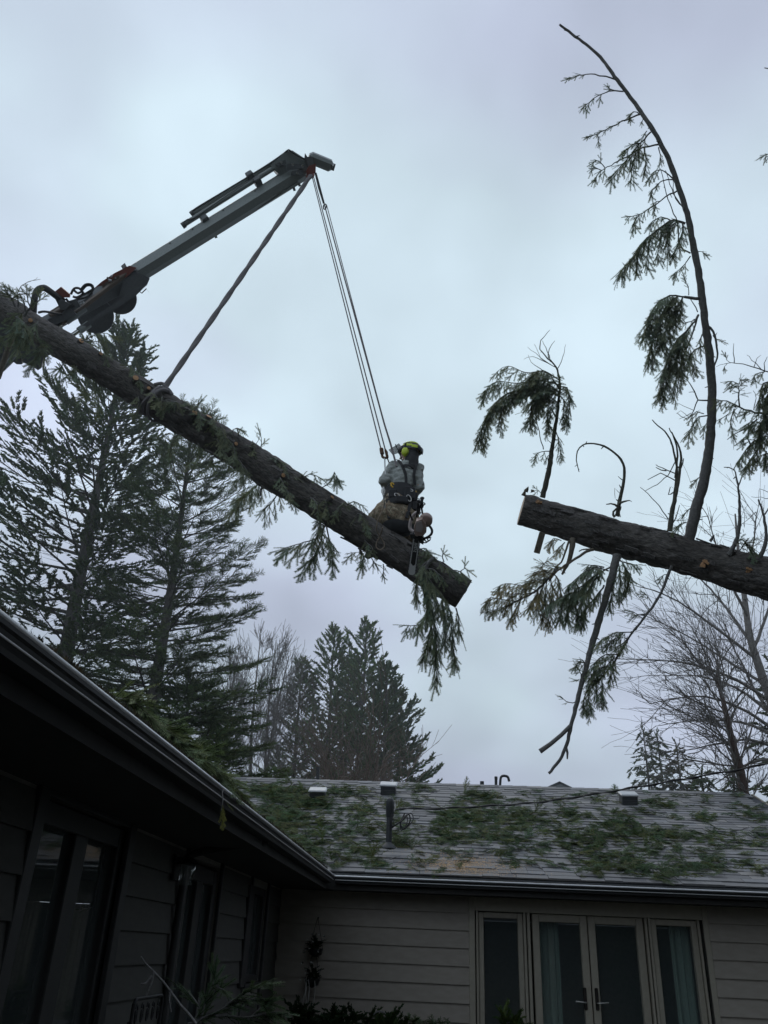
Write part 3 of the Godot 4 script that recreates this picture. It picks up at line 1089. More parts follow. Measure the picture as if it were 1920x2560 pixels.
func house_walls() -> Node3D:
	var h := thing("house", "low taupe L-shaped house with deep eaves and fir litter on its roof", "house", Vector3(-2.1, 0, -12.2))
	var w := MB.new()                       # walls of both wings, with real openings
	var bz := -12.2
	var th := 0.16
	w.aabb(Vector3(-2.26, 0, bz - th), Vector3(0.515, 2.2, bz))
	w.aabb(Vector3(0.515, 2.03, bz - th), Vector3(3.50, 2.2, bz))
	w.aabb(Vector3(3.50, 0, bz - th), Vector3(5.6, 2.2, bz))
	w.aabb(Vector3(5.44, 0, -20.6), Vector3(5.6, 2.2, bz - th))
	w.aabb(Vector3(-9.94, 0, -20.76), Vector3(5.6, 2.2, -20.6))
	w.aabb(Vector3(-10.1, 0, -20.76), Vector3(-9.94, 2.2, 2.5))
	w.aabb(Vector3(-9.94, 0, 2.34), Vector3(-2.26, 2.2, 2.5))
	var zs := [[2.5, -4.44], [-5.90, -7.42], [-8.62, -10.2], [-11.2, -12.36]]
	for q in zs:
		w.aabb(Vector3(-2.26, 0, q[1]), Vector3(-2.1, 2.2, q[0]))
	for q in [[-4.44, -5.90, 0.2, 2.18], [-7.42, -8.62, 0.05, 2.16], [-10.2, -11.2, 1.12, 2.12]]:
		w.aabb(Vector3(-2.26, 0, q[1]), Vector3(-2.1, q[2], q[0]))
		w.aabb(Vector3(-2.26, q[3], q[1]), Vector3(-2.1, 2.2, q[0]))
	obj("wall", w, M.plaster, h)
	var f := MB.new()
	f.aabb(Vector3(-9.94, 0.02, -20.6), Vector3(-2.26, 0.06, 2.34))
	f.aabb(Vector3(-2.26, 0.02, -20.6), Vector3(5.44, 0.061, -12.36))
	obj("floor", f, M.plaster, h)
	var c := MB.new()
	c.aabb(Vector3(-9.94, 2.205, -20.6), Vector3(-2.26, 2.26, 2.34))
	c.aabb(Vector3(-2.255, 2.206, -20.6), Vector3(5.44, 2.26, -12.36))
	obj("ceiling", c, M.plaster, h)
	var g := MB.new()                       # gable ends under the rakes
	g.prism([Vector2(-12.0, 2.2), Vector2(-20.9, 2.2), Vector2(-16.4, 4.1)], Vector3(5.52, 0, 0), Vector3(0, 0, 1), Vector3.UP, Vector3.RIGHT, 0.16)
	obj("gable", g, M.siding, h)
	g = MB.new()
	g.prism([Vector2(-1.8, 2.2), Vector2(-10.4, 2.2), Vector2(-6.1, 4.05)], Vector3(0, 0, 2.42), Vector3.RIGHT, Vector3.UP, Vector3(0, 0, 1), 0.16)
	obj("gable", g, M.siding, h)
	# lap siding, board by board
	for k in 10:
		var y0 := 0.128 + 0.2075 * k
		var y1 := minf(y0 + 0.225, 2.2)
		lap(h, Vector3(-2.08, 0, bz), Vector3(2.53, 0, 0), Vector3(0, 0, 1), y0, y1)
		lap(h, Vector3(3.56, 0, bz), Vector3(2.04, 0, 0), Vector3(0, 0, 1), y0, y1)
		var x := -2.1
		var o := Vector3.RIGHT
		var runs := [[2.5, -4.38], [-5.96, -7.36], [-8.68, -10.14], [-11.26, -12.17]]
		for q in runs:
			lap(h, Vector3(x, 0, q[0]), Vector3(0, 0, q[1] - q[0]), o, y0 - 0.022, y1 - 0.022, "shaded_siding")
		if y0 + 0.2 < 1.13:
			lap(h, Vector3(x, 0, -10.14), Vector3(0, 0, -1.12), o, y0 - 0.022, y1 - 0.022, "shaded_siding")
	# eaves: soffits and fascias
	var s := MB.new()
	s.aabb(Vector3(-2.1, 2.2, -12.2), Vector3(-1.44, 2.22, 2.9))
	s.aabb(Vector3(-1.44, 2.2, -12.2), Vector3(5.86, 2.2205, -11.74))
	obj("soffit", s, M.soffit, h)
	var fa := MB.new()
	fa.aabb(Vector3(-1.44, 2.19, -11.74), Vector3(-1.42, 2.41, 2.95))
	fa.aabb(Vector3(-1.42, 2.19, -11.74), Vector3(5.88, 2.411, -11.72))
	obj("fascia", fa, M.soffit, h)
	gutter_run(h, Vector3(-1.30, 2.345, 2.95), Vector3(0, 0, -14.55), Vector3.RIGHT)
	gutter_run(h, Vector3(-1.30, 2.345, -11.60), Vector3(7.2, 0, 0), Vector3(0, 0, 1))
	return h


func roof_y(s: float) -> float:
	return 2.40 + 0.417 * s


func slab(b: MB, a: Vector3, e: Vector3, up: Vector3, th: float) -> void:    # a roof plane: a corner, e along the eave, up to the ridge
	var n := e.cross(up).normalized()
	if n.y < 0:
		n = -n
	var q := [a, a + e, a + e + up, a + up]
	var p := []
	for i in 4:
		p.append(q[i] - n * th)
	b.hexa(p + q)


func roofs(h: Node3D) -> void:
	var b := MB.new()
	slab(b, Vector3(-5.9, 2.395, -11.68), Vector3(11.8, 0, 0), Vector3(0, 1.965, -4.72), 0.09)
	slab(b, Vector3(-5.9, 2.395, -21.12), Vector3(11.8, 0, 0), Vector3(0, 1.965, 4.72), 0.09)
	slab(b, Vector3(-1.40, 2.40, 3.0), Vector3(0, 0, -19.4), Vector3(-4.7, 1.96, 0), 0.09)
	slab(b, Vector3(-10.8, 2.40, 3.0), Vector3(0, 0, -24.0), Vector3(4.7, 1.96, 0), 0.09)
	var r := obj("roof", b, M.roofing, h)
	# the shingles of the slope that faces the courtyard: one piece each near the eave, the rest in one mesh
	var slope := Vector3(0, 0.417, -1.0).normalized()
	var nor := Vector3(0, 1, 0.417).normalized()
	var expo := 0.146
	var singles := 0
	var rest := MB.new()
	var kinds := []
	for wv in 3:
		var wd: float = [0.22, 0.31, 0.41][wv]
		for mv in 5:
			var m := MB.new()
			var p := []
			for q in [[0.0, -0.004, 0.0], [1.0, -0.004, 0.0], [1.0, -0.004, 1.0], [0.0, -0.004, 1.0], [0.0, 0.012, 0.0], [1.0, 0.012, 0.0], [1.0, 0.005, 1.0], [0.0, 0.005, 1.0]]:
				p.append(Vector3((q[0] - 0.5) * wd, q[1], -q[2] * (expo + 0.03)))
			m.hexa(p)
			kinds.append(m.mesh(M["shingle_%d" % mv]))
	var bs := Basis(Vector3.RIGHT, nor, -slope)
	var rest_by := [MB.new(), MB.new(), MB.new(), MB.new(), MB.new()]
	for k in 36:
		var sl := k * expo
		var sh := sl * slope.z * -1.0
		if sl > 5.09:
			break
		var x := 5.86
		var left := maxf(-1.42 - sh - 0.1, -4.9)
		x -= rf(0.0, 0.2)
		while x > left:
			var wv := rng.randi() % 3
			var wd: float = [0.22, 0.31, 0.41][wv]
			var mv := rng.randi() % 5
			if rng.randf() < 0.5:
				mv = 1
			var thick := 1.0 if rng.randf() < 0.6 else 1.7
			var at := Vector3(x - wd / 2, roof_y(0.0) + 0.002, -11.66) + slope * sl + Vector3(0, 0, rf(-0.004, 0.004))
			var seen := x < 4.4 + sh * 0.45
			var tf := Transform3D(bs * Basis(Vector3.UP, rf(-0.006, 0.006)) * Basis.from_scale(Vector3(0.985, thick, 1)), at + nor * rf(0.0, 0.003))
			if singles < 300 and seen:
				put("shingle", kinds[wv * 5 + mv], r, Transform3D(tf.basis, tf.origin - (origins[r] as Vector3)))
				singles += 1
			else:
				var t2 := tf
				var p := []
				for q in [[0.0, -0.004, 0.0], [1.0, -0.004, 0.0], [1.0, -0.004, 1.0], [0.0, -0.004, 1.0], [0.0, 0.012, 0.0], [1.0, 0.012, 0.0], [1.0, 0.005, 1.0], [0.0, 0.005, 1.0]]:
					p.append(t2 * Vector3((q[0] - 0.5) * wd, q[1], -q[2] * (expo + 0.03)))
				(rest_by[mv] as MB).hexa(p)
			x -= wd
	for mv in 5:
		var o := obj("upper_shingles", rest_by[mv], M["shingle_%d" % mv], r)
		o.set_meta("kind", "stuff")
	for i in 36:                                          # ridge caps
		var x := 5.78 - i * 0.27
		var c := MB.new()
		for sd in [-1.0, 1.0]:
			var e := Vector3(0, -0.417, sd).normalized() * 0.15
			var a := Vector3(x, 4.388, -16.4)
			c.hexa([a, a + Vector3(-0.30, -0.008, 0), a + Vector3(-0.30, -0.008, 0) + e, a + e, a + Vector3(0, 0.014, 0), a + Vector3(-0.30, 0.006, 0), a + Vector3(-0.30, 0.006, 0) + e, a + e + Vector3(0, 0.014, 0)])
		obj("ridge_cap", c, M["shingle_%d" % (i * 7 % 5)], r)
	var bg := MB.new()                                    # barge boards on the gable end
	for sd in [-1.0, 1.0]:
		var a := Vector3(5.9, 4.33, -16.4)
		var e := Vector3(0, -1.965, 4.72 * sd)
		bg.hexa([a + Vector3(0, -0.17, 0), a + e + Vector3(0, -0.17, 0), a + e + Vector3(0.035, -0.17, 0), a + Vector3(0.035, -0.17, 0), a + Vector3(0, 0.05, 0), a + e + Vector3(0, 0.05, 0), a + e + Vector3(0.035, 0.05, 0), a + Vector3(0.035, 0.05, 0)])
	obj("barge_board", bg, M.trim, r)
	var de := MB.new()                                    # metal drip edges
	de.aabb(Vector3(-1.412, 2.36, -11.6), Vector3(-1.385, 2.40, 3.0), 0.004)
	obj("drip_edge", de, M.drip_edge, r)
	var d2 := MB.new()
	d2.aabb(Vector3(-1.38, 2.36, -11.70), Vector3(5.9, 2.385, -11.672), 0.004)
	obj("drip_edge", d2, M.crane_dark, r)
	# moss along the edge of the left slope
	var fx := []
	for i in 5200:
		var z := rf(-11.5, -0.5)
		var u := rf(0.0, 1.0)
		var dx := u * u * 0.5
		var lump := 0.5 + 0.5 * fn.get_noise_3d(z * 160.0, 3.0, dx * 300.0)
		fx.append(Transform3D(Basis(Vector3.UP, rf(0, TAU)) * Basis(Vector3.RIGHT, rf(-0.6, 0.6)) * Basis.from_scale(Vector3(1, rf(0.5, 1.2), 1) * rf(0.25, 0.6) * (0.4 + lump)), Vector3(-1.40 - dx, 2.40 + 0.417 * dx, z)))
	var tf := MB.new()
	for i in 14:
		var a := rf(0, TAU)
		var o := Vector3(cos(a), 0, sin(a))
		tf.tint = Color(0.05, 0.045, 0.03) * rf(0.6, 1.5)
		tf.tint.a = 1.0
		tf.tri(o * 0.03 - o.cross(Vector3.UP) * 0.02, o * 0.03 + o.cross(Vector3.UP) * 0.02, o * rf(0.0, 0.05) + Vector3(0, rf(0.05, 0.085), 0), o + Vector3.UP)
	var ms := scatter("moss", tf.mesh(M.foliage), fx, tints(17, Color(1, 1, 1), 0.3, 0.2), r)
	ms.set_meta("kind", "stuff")


func openings(h: Node3D) -> void:
	var z := -12.2
	var e := Vector3.RIGHT
	var out := Vector3(0, 0, 1)
	var tr := MB.new()
	for q in [[0.45, 0.53], [3.49, 3.56]]:
		tr = MB.new()
		tr.aabb(Vector3(q[0], 0.06, z), Vector3(q[1], 2.2, z + 0.034), 0.006)
		obj("door_trim", tr, M.trim, h)
	tr = MB.new()
	tr.aabb(Vector3(0.53, 2.03, z), Vector3(3.49, 2.2, z + 0.03), 0.006)
	obj("door_trim", tr, M.trim, h)
	for q in [[0.545, 0.575], [1.165, 1.20], [1.215, 1.255], [2.745, 2.775], [2.79, 2.82], [3.42, 3.45]]:
		tr = MB.new()
		tr.aabb(Vector3(q[0], 0.06, z - 0.1), Vector3(q[1], 2.03, z + 0.02), 0.006)
		obj("door_post", tr, M.trim, h)
	window_unit(h, "sidelight", Vector3(0.58, 0, z), e, out, 0.58, 0.08, 2.02, 0.066, M.trim)
	window_unit(h, "sidelight", Vector3(2.825, 0, z), e, out, 0.59, 0.08, 2.02, 0.07, M.trim)
	for i in 2:
		var d := window_unit(h, "french_door", Vector3(1.285 if i == 0 else 2.015, 0, z - 0.012 * i), e, out, 0.715, 0.08, 2.025, 0.092, M.trim)
		var hx := 1.916 if i == 0 else 2.062
		var p := MB.new()
		p.aabb(Vector3(hx - 0.021, 0.955, z - 0.02), Vector3(hx + 0.021, 1.20, z + 0.0), 0.008)
		var hp := obj("handle_plate", p, M.bronze, d)
		var l := MB.new()
		var sgn := -1.0 if i == 0 else 1.0
		l.tube(spline([Vector3(hx, 1.035, z), Vector3(hx, 1.035, z + 0.05), Vector3(hx + sgn * 0.03, 1.037, z + 0.06), Vector3(hx + sgn * 0.13, 1.045, z + 0.055)], 0.02), [0.009], 8)
		obj("handle", l, M.nickel, d)
	curtain(Vector3(1.36, 0, z - 0.30), e, 0.30, 0.08, 2.1, M.curtain_green, "green curtain drawn to the left inside the left glazed door")
	curtain(Vector3(3.12, 0, z - 0.30), e, 0.26, 0.08, 2.1, M.curtain_green, "green curtain drawn aside behind the narrow right sidelight")
	# the wing on the left
	var x := -2.1
	var ez := Vector3(0, 0, -1)
	var wt := MB.new()
	for q in [[-4.38, -4.50], [-5.84, -5.96], [-7.36, -7.42], [-8.62, -8.68], [-10.14, -10.2], [-11.2, -11.26]]:
		wt = MB.new()
		wt.aabb(Vector3(x, 0.06, q[1]), Vector3(x + 0.035, 2.2, q[0]), 0.006)
		obj("window_trim", wt, M.dark_frame, h)
	wt = MB.new()
	wt.aabb(Vector3(x, 2.17, -5.84), Vector3(x + 0.03, 2.2, -4.50), 0.004)
	obj("window_trim", wt, M.dark_frame, h)
	window_unit(h, "tall_window", Vector3(x, 0, -4.44), ez, Vector3.RIGHT, 1.46, 0.2, 2.16, 0.12, M.dark_frame, 1)
	window_unit(h, "side_door", Vector3(x, 0, -7.42), ez, Vector3.RIGHT, 1.20, 0.06, 2.12, 0.13, M.dark_frame, 1)
	window_unit(h, "small_window", Vector3(x, 0, -10.2), ez, Vector3.RIGHT, 1.0, 1.13, 2.11, 0.07, M.dark_frame)
	var sh := MB.new()
	sh.aabb(Vector3(x, 1.1, -10.2), Vector3(x + 0.05, 2.1, -9.95), 0.006)
	obj("shutter", sh, M.dark_frame, h)
	var sb := MB.new()
	sb.aabb(Vector3(x, 1.09, -11.25), Vector3(x + 0.06, 1.128, -10.15), 0.006)
	obj("sill", sb, M.dark_frame, h)
	curtain(Vector3(x - 0.26, 0, -4.50), ez, 0.26, 0.25, 1.75, M.curtain_pale, "pale curtain hanging inside the tall left window")
	var dp := MB.new()                     # downpipe beside the side door
	dp.tube([Vector3(x + 0.06, 0.1, -7.18), Vector3(x + 0.06, 2.05, -7.18)], [0.032], 8)
	dp.tube(spline([Vector3(x + 0.06, 2.05, -7.18), Vector3(x + 0.12, 2.15, -7.18), Vector3(x + 0.6, 2.24, -7.18), Vector3(x + 0.72, 2.27, -7.18)], 0.05), [0.032], 8)
	obj("downpipe", dp, M.dark_frame, h)
	# wall lantern by the side door
	var la := thing("wall_lantern", "dark boxy lantern on the left wing wall beside the side door", "lantern", Vector3(x + 0.03, 1.98, -7.0))
	var lb := MB.new()
	lb.aabb(Vector3(x + 0.022, 1.93, -7.06), Vector3(x + 0.045, 2.12, -6.94), 0.006)
	lb.aabb(Vector3(x + 0.045, 2.07, -7.02), Vector3(x + 0.10, 2.10, -6.98), 0.004)
	obj("back_plate", lb, M.iron, la)
	var lc := MB.new()
	lc.lathe(Transform3D(Basis(), Vector3(x + 0.13, 1.96, -7.0)), [Vector2(0.0, 0.16), Vector2(0.02, 0.15), Vector2(0.09, 0.10), Vector2(0.092, 0.09), Vector2(0.0, 0.09)], 4)
	obj("hood", lc, M.iron, la)
	var ld := MB.new()
	ld.lathe(Transform3D(Basis(), Vector3(x + 0.13, 1.90, -7.0)), [Vector2(0.0, 0.0), Vector2(0.05, 0.0), Vector2(0.068, 0.15), Vector2(0.0, 0.15)], 4)
	obj("lamp_glass", ld, M.glass, la)


func pipe_at(h: Node3D, foot: Vector3, top: Vector3, r: float, goose := 0.0) -> void:
	var b := MB.new()
	if goose > 0.0:
		b.tube(spline([foot, top + Vector3.DOWN * goose * 0.5, top + Vector3(goose * 0.12, 0, 0), top + Vector3(goose * 0.55, 0.0, 0), top + Vector3(goose * 0.68, -0.09, 0)], 0.03), [r], 10)
	else:
		b.tube([foot, top], [r], 12)
		b.tube([top - Vector3.UP * 0.05, top + Vector3.UP * 0.003], [r * 1.12], 12)
	obj("vent_pipe", b, M.black_pipe, h)


func roof_vent(h: Node3D, at: Vector3, turn: float) -> void:
	var nor := Vector3(0, 1, 0.417).normalized()
	var bs := Basis(Vector3.RIGHT, nor, Vector3.RIGHT.cross(nor)) * Basis(Vector3.UP, turn)
	var f := MB.new()
	f.box(Transform3D(bs, at + nor * 0.018), Vector3(0.40, 0.008, 0.34), 0.002)
	var fl := obj("roof_vent", f, M.vent_lid, h)
	var b := MB.new()
	b.box(Transform3D(bs, at + nor * 0.095), Vector3(0.27, 0.17, 0.23), 0.01)
	obj("hood", b, M.vent_hood, fl)
	var c := MB.new()
	c.box(Transform3D(bs, at + nor * 0.195 + bs.z * 0.005), Vector3(0.315, 0.04, 0.27), 0.016)
	obj("lid", c, M.vent_lid, fl)
	var l := MB.new()
	for i in 3:
		l.box(Transform3D(bs, at + nor * (0.05 + 0.03 * i) + bs.z * 0.113), Vector3(0.23, 0.006, 0.012))
	obj("louvre", l, M.crane_dark, fl)


func roof_fittings(h: Node3D) -> void:
	roof_vent(h, Vector3(-2.075, 3.783, -15.018), 0.06)
	roof_vent(h, Vector3(-0.863, 4.012, -15.565), -0.03)
	roof_vent(h, Vector3(3.395, 3.952, -15.422), 0.04)
	pipe_at(h, Vector3(0.893, 4.171, -16.75), Vector3(0.899, 4.516, -16.75), 0.035)
	pipe_at(h, Vector3(1.164, 4.179, -16.75), Vector3(1.174, 4.615, -16.75), 0.028)
	pipe_at(h, Vector3(1.241, 4.181, -16.75), Vector3(1.253, 4.625, -16.75), 0.025, 0.26)
	pipe_at(h, Vector3(-2.33, 4.144, -16.75), Vector3(-2.357, 4.694, -16.75), 0.032)
	# service mast with its weatherhead
	var a: Vector3 = Vector3(-0.675, 2.807, -12.676)
	var t: Vector3 = Vector3(-0.67, 3.45, -12.676)
	t = Vector3(a.x + (t.x - a.x) * 0.8, t.y, a.z)
	var b := MB.new()
	b.tube([a - Vector3.UP * 0.1, t], [0.044], 14)
	var ms := obj("service_mast", b, M.black_pipe, h)
	var c := MB.new()
	c.lathe(Transform3D(Basis(), a), [Vector2(0.12, 0.0), Vector2(0.11, 0.03), Vector2(0.05, 0.075), Vector2(0.036, 0.10)], 16)
	obj("mast_boot", c, M.vent_hood, ms)
	var wh := MB.new()
	wh.lathe(Transform3D(Basis(Vector3.RIGHT, 0.16), t + Vector3(0, -0.05, 0.02)), [Vector2(0.05, -0.16), Vector2(0.058, -0.15), Vector2(0.062, -0.02), Vector2(0.06, 0.05), Vector2(0.045, 0.09), Vector2(0.02, 0.106), Vector2(0.0, 0.11)], 16)
	obj("weatherhead", wh, M.black_pipe, ms)
	var loops := MB.new()
	for q in [[0.0, 0.010], [0.03, 0.007], [-0.03, 0.007]]:
		var o := Vector3(q[0], q[0] * 0.5, 0.03 + q[0] * 0.5)
		loops.tube(spline([t + Vector3(0.02, -0.15, 0.04), t + Vector3(0.04 + q[0], -0.34, 0.07), a.lerp(t, 0.42) + Vector3(0.045, 0.02, 0.05), t + Vector3(0.16, -0.28, 0.05) + o, t + Vector3(0.27, -0.17, 0.03) + o, t + Vector3(0.30, -0.27, 0.03) + o * 1.5, t + Vector3(0.21, -0.38, 0.05) + o, t + Vector3(0.16, -0.30, 0.04), t + Vector3(0.22, -0.15, 0.02)], 0.03), [q[1]], 6)
	obj("drip_loop", loops, M.rubber, ms)
	var cab := MB.new()
	var k0: Vector3 = t + Vector3(0.05, -0.145, 0.03)
	var path := spline([k0, Vector3(-0.557, 3.472, -13.445), Vector3(0.064, 3.47, -13.254), Vector3(1.227, 3.499, -12.787), Vector3(1.765, 3.535, -12.513), Vector3(2.444, 3.611, -12.179), Vector3(3.462, 3.716, -11.487), Vector3(4.227, 3.811, -10.991), Vector3(5.399, 4, -9.958), Vector3(7.286, 4.445, -8.396)], 0.05)
	var tw := []
	for i in path.size():
		tw.append(path[i] + Vector3(0, cos(i * 0.55), sin(i * 0.55)) * 0.014)
	cab.tube(path, [0.010], 6)
	cab.tube(tw, [0.009], 6)
	tag(obj("service_cable", cab, M.rubber), "twisted dark power cable swooping from the roof mast to the right", "cable")


func litter_patch(fx: Array, x: float, s: float, rx: float, rs: float, dens: float) -> void:
	var k := int(dens * rx * rs * 3.14 * 170.0) + 3
	for i in k:
		var a := rf(0, TAU)
		var q := sqrt(rng.randf())
		var px := x + cos(a) * q * rx * rf(0.8, 1.15)
		var ps := s + sin(a) * q * rs * rf(0.8, 1.15)
		if ps < 0.03 or ps > 4.65 or px < -1.5 - ps or px > 5.8:
			continue
		var lump := fn.get_noise_2d(px * 130.0, ps * 180.0)
		if lump < -0.3 and rng.randf() < 0.7:
			continue
		var y := roof_y(ps) + rf(0.02, 0.05) + rng.randf() * (0.25 + maxf(0.0, lump)) * 0.20 * (1.0 - q * q)
		var d := Vector3(rf(-1, 1), rf(-0.2, 0.2), rf(-1, 1) * 0.8)
		d.y -= d.z * 0.417
		fx.append(Transform3D(frame_of(d, Vector3(rf(-0.5, 0.5), 1, 0.417 + rf(-0.5, 0.5)), rf(0.45, 0.95)), Vector3(px, y, -11.7 - ps)))


func litter() -> void:
	var fx := []
	litter_patch(fx, -2.55, 3.49, 0.51, 0.72, 1.50)
	litter_patch(fx, -3.11, 3.75, 0.34, 0.54, 1.30)
	litter_patch(fx, -2.66, 2.75, 0.29, 0.82, 1.50)
	litter_patch(fx, -2.29, 1.89, 0.43, 0.72, 1.60)
	litter_patch(fx, -1.83, 1.00, 0.35, 0.46, 1.50)
	litter_patch(fx, -1.42, 0.31, 0.21, 0.30, 1.30)
	litter_patch(fx, -2.03, 2.83, 0.31, 0.62, 1.10)
	litter_patch(fx, -1.57, 3.72, 0.49, 0.41, 0.90)
	litter_patch(fx, -1.33, 2.62, 0.36, 0.42, 0.90)
	litter_patch(fx, -0.98, 1.71, 0.18, 0.30, 1.10)
	litter_patch(fx, -1.39, 1.35, 0.19, 0.25, 0.80)
	litter_patch(fx, -1.02, 0.81, 0.24, 0.28, 1.00)
	litter_patch(fx, -0.79, 0.31, 0.21, 0.23, 1.00)
	litter_patch(fx, -0.49, 1.08, 0.19, 0.21, 1.10)
	litter_patch(fx, -0.34, 4.21, 0.32, 0.29, 0.90)
	litter_patch(fx, -0.18, 3.45, 0.15, 0.18, 0.90)
	litter_patch(fx, 0.10, 1.51, 0.24, 0.35, 0.90)
	litter_patch(fx, 0.43, 2.55, 0.45, 0.55, 0.90)
	litter_patch(fx, 0.32, 1.46, 0.24, 0.22, 0.90)
	litter_patch(fx, -0.52, 2.01, 0.12, 0.38, 0.90)
	litter_patch(fx, 0.91, 3.91, 0.37, 0.26, 0.80)
	litter_patch(fx, 0.79, 3.91, 0.35, 0.33, 0.90)
	litter_patch(fx, 0.30, 1.43, 0.18, 0.26, 0.90)
	litter_patch(fx, 0.38, 2.22, 0.39, 0.42, 0.90)
	litter_patch(fx, 1.36, 2.60, 0.57, 0.57, 0.90)
	litter_patch(fx, 0.84, 1.59, 0.29, 0.34, 0.80)
	litter_patch(fx, 2.20, 2.86, 0.35, 0.37, 0.90)
	litter_patch(fx, 1.28, 1.28, 0.20, 0.39, 0.90)
	litter_patch(fx, 1.14, 0.53, 0.12, 0.20, 0.90)
	litter_patch(fx, 2.14, 1.64, 0.50, 0.49, 1.00)
	litter_patch(fx, 2.38, 0.74, 0.54, 0.42, 1.10)
	litter_patch(fx, 2.86, 2.20, 0.39, 0.46, 1.00)
	litter_patch(fx, 3.53, 1.89, 0.43, 0.30, 1.00)
	litter_patch(fx, 2.81, 0.34, 0.47, 0.31, 1.10)
	litter_patch(fx, 4.12, 1.91, 0.27, 0.29, 1.00)
	litter_patch(fx, 4.39, 1.62, 0.13, 0.21, 1.00)
	litter_patch(fx, 3.53, 0.56, 0.33, 0.34, 0.90)
	litter_patch(fx, 2.09, 0.23, 0.16, 0.19, 1.00)
	litter_patch(fx, 3.91, 3.77, 0.34, 0.34, 0.90)
	litter_patch(fx, 4.38, 2.84, 0.22, 0.24, 1.00)
	litter_patch(fx, 5.39, 3.23, 0.33, 0.53, 0.90)
	litter_patch(fx, 4.26, 0.72, 0.12, 0.23, 0.80)
	litter_patch(fx, 3.13, 2.97, 0.24, 0.17, 0.80)
	litter_patch(fx, 2.96, 3.85, 0.19, 0.24, 0.80)
	litter_patch(fx, 1.00, 1.08, 0.10, 0.20, 0.80)
	litter_patch(fx, 0.14, 0.13, 0.06, 0.08, 1.00)
	litter_patch(fx, 4.39, 0.51, 0.07, 0.19, 0.80)
	litter_patch(fx, 0.93, 3.42, 0.24, 0.21, 0.70)
	litter_patch(fx, 2.05, 3.80, 0.19, 0.17, 0.60)
	for q in [[-1.6, 1.6, 1.4, 1.5, 0.20], [0.2, 2.6, 1.8, 1.2, 0.13], [2.2, 2.0, 1.9, 1.1, 0.20], [3.9, 1.6, 1.6, 0.9, 0.17], [1.0, 1.1, 1.3, 0.6, 0.12]]:
		litter_patch(fx, q[0], q[1], q[2], q[3], q[4])
	for i in 170:
		var s := rf(0.1, 4.5)
		litter_patch(fx, rf(-1.4 - s, 5.5), s, 0.12, 0.1, 0.5)
	var mm := scatter("fir_litter", SPRAY.litter, fx, tints(61, Color(1.95, 1.98, 1.4), 0.35, 0.25))
	tag(mm, "green fir sprays and needles strewn over the grey shingle roof", "conifer litter", "", "stuff")
	# dead twigs that lie on the shingles
	var n := 0
	for q in [[Vector3(1.366, 2.603, -12.188), Vector3(1.431, 2.507, -11.958), Vector3(1.283, 2.651, -12.302)], [Vector3(4.62, 3.347, -13.97), Vector3(4.874, 3.409, -14.119), Vector3(4.994, 3.457, -14.235)], [Vector3(3.934, 2.947, -13.012), Vector3(4.039, 2.938, -12.989), Vector3(4.151, 3.029, -13.208)], [Vector3(0.98, 2.771, -12.589), Vector3(0.876, 2.787, -12.627), Vector3(0.834, 2.71, -12.443)], [Vector3(-0.488, 2.637, -12.267), Vector3(-0.619, 2.585, -12.143), Vector3(-0.684, 2.55, -12.059)]]:
		var b := MB.new()
		var p := []
		for w in q:
			p.append(w + Vector3(0, 0.035, 0))
		b.tube(spline(p, 0.06, 0.008), [0.012, 0.011, 0.010, 0.008], 6)
		tag(obj("dead_twig", b, M.limb_bark), ["bent dark twig on the shingles just right of the sawdust patch", "long thin twig on bare shingles near the right end of the roof", "hooked twig at the right edge of the big needle patch", "short dark twig lying at the top of the sawdust patch", "crooked twig on the shingles just below the service mast"][n], "twig", "dead twigs on the roof")
		n += 1
	var sx := []
	for i in 7000:
		var a := rf(0, TAU)
		var q := absf(rng.randfn()) * 0.42
		var c: Vector3 = Vector3(0.412, 2.523, -11.996)
		var px := c.x + cos(a) * q * 1.15 - 0.05
		var ps := (-11.7 - c.z) + sin(a) * q * 0.75
		if ps < 0.0:
			continue
		sx.append(Transform3D(Basis(Vector3.RIGHT, 0.39) * Basis(Vector3.UP, rf(0, TAU)) * Basis.from_scale(Vector3(1, 1, 1) * rf(0.35, 1.1)), Vector3(px, roof_y(ps) + rf(0.018, 0.034), -11.68 - ps)))
	for i in 1600:                        # some of it has washed into the gutter
		var px := clampf(-0.2 + rng.randfn() * 0.8, -1.2, 3.0) + 0.5
		sx.append(Transform3D(Basis(Vector3.UP, rf(0, TAU)) * Basis.from_scale(Vector3(1, 1, 1) * rf(0.5, 1.2)), Vector3(px, 2.357, -11.612 + rf(-0.01, 0.008))))
	var fl := MB.new()
	fl.tint = Color(0.52, 0.36, 0.21)
	fl.quad(Vector3(-0.008, 0, -0.005), Vector3(0.008, 0.001, -0.006), Vector3(0.007, 0, 0.006), Vector3(-0.007, 0.002, 0.005), Vector3.UP)
	tag(scatter("sawdust", fl.mesh(M.sawdust), sx, tints(13, Color(1, 1, 1), 0.3, 0.1)), "pale tan sawdust scattered on the shingles above the gutter", "sawdust", "", "stuff")
	# boughs caught on the edge of the left slope
	var lab := ["fir bough lying on the left roof edge, uppermost and nearest the thick fir trunk", "fir bough lying on the left roof edge below the pine trunk", "fir bough on the left roof edge with tips over the gutter, third from top", "lowest fir bough caught on the left roof edge near the shingled roof"]
	var ends := [[Vector3(-1.75, 2.765, -4.349), Vector3(-1.48, 2.574, -4.205)], [Vector3(-1.8, 2.833, -5.099), Vector3(-1.5, 2.598, -4.941)], [Vector3(-1.75, 2.767, -5.565), Vector3(-1.46, 2.588, -5.502)], [Vector3(-1.75, 2.77, -6.352), Vector3(-1.47, 2.59, -6.46)]]
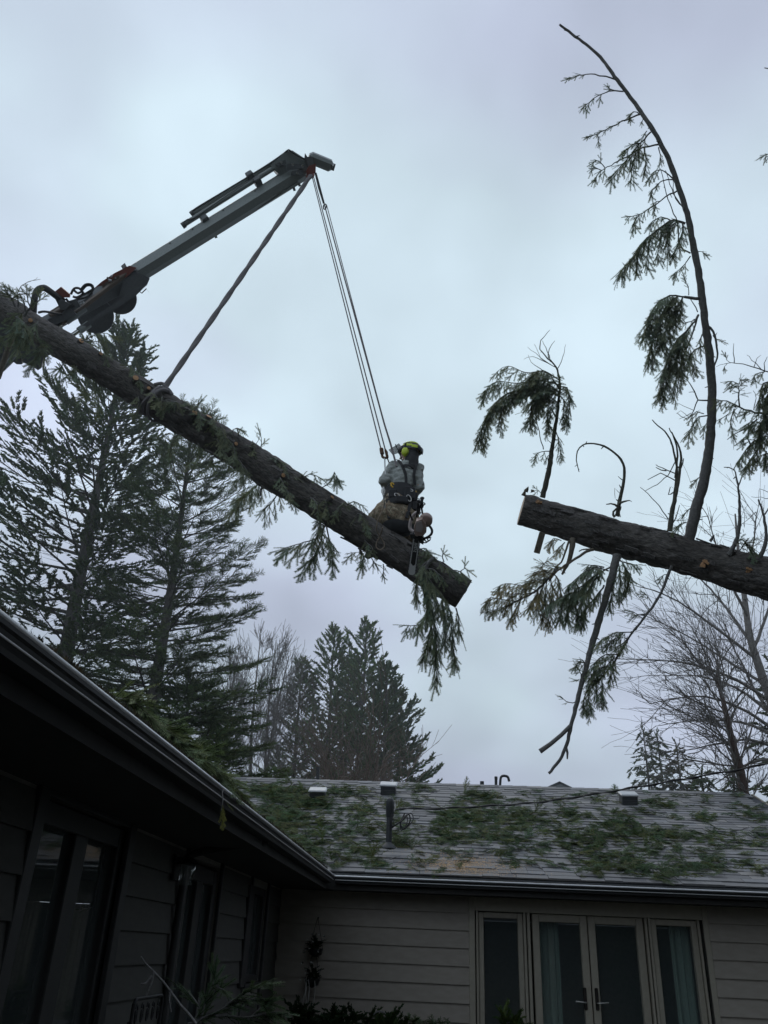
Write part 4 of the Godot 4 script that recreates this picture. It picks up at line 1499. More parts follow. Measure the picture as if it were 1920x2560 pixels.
	for i in 4:
		var b := MB.new()
		var g := []
		var p0: Vector3 = ends[i][0]
		var p1: Vector3 = ends[i][1]
		p0.y = 2.42 + 0.417 * (-1.4 - p0.x)
		p1.y = 2.44 + 0.417 * (-1.4 - p1.x)
		var root := thing("fallen_bough", lab[i], "bough", p0, "fir boughs on the left roof edge")
		var l := [root, b, g, "stem"]
		for j in 3:
			var o := Vector3(rf(-0.25, 0.0), 0.0, rf(-0.25, 0.25))
			o.y = -0.417 * o.x
			twig(b, g, [p0 + o, (p0 + p1) / 2 + o * 0.6 + Vector3.UP * 0.10, p1 + o * 0.3 + Vector3.UP * 0.05], 0.010, 0.003, 0.05, 34.0, 0.9, 0.05)
		var s := obj("stem", b, M.limb_bark, root)
		scatter("needles", SPRAY.near[i % 3], g, tints(19, Color(0.75, 0.8, 0.6), 0.3, 0.1), s)
	var sp := thing("dangling_sprig", "small sprig dangling from the left gutter near the shingled roof", "sprig", Vector3(-1.29, 2.33, -5.147))
	var sb := MB.new()
	var sg := []
	twig(sb, sg, [Vector3(-1.29, 2.336, -5.143), Vector3(-1.275, 2.271, -5.073), Vector3(-1.27, 2.195, -5.064)], 0.005, 0.002, 0.55, 30.0, 0.35, 0.6)
	twig(sb, sg, [Vector3(-1.275, 2.261, -5.079), Vector3(-1.27, 2.267, -5.161), Vector3(-1.26, 2.252, -5.169)], 0.004, 0.002, 0.7, 20.0, 0.3, 0.6)
	var so := obj("stem", sb, M.limb_bark, sp)
	scatter("needles", SPRAY.near[1], sg, tints(5, Color(1.3, 1.2, 0.7)), so)


func neighbour() -> void:
	var ap: Vector3 = Vector3(4.311, 6.997, -30)
	var h := thing("neighbour_house", "grey gable of a neighbouring house peeping over the ridge", "house", Vector3(ap.x, 0, ap.z))
	var b := MB.new()
	b.aabb(Vector3(ap.x - 4.2, 0, ap.z - 9.0), Vector3(ap.x + 4.2, ap.y - 2.2, ap.z - 0.4))
	obj("wall", b, M.neighbour_wall, h)
	var g := MB.new()
	g.prism([Vector2(-4.2, ap.y - 2.2), Vector2(4.2, ap.y - 2.2), Vector2(0, ap.y - 0.32)], Vector3(ap.x, 0, ap.z - 0.45), Vector3.RIGHT, Vector3.UP, Vector3(0, 0, 1), 0.1)
	obj("gable", g, M.neighbour_wall, h)
	var r := MB.new()
	for sd in [-1.0, 1.0]:
		slab(r, ap + Vector3(sd * 4.8, -2.2, 0), Vector3(0, 0, -9.4), Vector3(-sd * 4.8, 2.2, 0), 0.12)
	obj("roof", r, M.roofing, h)
	var t := MB.new()
	for sd in [-1.0, 1.0]:
		var e := Vector3(sd * 4.8, -2.2, 0)
		t.hexa([ap + Vector3(0, -0.42, 0.01), ap + e + Vector3(0, -0.42, 0.01), ap + e + Vector3(0, -0.42, 0.05), ap + Vector3(0, -0.42, 0.05), ap + Vector3(0, -0.1, 0.01), ap + e + Vector3(0, -0.1, 0.01), ap + e + Vector3(0, -0.1, 0.05), ap + Vector3(0, -0.1, 0.05)])
	obj("barge_board", t, M.neighbour_wall, h)


func trees() -> void:
	var fir := conifer("fir_tree", "tall fir at far left with bare lower trunk and upswept clumped branches", "tall conifers behind the left roof", Vector3(-10.404, 0, -22.733), Vector3(-11.219, 20.523, -22.342), 0.42, 4.9, 0.28, 160, SPRAY.fir, {"up_top": 0.85, "up_low": 0.02, "droop": 0.14, "tip": 0.24, "gap": 0.082, "fill": 0.2, "hang": 0.15, "lift": 0.18, "size": 0.95, "pw": 0.62, "lean": Vector3(-0.6, 0, 0.1), "tint": Color(1.2, 1.25, 1.05)})
	var pine := conifer("pine_tree", "feathery pine with flat tiers of boughs, right of the tall fir", "tall conifers behind the left roof", Vector3(-7.111, 0, -20.819), Vector3(-7.618, 15.905, -20.639), 0.31, 3.15, 0.22, 135, SPRAY.pine, {"up_top": 0.75, "up_low": 0.05, "droop": 0.18, "tip": 0.22, "gap": 0.085, "fill": 0.3, "hang": 0.2, "size": 0.95, "pw": 0.5, "lift": 0.15, "lean": Vector3(0.25, 0, 0.1), "tint": Color(1.2, 1.25, 1.05)})
	conifer("fir_tree", "dense dark young fir filling the corner between left roof edge and shingled roof", "evergreens low behind the roofs", Vector3(-5.948, 0, -24.282), Vector3(-6.465, 7.384, -24.149), 0.2, 1.7, 0.15, 80, SPRAY.pine, {"gap": 0.11, "size": 1.15, "fill": 0.1, "pw": 0.5, "hang": 0.3, "tint": Color(0.85, 0.95, 0.7)})
	conifer("fir_tree", "fluffy olive evergreen rising under the pine's lowest boughs", "evergreens low behind the roofs", Vector3(-6.021, 0, -20.118), Vector3(-6.228, 7.379, -20.055), 0.15, 1.8, 0.3, 60, SPRAY.pine, {"gap": 0.12, "size": 1.2, "fill": 0.1, "pw": 0.5, "tint": Color(1.0, 1.05, 0.8)})
	var mid := [[837, 1569, 40.0, 3.8, "left one of the two highest spires in the fir clump above the roof vents"], [917, 1553, 39.0, 4.0, "tallest spire of the fir clump, directly above the larger roof vent"], [968, 1668, 36.0, 3.0, "dark pointed fir in front, on the right of the fir clump"], [757, 1655, 41.0, 3.0, "shorter fir on the left shoulder of the fir clump"], [1003, 1735, 38.0, 3.1, "low ragged fir with one long bough reaching right of the clump"], [880, 1650, 42.0, 3.2, "fir spire half hidden at the back of the fir clump"]]
	var bases := [Vector3(-5.247, 15.848, -39.654), Vector3(-3.545, 15.882, -38.839), Vector3(-2.255, 12.836, -35.929), Vector3(-6.884, 14.428, -40.418), Vector3(-1.674, 12.196, -37.963), Vector3(-4.5, 15.025, -41.758)]
	for i in 6:
		var top: Vector3 = bases[i]
		conifer("fir_tree", mid[i][4], "firs of the clump beyond the ridge", Vector3(top.x, 0, top.z), top, 0.28, mid[i][3], 0.12, 132, SPRAY.distant, {"up_top": 0.95, "up_low": 0.0, "droop": 0.12, "tip": 0.2, "gap": 0.15, "fill": 0.15, "size": 0.85, "pw": 0.66, "hang": 0.25, "lift": 0.25, "jag": 0.6, "tint": [Color(1.4, 1.5, 1.1), Color(1.3, 1.45, 1.1), Color(0.95, 1.1, 0.95), Color(1.3, 1.3, 1.1), Color(1.1, 1.15, 1.0), Color(1.0, 1.05, 0.95)][i]})
	var ced := [["cedar", "left spire of the small dark cedars at the right of the roof"], ["cedar", "middle spire of the small dark cedars at the right"], ["cedar", "right brownish spire of the small dark cedars"], ["bush", "low dark evergreen bush just right of the small cedars"], ["bush", "dark evergreen bush beside the reddish leaning trunk"]]
	var ct := [Vector3(9.544, 11.085, -38.845), Vector3(10.359, 11.117, -39.67), Vector3(10.875, 10.385, -38.493), Vector3(9.39, 7.642, -30.591), Vector3(9.7, 7.165, -28.389)]
	for i in 5:
		var top: Vector3 = ct[i]
		conifer("cedar_tree" if i < 3 else "evergreen_bush", ced[i][1], "small evergreens beyond the right end of the roof", Vector3(top.x, 0, top.z), top, 0.16, 2.1 if i < 3 else 2.0, 0.1, 90, SPRAY.distant, {"up_top": 0.3, "up_low": -0.1, "droop": 0.35, "tip": 0.1, "gap": 0.17, "fill": 0.1, "size": 0.8, "pw": 0.75, "hang": 0.7, "jag": 0.45, "tint": Color(0.95, 0.9, 0.9) if i != 2 else Color(1.15, 0.8, 0.75)})
	# leafless trees
	var o0 := {"kids": 4, "bend": 0.10, "rise": Vector3(0, 0.07, 0), "a0": 0.25, "a1": 0.7, "rmin": 0.007, "seg": 0.4}
	var k := 0
	var labs := ["thin grey leafless tree just right of the pine's lower boughs", "slender leafless tree with a forked top left of the fir clump", "leafless tree leaning left, nearest the fir clump", "leafless sapling showing through the pine's lower boughs"]
	for q in [[Vector3(-6.384, 0, -31.357), Vector3(-7.125, 12.608, -31.197)], [Vector3(-6.129, 0, -32.426), Vector3(-6.71, 12.755, -32.311)], [Vector3(-6.448, 0, -30.322), Vector3(-5.757, 11.471, -30.461)], [Vector3(-6.981, 0, -29.177), Vector3(-7.443, 10.97, -29.062)]]:
		var base: Vector3 = q[0]
		var top: Vector3 = q[1]
		var t := thing("bare_tree", labs[k], "tree", base, "leafless trees left of the fir clump")
		var b := MB.new()
		var L := (top - base).length()
		var line := spline([base, base.lerp(top, 0.3) + Vector3(0.15, 0, 0), base.lerp(top, 0.65) + Vector3(-0.15, 0, 0), top], 0.5)
		b.tube(line, ramp(0.13, 0.012, line.size()), 7, false)
		obj("trunk", b, M.alder_bark, t)
		var c := MB.new()
		for i in 18:
			var f := 0.46 + 0.53 * i / 18.0
			var p: Vector3 = line[int(f * (line.size() - 1))]
			var az := rf(0, TAU)
			bare_grow(c, p, Vector3(cos(az) * 0.6, 1.0, sin(az) * 0.6).normalized(), (1.0 - f) * L * rf(0.25, 0.42) + 0.4, 0.035 * (1.05 - f), 2, o0)
		obj("branches", c, M.alder_bark, t)
		k += 1
	# the brown thicket in front of the firs
	var th: Vector3 = Vector3(-2.689, 0, -30.883)
	var t := thing("bare_thicket", "brown leafless thicket of arching stems in front of the fir clump", "shrub", th)
	var b := MB.new()
	for i in 30:
		var az := rf(0, TAU)
		var ln := Vector3(cos(az) * rf(0.1, 0.5), 1.0, sin(az) * 0.4)
		var foot := th + Vector3(cos(az) * rf(0, 0.8), 0.0, sin(az) * 0.8)
		var crotch := foot + Vector3(cos(az) * 0.5, rf(4.0, 6.2), sin(az) * 0.4)
		b.tube([foot, crotch], [0.05, 0.03], 5, false)
		bare_grow(b, crotch, ln.normalized(), rf(1.6, 3.0), 0.03, 2, {"kids": 4, "bend": 0.16, "rise": Vector3(0, -0.02, 0), "a0": 0.3, "a1": 0.9, "rmin": 0.008, "seg": 0.45})
	obj("stems", b, M.brown_twig, t)
	var t2 := thing("bare_thicket", "low leafless scrub at the right foot of the fir clump", "shrub", Vector3(-0.237, 0, -33.999))
	var b2 := MB.new()
	for i in 4:
		var az := rf(0, TAU)
		bare_grow(b2, origins[t2] + Vector3(cos(az) * 0.8, 5.4, sin(az) * 0.8), Vector3(cos(az) * 0.5 + 0.15, 1.0, sin(az) * 0.5).normalized(), rf(0.5, 1.0), 0.014, 2, {"kids": 3, "bend": 0.14, "rise": Vector3(0, 0.02, 0), "rmin": 0.006, "seg": 0.4})
	for i in 5:
		b2.tube([origins[t2] + Vector3(0.3 * i - 0.6, 0, 0.2 * i - 0.4), origins[t2] + Vector3(0.35 * i - 0.7, 5.6, 0.25 * i - 0.5)], [0.05, 0.03], 5, false)
	obj("stems", b2, M.alder_bark, t2)
	# the big leafless tree at the right edge
	var rt := thing("bare_tree", "large leafless tree at the right edge with long arching catkin-hung branches", "tree", Vector3(7.393, 0, -18.584))
	var rb := MB.new()
	var tl := spline([Vector3(7.393, 0, -18.584), Vector3(7.469, 6.087, -18.553), Vector3(7.362, 7.357, -18.596), Vector3(7.267, 8.254, -18.633), Vector3(7.405, 9.345, -18.901), Vector3(7.547, 10.526, -19.168), Vector3(7.79, 12.018, -19.502)], 0.3)
	rb.tube(tl, ramp(0.24, 0.02, tl.size(), 0.8), 9, false)
	obj("trunk", rb, M.alder_bark, rt)
	var lb := MB.new()
	var o1 := {"kids": 4, "bend": 0.2, "rise": Vector3(-0.02, 0.02, 0), "a0": 0.3, "a1": 0.95, "rmin": 0.004, "seg": 0.2, "pull": Vector3(-0.22, 0.02, 0)}
	var arcs := [
		[Vector3(7.325, 7.737, -18.61), Vector3(6.443, 8.418, -18.405), Vector3(5.471, 9.063, -18.195), Vector3(4.618, 9.396, -18.224)],
		[Vector3(7.28, 8.126, -18.628), Vector3(6.955, 9.483, -19.284), Vector3(6.578, 10.434, -19.732), Vector3(6.274, 11.006, -20.041)],
		[Vector3(7.372, 7.17, -18.592), Vector3(6.763, 8.066, -19.352), Vector3(6.124, 8.926, -20.087), Vector3(5.457, 9.537, -20.589)],
		[Vector3(7.407, 6.802, -18.578), Vector3(6.427, 7.181, -18.092), Vector3(5.342, 7.388, -17.816), Vector3(4.07, 7.398, -17.739)],
		[Vector3(7.45, 6.44, -18.561), Vector3(7.088, 7.351, -19.555), Vector3(6.464, 7.887, -20.4), Vector3(5.707, 8.128, -21.247)],
		[Vector3(7.469, 6.087, -18.553), Vector3(6.589, 6.484, -18.14), Vector3(5.662, 6.666, -17.927), Vector3(4.613, 6.461, -17.916)],
		[Vector3(7.478, 5.913, -18.549), Vector3(7.105, 6.418, -19.23), Vector3(6.379, 6.686, -20.008), Vector3(5.39, 6.662, -20.607)],
		[Vector3(7.474, 5.656, -18.551), Vector3(6.713, 5.789, -18.095), Vector3(5.871, 5.629, -17.86), Vector3(5.084, 5.426, -17.788)],
		[Vector3(7.285, 8.816, -18.626), Vector3(6.861, 9.672, -18.253), Vector3(6.622, 10.4, -18.022), Vector3(6.485, 11.07, -17.859)],
		[Vector3(7.294, 9.219, -18.622), Vector3(7.478, 10.024, -18.55), Vector3(7.707, 10.736, -18.455), Vector3(7.86, 11.481, -18.391)],
		[Vector3(7.305, 8.026, -18.618), Vector3(7.77, 8.874, -18.754), Vector3(8.187, 9.827, -18.794), Vector3(8.53, 11.059, -18.861)],
		[Vector3(7.473, 6.35, -18.551), Vector3(7.263, 7.057, -18.849), Vector3(7.127, 7.897, -19.114), Vector3(6.881, 9.153, -19.523)],
		[Vector3(7.44, 6.619, -18.565), Vector3(7.933, 7.431, -18.795), Vector3(8.303, 8.362, -18.962), Vector3(8.704, 9.444, -19.111)],
		[Vector3(7.483, 5.486, -18.547), Vector3(7.183, 5.589, -19.094), Vector3(6.872, 5.49, -19.526), Vector3(6.53, 5.295, -19.959)]]
	var cat := []
	for a in arcs:
		var p := spline(a, 0.22, 0.01)
		lb.tube(p, ramp(0.042, 0.007, p.size()), 6, false)
		for i in range(3, p.size()):
			var d: Vector3 = (p[i] - p[i - 1]).normalized()
			if rng.randf() < 0.78:
				bare_grow(lb, p[i], (d + rv() * 1.0 + Vector3(-0.05, 0.12, 0)).normalized(), rf(0.35, 1.2), 0.012, 1, o1)
			if rng.randf() < 0.6:
				cat.append(p[i])
	obj("branches", lb, M.alder_bark, rt)
	var cf := []
	for q in cat:
		for j in 5:
			var s := rf(0.04, 0.09)
			cf.append(Transform3D(Basis.from_scale(Vector3(0.006, s, 0.006)), q + rv() * 0.5 + Vector3.DOWN * s))
	var cm := MB.new()
	cm.lathe(Transform3D(), [Vector2(0, -1), Vector2(1, -0.6), Vector2(1, 0.6), Vector2(0, 1)], 5)
	cm.c.fill(lin(0.36, 0.3, 0.26))
	scatter("catkins", cm.mesh(M.sawdust), cf, [Color(0.09, 0.07, 0.06)], rt)
	var lt := thing("bare_tree", "reddish leaning trunk of a leafless tree at the right end of the roof", "tree", Vector3(5.994, 0, -16.973))
	var lm := MB.new()
	var lp := spline([Vector3(5.994, 0, -16.973), Vector3(5.982, 4.448, -16.977), Vector3(5.953, 5.055, -16.987), Vector3(5.907, 5.614, -17.003), Vector3(5.869, 6.275, -17.016), Vector3(5.872, 6.903, -17.227)], 0.3)
	lm.tube(lp, ramp(0.13, 0.03, lp.size(), 1.6), 9, false)
	obj("trunk", lm, M.red_bark, lt)
	var lc := MB.new()
	for i in range(int(lp.size() * 0.55), lp.size()):
		for j in 3:
			bare_grow(lc, lp[i], (Vector3(rf(-0.9, 0.5), rf(0.1, 0.9), rf(-0.6, 0.6))).normalized(), rf(0.6, 1.6), 0.02, 2, o1)
	obj("branches", lc, M.alder_bark, lt)
	# deep green background to the far right, behind the leafless branches
	conifer("fir_tree", "dark conifer at the right edge behind the leafless branches", "small evergreens beyond the right end of the roof", Vector3(9.889, 0, -25.124), Vector3(10.446, 9.985, -24.898), 0.2, 2.1, 0.2, 70, SPRAY.distant, {"gap": 0.2, "size": 0.8, "hang": 0.5, "jag": 0.5})


func hanging_log() -> void:
	var L: Vector3 = Vector3(-4.164, 7.398, -7.206)
	var R: Vector3 = Vector3(0.273, 4.936, -8.26)
	var dir := (R - L).normalized()
	var far := L - dir * 5.2
	var o := thing("hanging_log", "limbed conifer trunk hung slantwise from the crane sling, climber near its cut end", "log", Vector3(-2.263, 6.435, -7.796))
	var b := bark_log([far, L, Vector3(-2.263, 6.427, -7.801), R], [0.10, 0.147, 0.181, 0.178], 26.0, 44, 0.020, 3)
	obj("trunk", b, M.bark, o)
	cut_disc(o, R + dir * 0.002, dir, 0.180, M.log_end)
	cut_disc(o, far, -dir, 0.11, M.log_end)
	# sawn limb stubs, each facing its own way
	var toc := (Vector3(0, 1.5, 0) - L).normalized()
	var up := dir.cross(toc).cross(dir).normalized()
	var hi := toc.cross(dir).normalized()
	if hi.y < 0:
		hi = -hi
	for q in [[Vector3(-4.689, 7.588, -6.631), 0.2, 0.9, 0.024, 0.05], [Vector3(-4.157, 7.398, -6.923), 0.6, 0.7, 0.03, 0.06], [Vector3(-3.914, 7.297, -7.076), 0.7, 0.7, 0.024, 0.05], [Vector3(-3.494, 6.986, -7.263), 0.6, 0.8, 0.032, 0.06], [Vector3(-3.348, 6.891, -7.336), 0.5, 0.9, 0.020, 0.05], [Vector3(-2.767, 6.745, -7.422), 1.0, 0.5, 0.036, 0.02], [Vector3(-2.572, 6.749, -7.552), 1.0, 0.25, 0.034, 0.05], [Vector3(-2.298, 6.471, -7.578), 0.6, 0.8, 0.022, 0.03], [Vector3(-1.764, 6.131, -7.751), 0.5, 0.9, 0.024, 0.03], [Vector3(-1.206, 5.911, -7.868), 0.8, 0.6, 0.022, 0.03]]:
		var out: Vector3 = (hi * q[1] + toc * q[2] + rv() * 0.15).normalized()
		var near := Geometry3D.get_closest_point_to_segment_uncapped(q[0], L, R)
		stub(o, near + out * 0.145, out, q[3], q[4])
	# sprays that the climber's saw has left
	var l := limb(o, [Vector3(-2.261, 6.557, -7.718), Vector3(-2.262, 6.585, -7.637), Vector3(-2.27, 6.611, -7.555)], 0.012, 0.006)
	twig(l[1], l[2], [Vector3(-2.369, 6.599, -7.658), Vector3(-2.279, 6.61, -7.554), Vector3(-2.178, 6.537, -7.508)], 0.008, 0.003, 0.1, 32.0, 0.6, 0.3)
	twig(l[1], l[2], [Vector3(-2.066, 6.375, -7.767), Vector3(-1.999, 6.497, -7.707), Vector3(-2.02, 6.589, -7.641)], 0.008, 0.003, 0.2, 20.8, 0.5, 0.2)
	twig(l[1], l[2], [Vector3(-2.065, 6.489, -7.695), Vector3(-2.029, 6.55, -7.664), Vector3(-2.011, 6.646, -7.605)], 0.004, 0.002)
	twig(l[1], l[2], [Vector3(-2, 6.345, -7.803), Vector3(-1.827, 6.33, -7.735), Vector3(-1.699, 6.176, -7.739), Vector3(-1.612, 6.127, -7.786)], 0.009, 0.003, 0.1, 32.0, 0.8, 0.5)
	twig(l[1], l[2], [Vector3(-1.568, 6.093, -7.816), Vector3(-1.437, 6.163, -7.8), Vector3(-1.327, 6.133, -7.837)], 0.009, 0.003, 0.1, 24.0, 0.7, 0.4)
	twig(l[1], l[2], [Vector3(-1.37, 5.995, -7.91), Vector3(-1.21, 6.078, -7.829), Vector3(-1.16, 6.152, -7.735), Vector3(-1.115, 6.079, -7.785)], 0.009, 0.003, 0.3, 27.2, 0.7, 0.9)
	twig(l[1], l[2], [Vector3(-1.048, 5.833, -7.934), Vector3(-0.938, 5.878, -7.922), Vector3(-0.84, 5.808, -7.857)], 0.008, 0.003, 0.1, 27.2, 0.7, 0.5)
	twig(l[1], l[2], [Vector3(-2.839, 6.785, -7.494), Vector3(-2.753, 6.855, -7.477), Vector3(-2.722, 6.886, -7.466)], 0.007, 0.003, 0.2, 32.0, 0.5, 0.0)
	finish(l, M.limb_bark, 0)
	l = limb(o, [Vector3(-2.022, 6.121, -8.05), Vector3(-2.022, 5.991, -8.006)], 0.014, 0.008)
	twig(l[1], l[2], [Vector3(-1.967, 6.279, -8.09), Vector3(-2.176, 6.329, -8.364), Vector3(-2.406, 6.255, -8.58), Vector3(-2.499, 6.186, -8.708)], 0.012, 0.004, 0.1, 27.2, 0.9, 1.1)
	twig(l[1], l[2], [Vector3(-1.821, 6.123, -8.097), Vector3(-1.93, 6.041, -8.235), Vector3(-2.04, 5.996, -8.349)], 0.010, 0.004, 0.1, 24.0, 0.8, 1.0)
	finish(l, M.limb_bark, 1)
	l = limb(o, [Vector3(-1.338, 5.769, -8.153), Vector3(-1.336, 5.649, -8.215), Vector3(-1.372, 5.563, -8.196)], 0.016, 0.010)
	twig(l[1], l[2], [Vector3(-1.27, 5.734, -8.182), Vector3(-1.372, 5.563, -8.196), Vector3(-1.54, 5.475, -8.153), Vector3(-1.704, 5.412, -8.151)], 0.012, 0.004, 0.25, 32.0, 0.9, 0.7)
	twig(l[1], l[2], [Vector3(-1.292, 5.713, -8.19), Vector3(-1.32, 5.504, -8.177), Vector3(-1.376, 5.338, -8.192), Vector3(-1.441, 5.251, -8.165)], 0.010, 0.004, 0.3, 32.0, 0.8, 0.9)
	twig(l[1], l[2], [Vector3(-1.27, 5.734, -8.182), Vector3(-1.209, 5.492, -8.2), Vector3(-1.163, 5.291, -8.19)], 0.010, 0.004, 0.3, 28.8, 0.8, 1.0)
	finish(l, M.limb_bark, 2)
	l = limb(o, [Vector3(-0.875, 5.452, -8.262), Vector3(-0.852, 5.393, -8.292)], 0.014, 0.010)
	twig(l[1], l[2], [Vector3(-0.898, 5.471, -8.25), Vector3(-0.83, 5.394, -8.294), Vector3(-0.846, 5.291, -8.285)], 0.010, 0.004, 0.1, 35.2, 0.75, 1.0)
	twig(l[1], l[2], [Vector3(-0.763, 5.397, -8.299), Vector3(-0.717, 5.338, -8.33), Vector3(-0.686, 5.319, -8.342)], 0.008, 0.003, 0.1, 28.8, 0.65, 0.9)
	twig(l[1], l[2], [Vector3(-0.607, 5.281, -8.255), Vector3(-0.606, 5.2, -8.292), Vector3(-0.61, 5.16, -8.309)], 0.006, 0.003, 0.1, 32.0, 0.5, 1.2)
	finish(l, M.limb_bark, 0)
	# the big bough that trails from the cut end
	l = limb(o, [Vector3(-0.045, 5.208, -7.925), Vector3(-0.141, 5.089, -7.924), Vector3(-0.147, 4.896, -8.008), Vector3(-0.094, 4.672, -8.122), Vector3(-0.058, 4.488, -8.224)], 0.026, 0.012, 1.0, "trailing_bough")
	for q in [[Vector3(-0.129, 5.147, -7.898), Vector3(-0.21, 4.991, -7.912), Vector3(-0.229, 4.798, -7.993)], [Vector3(-0.149, 5.051, -7.941), Vector3(-0.041, 4.859, -7.917), Vector3(0.003, 4.669, -7.995)], [Vector3(-0.147, 4.935, -7.992), Vector3(-0.068, 4.686, -8.042), Vector3(-0.016, 4.454, -8.13), Vector3(-0.005, 4.238, -8.258)], [Vector3(-0.102, 4.703, -8.088), Vector3(-0.184, 4.546, -8.147), Vector3(-0.327, 4.53, -8.149)], [Vector3(-0.067, 4.566, -8.195), Vector3(-0.099, 4.408, -8.252), Vector3(-0.147, 4.231, -8.312)], [Vector3(-0.058, 4.488, -8.224), Vector3(-0.022, 4.253, -8.306), Vector3(-0.003, 4.026, -8.377)], [Vector3(0.022, 4.841, -7.979), Vector3(0.128, 4.65, -8.055), Vector3(0.159, 4.38, -8.155), Vector3(0.181, 4.167, -8.227)], [Vector3(0.044, 4.765, -8.01), Vector3(0.087, 4.516, -8.053), Vector3(0.076, 4.323, -8.123)], [Vector3(0.193, 4.744, -8.178), Vector3(0.215, 4.647, -8.215), Vector3(0.22, 4.529, -8.259)], [Vector3(-0.14, 5.05, -7.887), Vector3(-0.094, 4.801, -7.887), Vector3(-0.108, 4.572, -7.978)]]:
		twig(l[1], l[2], q, 0.010, 0.003, 0.05, 35.2, 0.85, 1.3)
	for q in [[Vector3(-0.191, 5.088, -7.923), Vector3(-0.043, 5.031, -7.842), Vector3(0.062, 4.917, -7.837)], [Vector3(-0.024, 5.21, -7.98), Vector3(0.104, 5.093, -7.923), Vector3(0.23, 5.055, -7.937), Vector3(0.285, 5.017, -7.952)], [Vector3(0.062, 5.192, -7.988), Vector3(0.044, 5.242, -7.965), Vector3(0.052, 5.288, -7.943)], [Vector3(0.233, 5.096, -8.028), Vector3(0.275, 5.135, -8.01), Vector3(0.283, 5.166, -7.995)]]:
		twig(l[1], l[2], q, 0.008, 0.004, 0.15, 27.2, 0.6, 0.7)
	finish(l, M.limb_bark, 0)
	# greenery round the butt near the crane
	l = limb(o, [Vector3(-4.534, 7.449, -6.637), Vector3(-4.45, 7.503, -6.571), Vector3(-4.362, 7.586, -6.476)], 0.016, 0.006)
	for q in [[Vector3(-4.603, 7.5, -6.543), Vector3(-4.598, 7.526, -6.446), Vector3(-4.621, 7.525, -6.353)], [Vector3(-4.576, 7.509, -6.554), Vector3(-4.551, 7.557, -6.45), Vector3(-4.583, 7.561, -6.346)], [Vector3(-4.47, 7.521, -6.616), Vector3(-4.464, 7.572, -6.497), Vector3(-4.439, 7.596, -6.415)], [Vector3(-4.452, 7.527, -6.622), Vector3(-4.355, 7.539, -6.525), Vector3(-4.327, 7.587, -6.499)], [Vector3(-4.495, 7.459, -6.579), Vector3(-4.472, 7.5, -6.482), Vector3(-4.503, 7.528, -6.434)]]:
		twig(l[1], l[2], q, 0.010, 0.003, 0.35, 28.8, 0.6, 0.3)
	twig(l[1], l[2], [Vector3(-4.608, 7.515, -6.449), Vector3(-4.509, 7.549, -6.41), Vector3(-4.428, 7.576, -6.44), Vector3(-4.407, 7.537, -6.491)], 0.009, 0.005, 0.7, 16.0, 0.5, 0.5)
	twig(l[1], l[2], [Vector3(-4.57, 7.543, -6.45), Vector3(-4.482, 7.619, -6.362), Vector3(-4.415, 7.672, -6.358), Vector3(-4.304, 7.732, -6.376)], 0.005, 0.002)
	twig(l[1], l[2], [Vector3(-4.415, 7.672, -6.358), Vector3(-4.349, 7.717, -6.36), Vector3(-4.329, 7.738, -6.353)], 0.003, 0.002)
	finish(l, M.limb_bark, 1)
	l = limb(o, [Vector3(-4.503, 7.258, -6.677), Vector3(-4.451, 7.174, -6.709), Vector3(-4.349, 7.073, -6.787)], 0.02, 0.008)
	l[3] = "sprigs"
	for i in [1, 2, 4, 6, 7, 8, 9, 11]:
		var q := [Vector3(-4.595, 7.304, -6.421), Vector3(-4.497, 7.27, -6.446), Vector3(-4.423, 7.326, -6.447), Vector3(-4.369, 7.281, -6.523), Vector3(-4.297, 7.304, -6.55), Vector3(-4.261, 7.305, -6.648), Vector3(-4.463, 7.203, -6.529), Vector3(-4.354, 7.174, -6.626), Vector3(-4.301, 7.162, -6.744), Vector3(-4.371, 7.082, -6.766), Vector3(-4.276, 7.122, -6.866), Vector3(-4.527, 7.228, -6.462), Vector3(-4.443, 7.036, -6.829)]
		var a: Vector3 = q[i]
		twig(l[1], l[2], [a, a + Vector3(rf(-0.1, 0.15), rf(-0.1, 0.05), rf(-0.05, 0.05)), a + Vector3(rf(-0.2, 0.25), rf(-0.3, -0.1), rf(-0.05, 0.1))], 0.008, 0.003, 0.0, 27.2, 0.7, 0.9)
	twig(l[1], l[2], [Vector3(-4.025, 7.402, -6.998), Vector3(-3.923, 7.464, -7.003), Vector3(-3.801, 7.495, -6.972), Vector3(-3.713, 7.501, -7.015)], 0.008, 0.003, 0.25, 20.8, 0.7, 0.9)
	twig(l[1], l[2], [Vector3(-3.975, 7.415, -7.015), Vector3(-3.866, 7.445, -7.051), Vector3(-3.772, 7.375, -7.09)], 0.008, 0.003, 0.2, 20.8, 0.7, 0.9)
	twig(l[1], l[2], [Vector3(-4.227, 7.241, -7.154), Vector3(-4.259, 7.197, -7.171), Vector3(-4.29, 7.152, -7.187)], 0.008, 0.003, 0.2, 24.0, 0.7, 0.5)
	finish(l, M.limb_bark, 2).set_meta("kind", "stuff")
	l = limb(o, [L - dir * 0.3, L - dir * 0.28], 0.01, 0.008, 1.0, "sprigs")
	for i in 34:
		var t := rf(-0.05, 0.98)
		var a := rf(-1.9, 1.9)
		var out := (toc * cos(a) - hi * sin(a) * 0.8).normalized()
		var p := L.lerp(R, t) + out * lerpf(0.145, 0.178, t)
		twig(l[1], l[2], [p - out * 0.02, p + out * 0.07 + dir * rf(-0.1, 0.12), p + out * 0.10 + dir * rf(-0.15, 0.2) + Vector3(0, -0.16, 0)], 0.007, 0.003, 0.0, 30.0, 0.55, 0.8)
	finish(l, M.limb_bark, 1).set_meta("kind", "stuff")
	# loose bark plates and hanging shreds
	var f := MB.new()
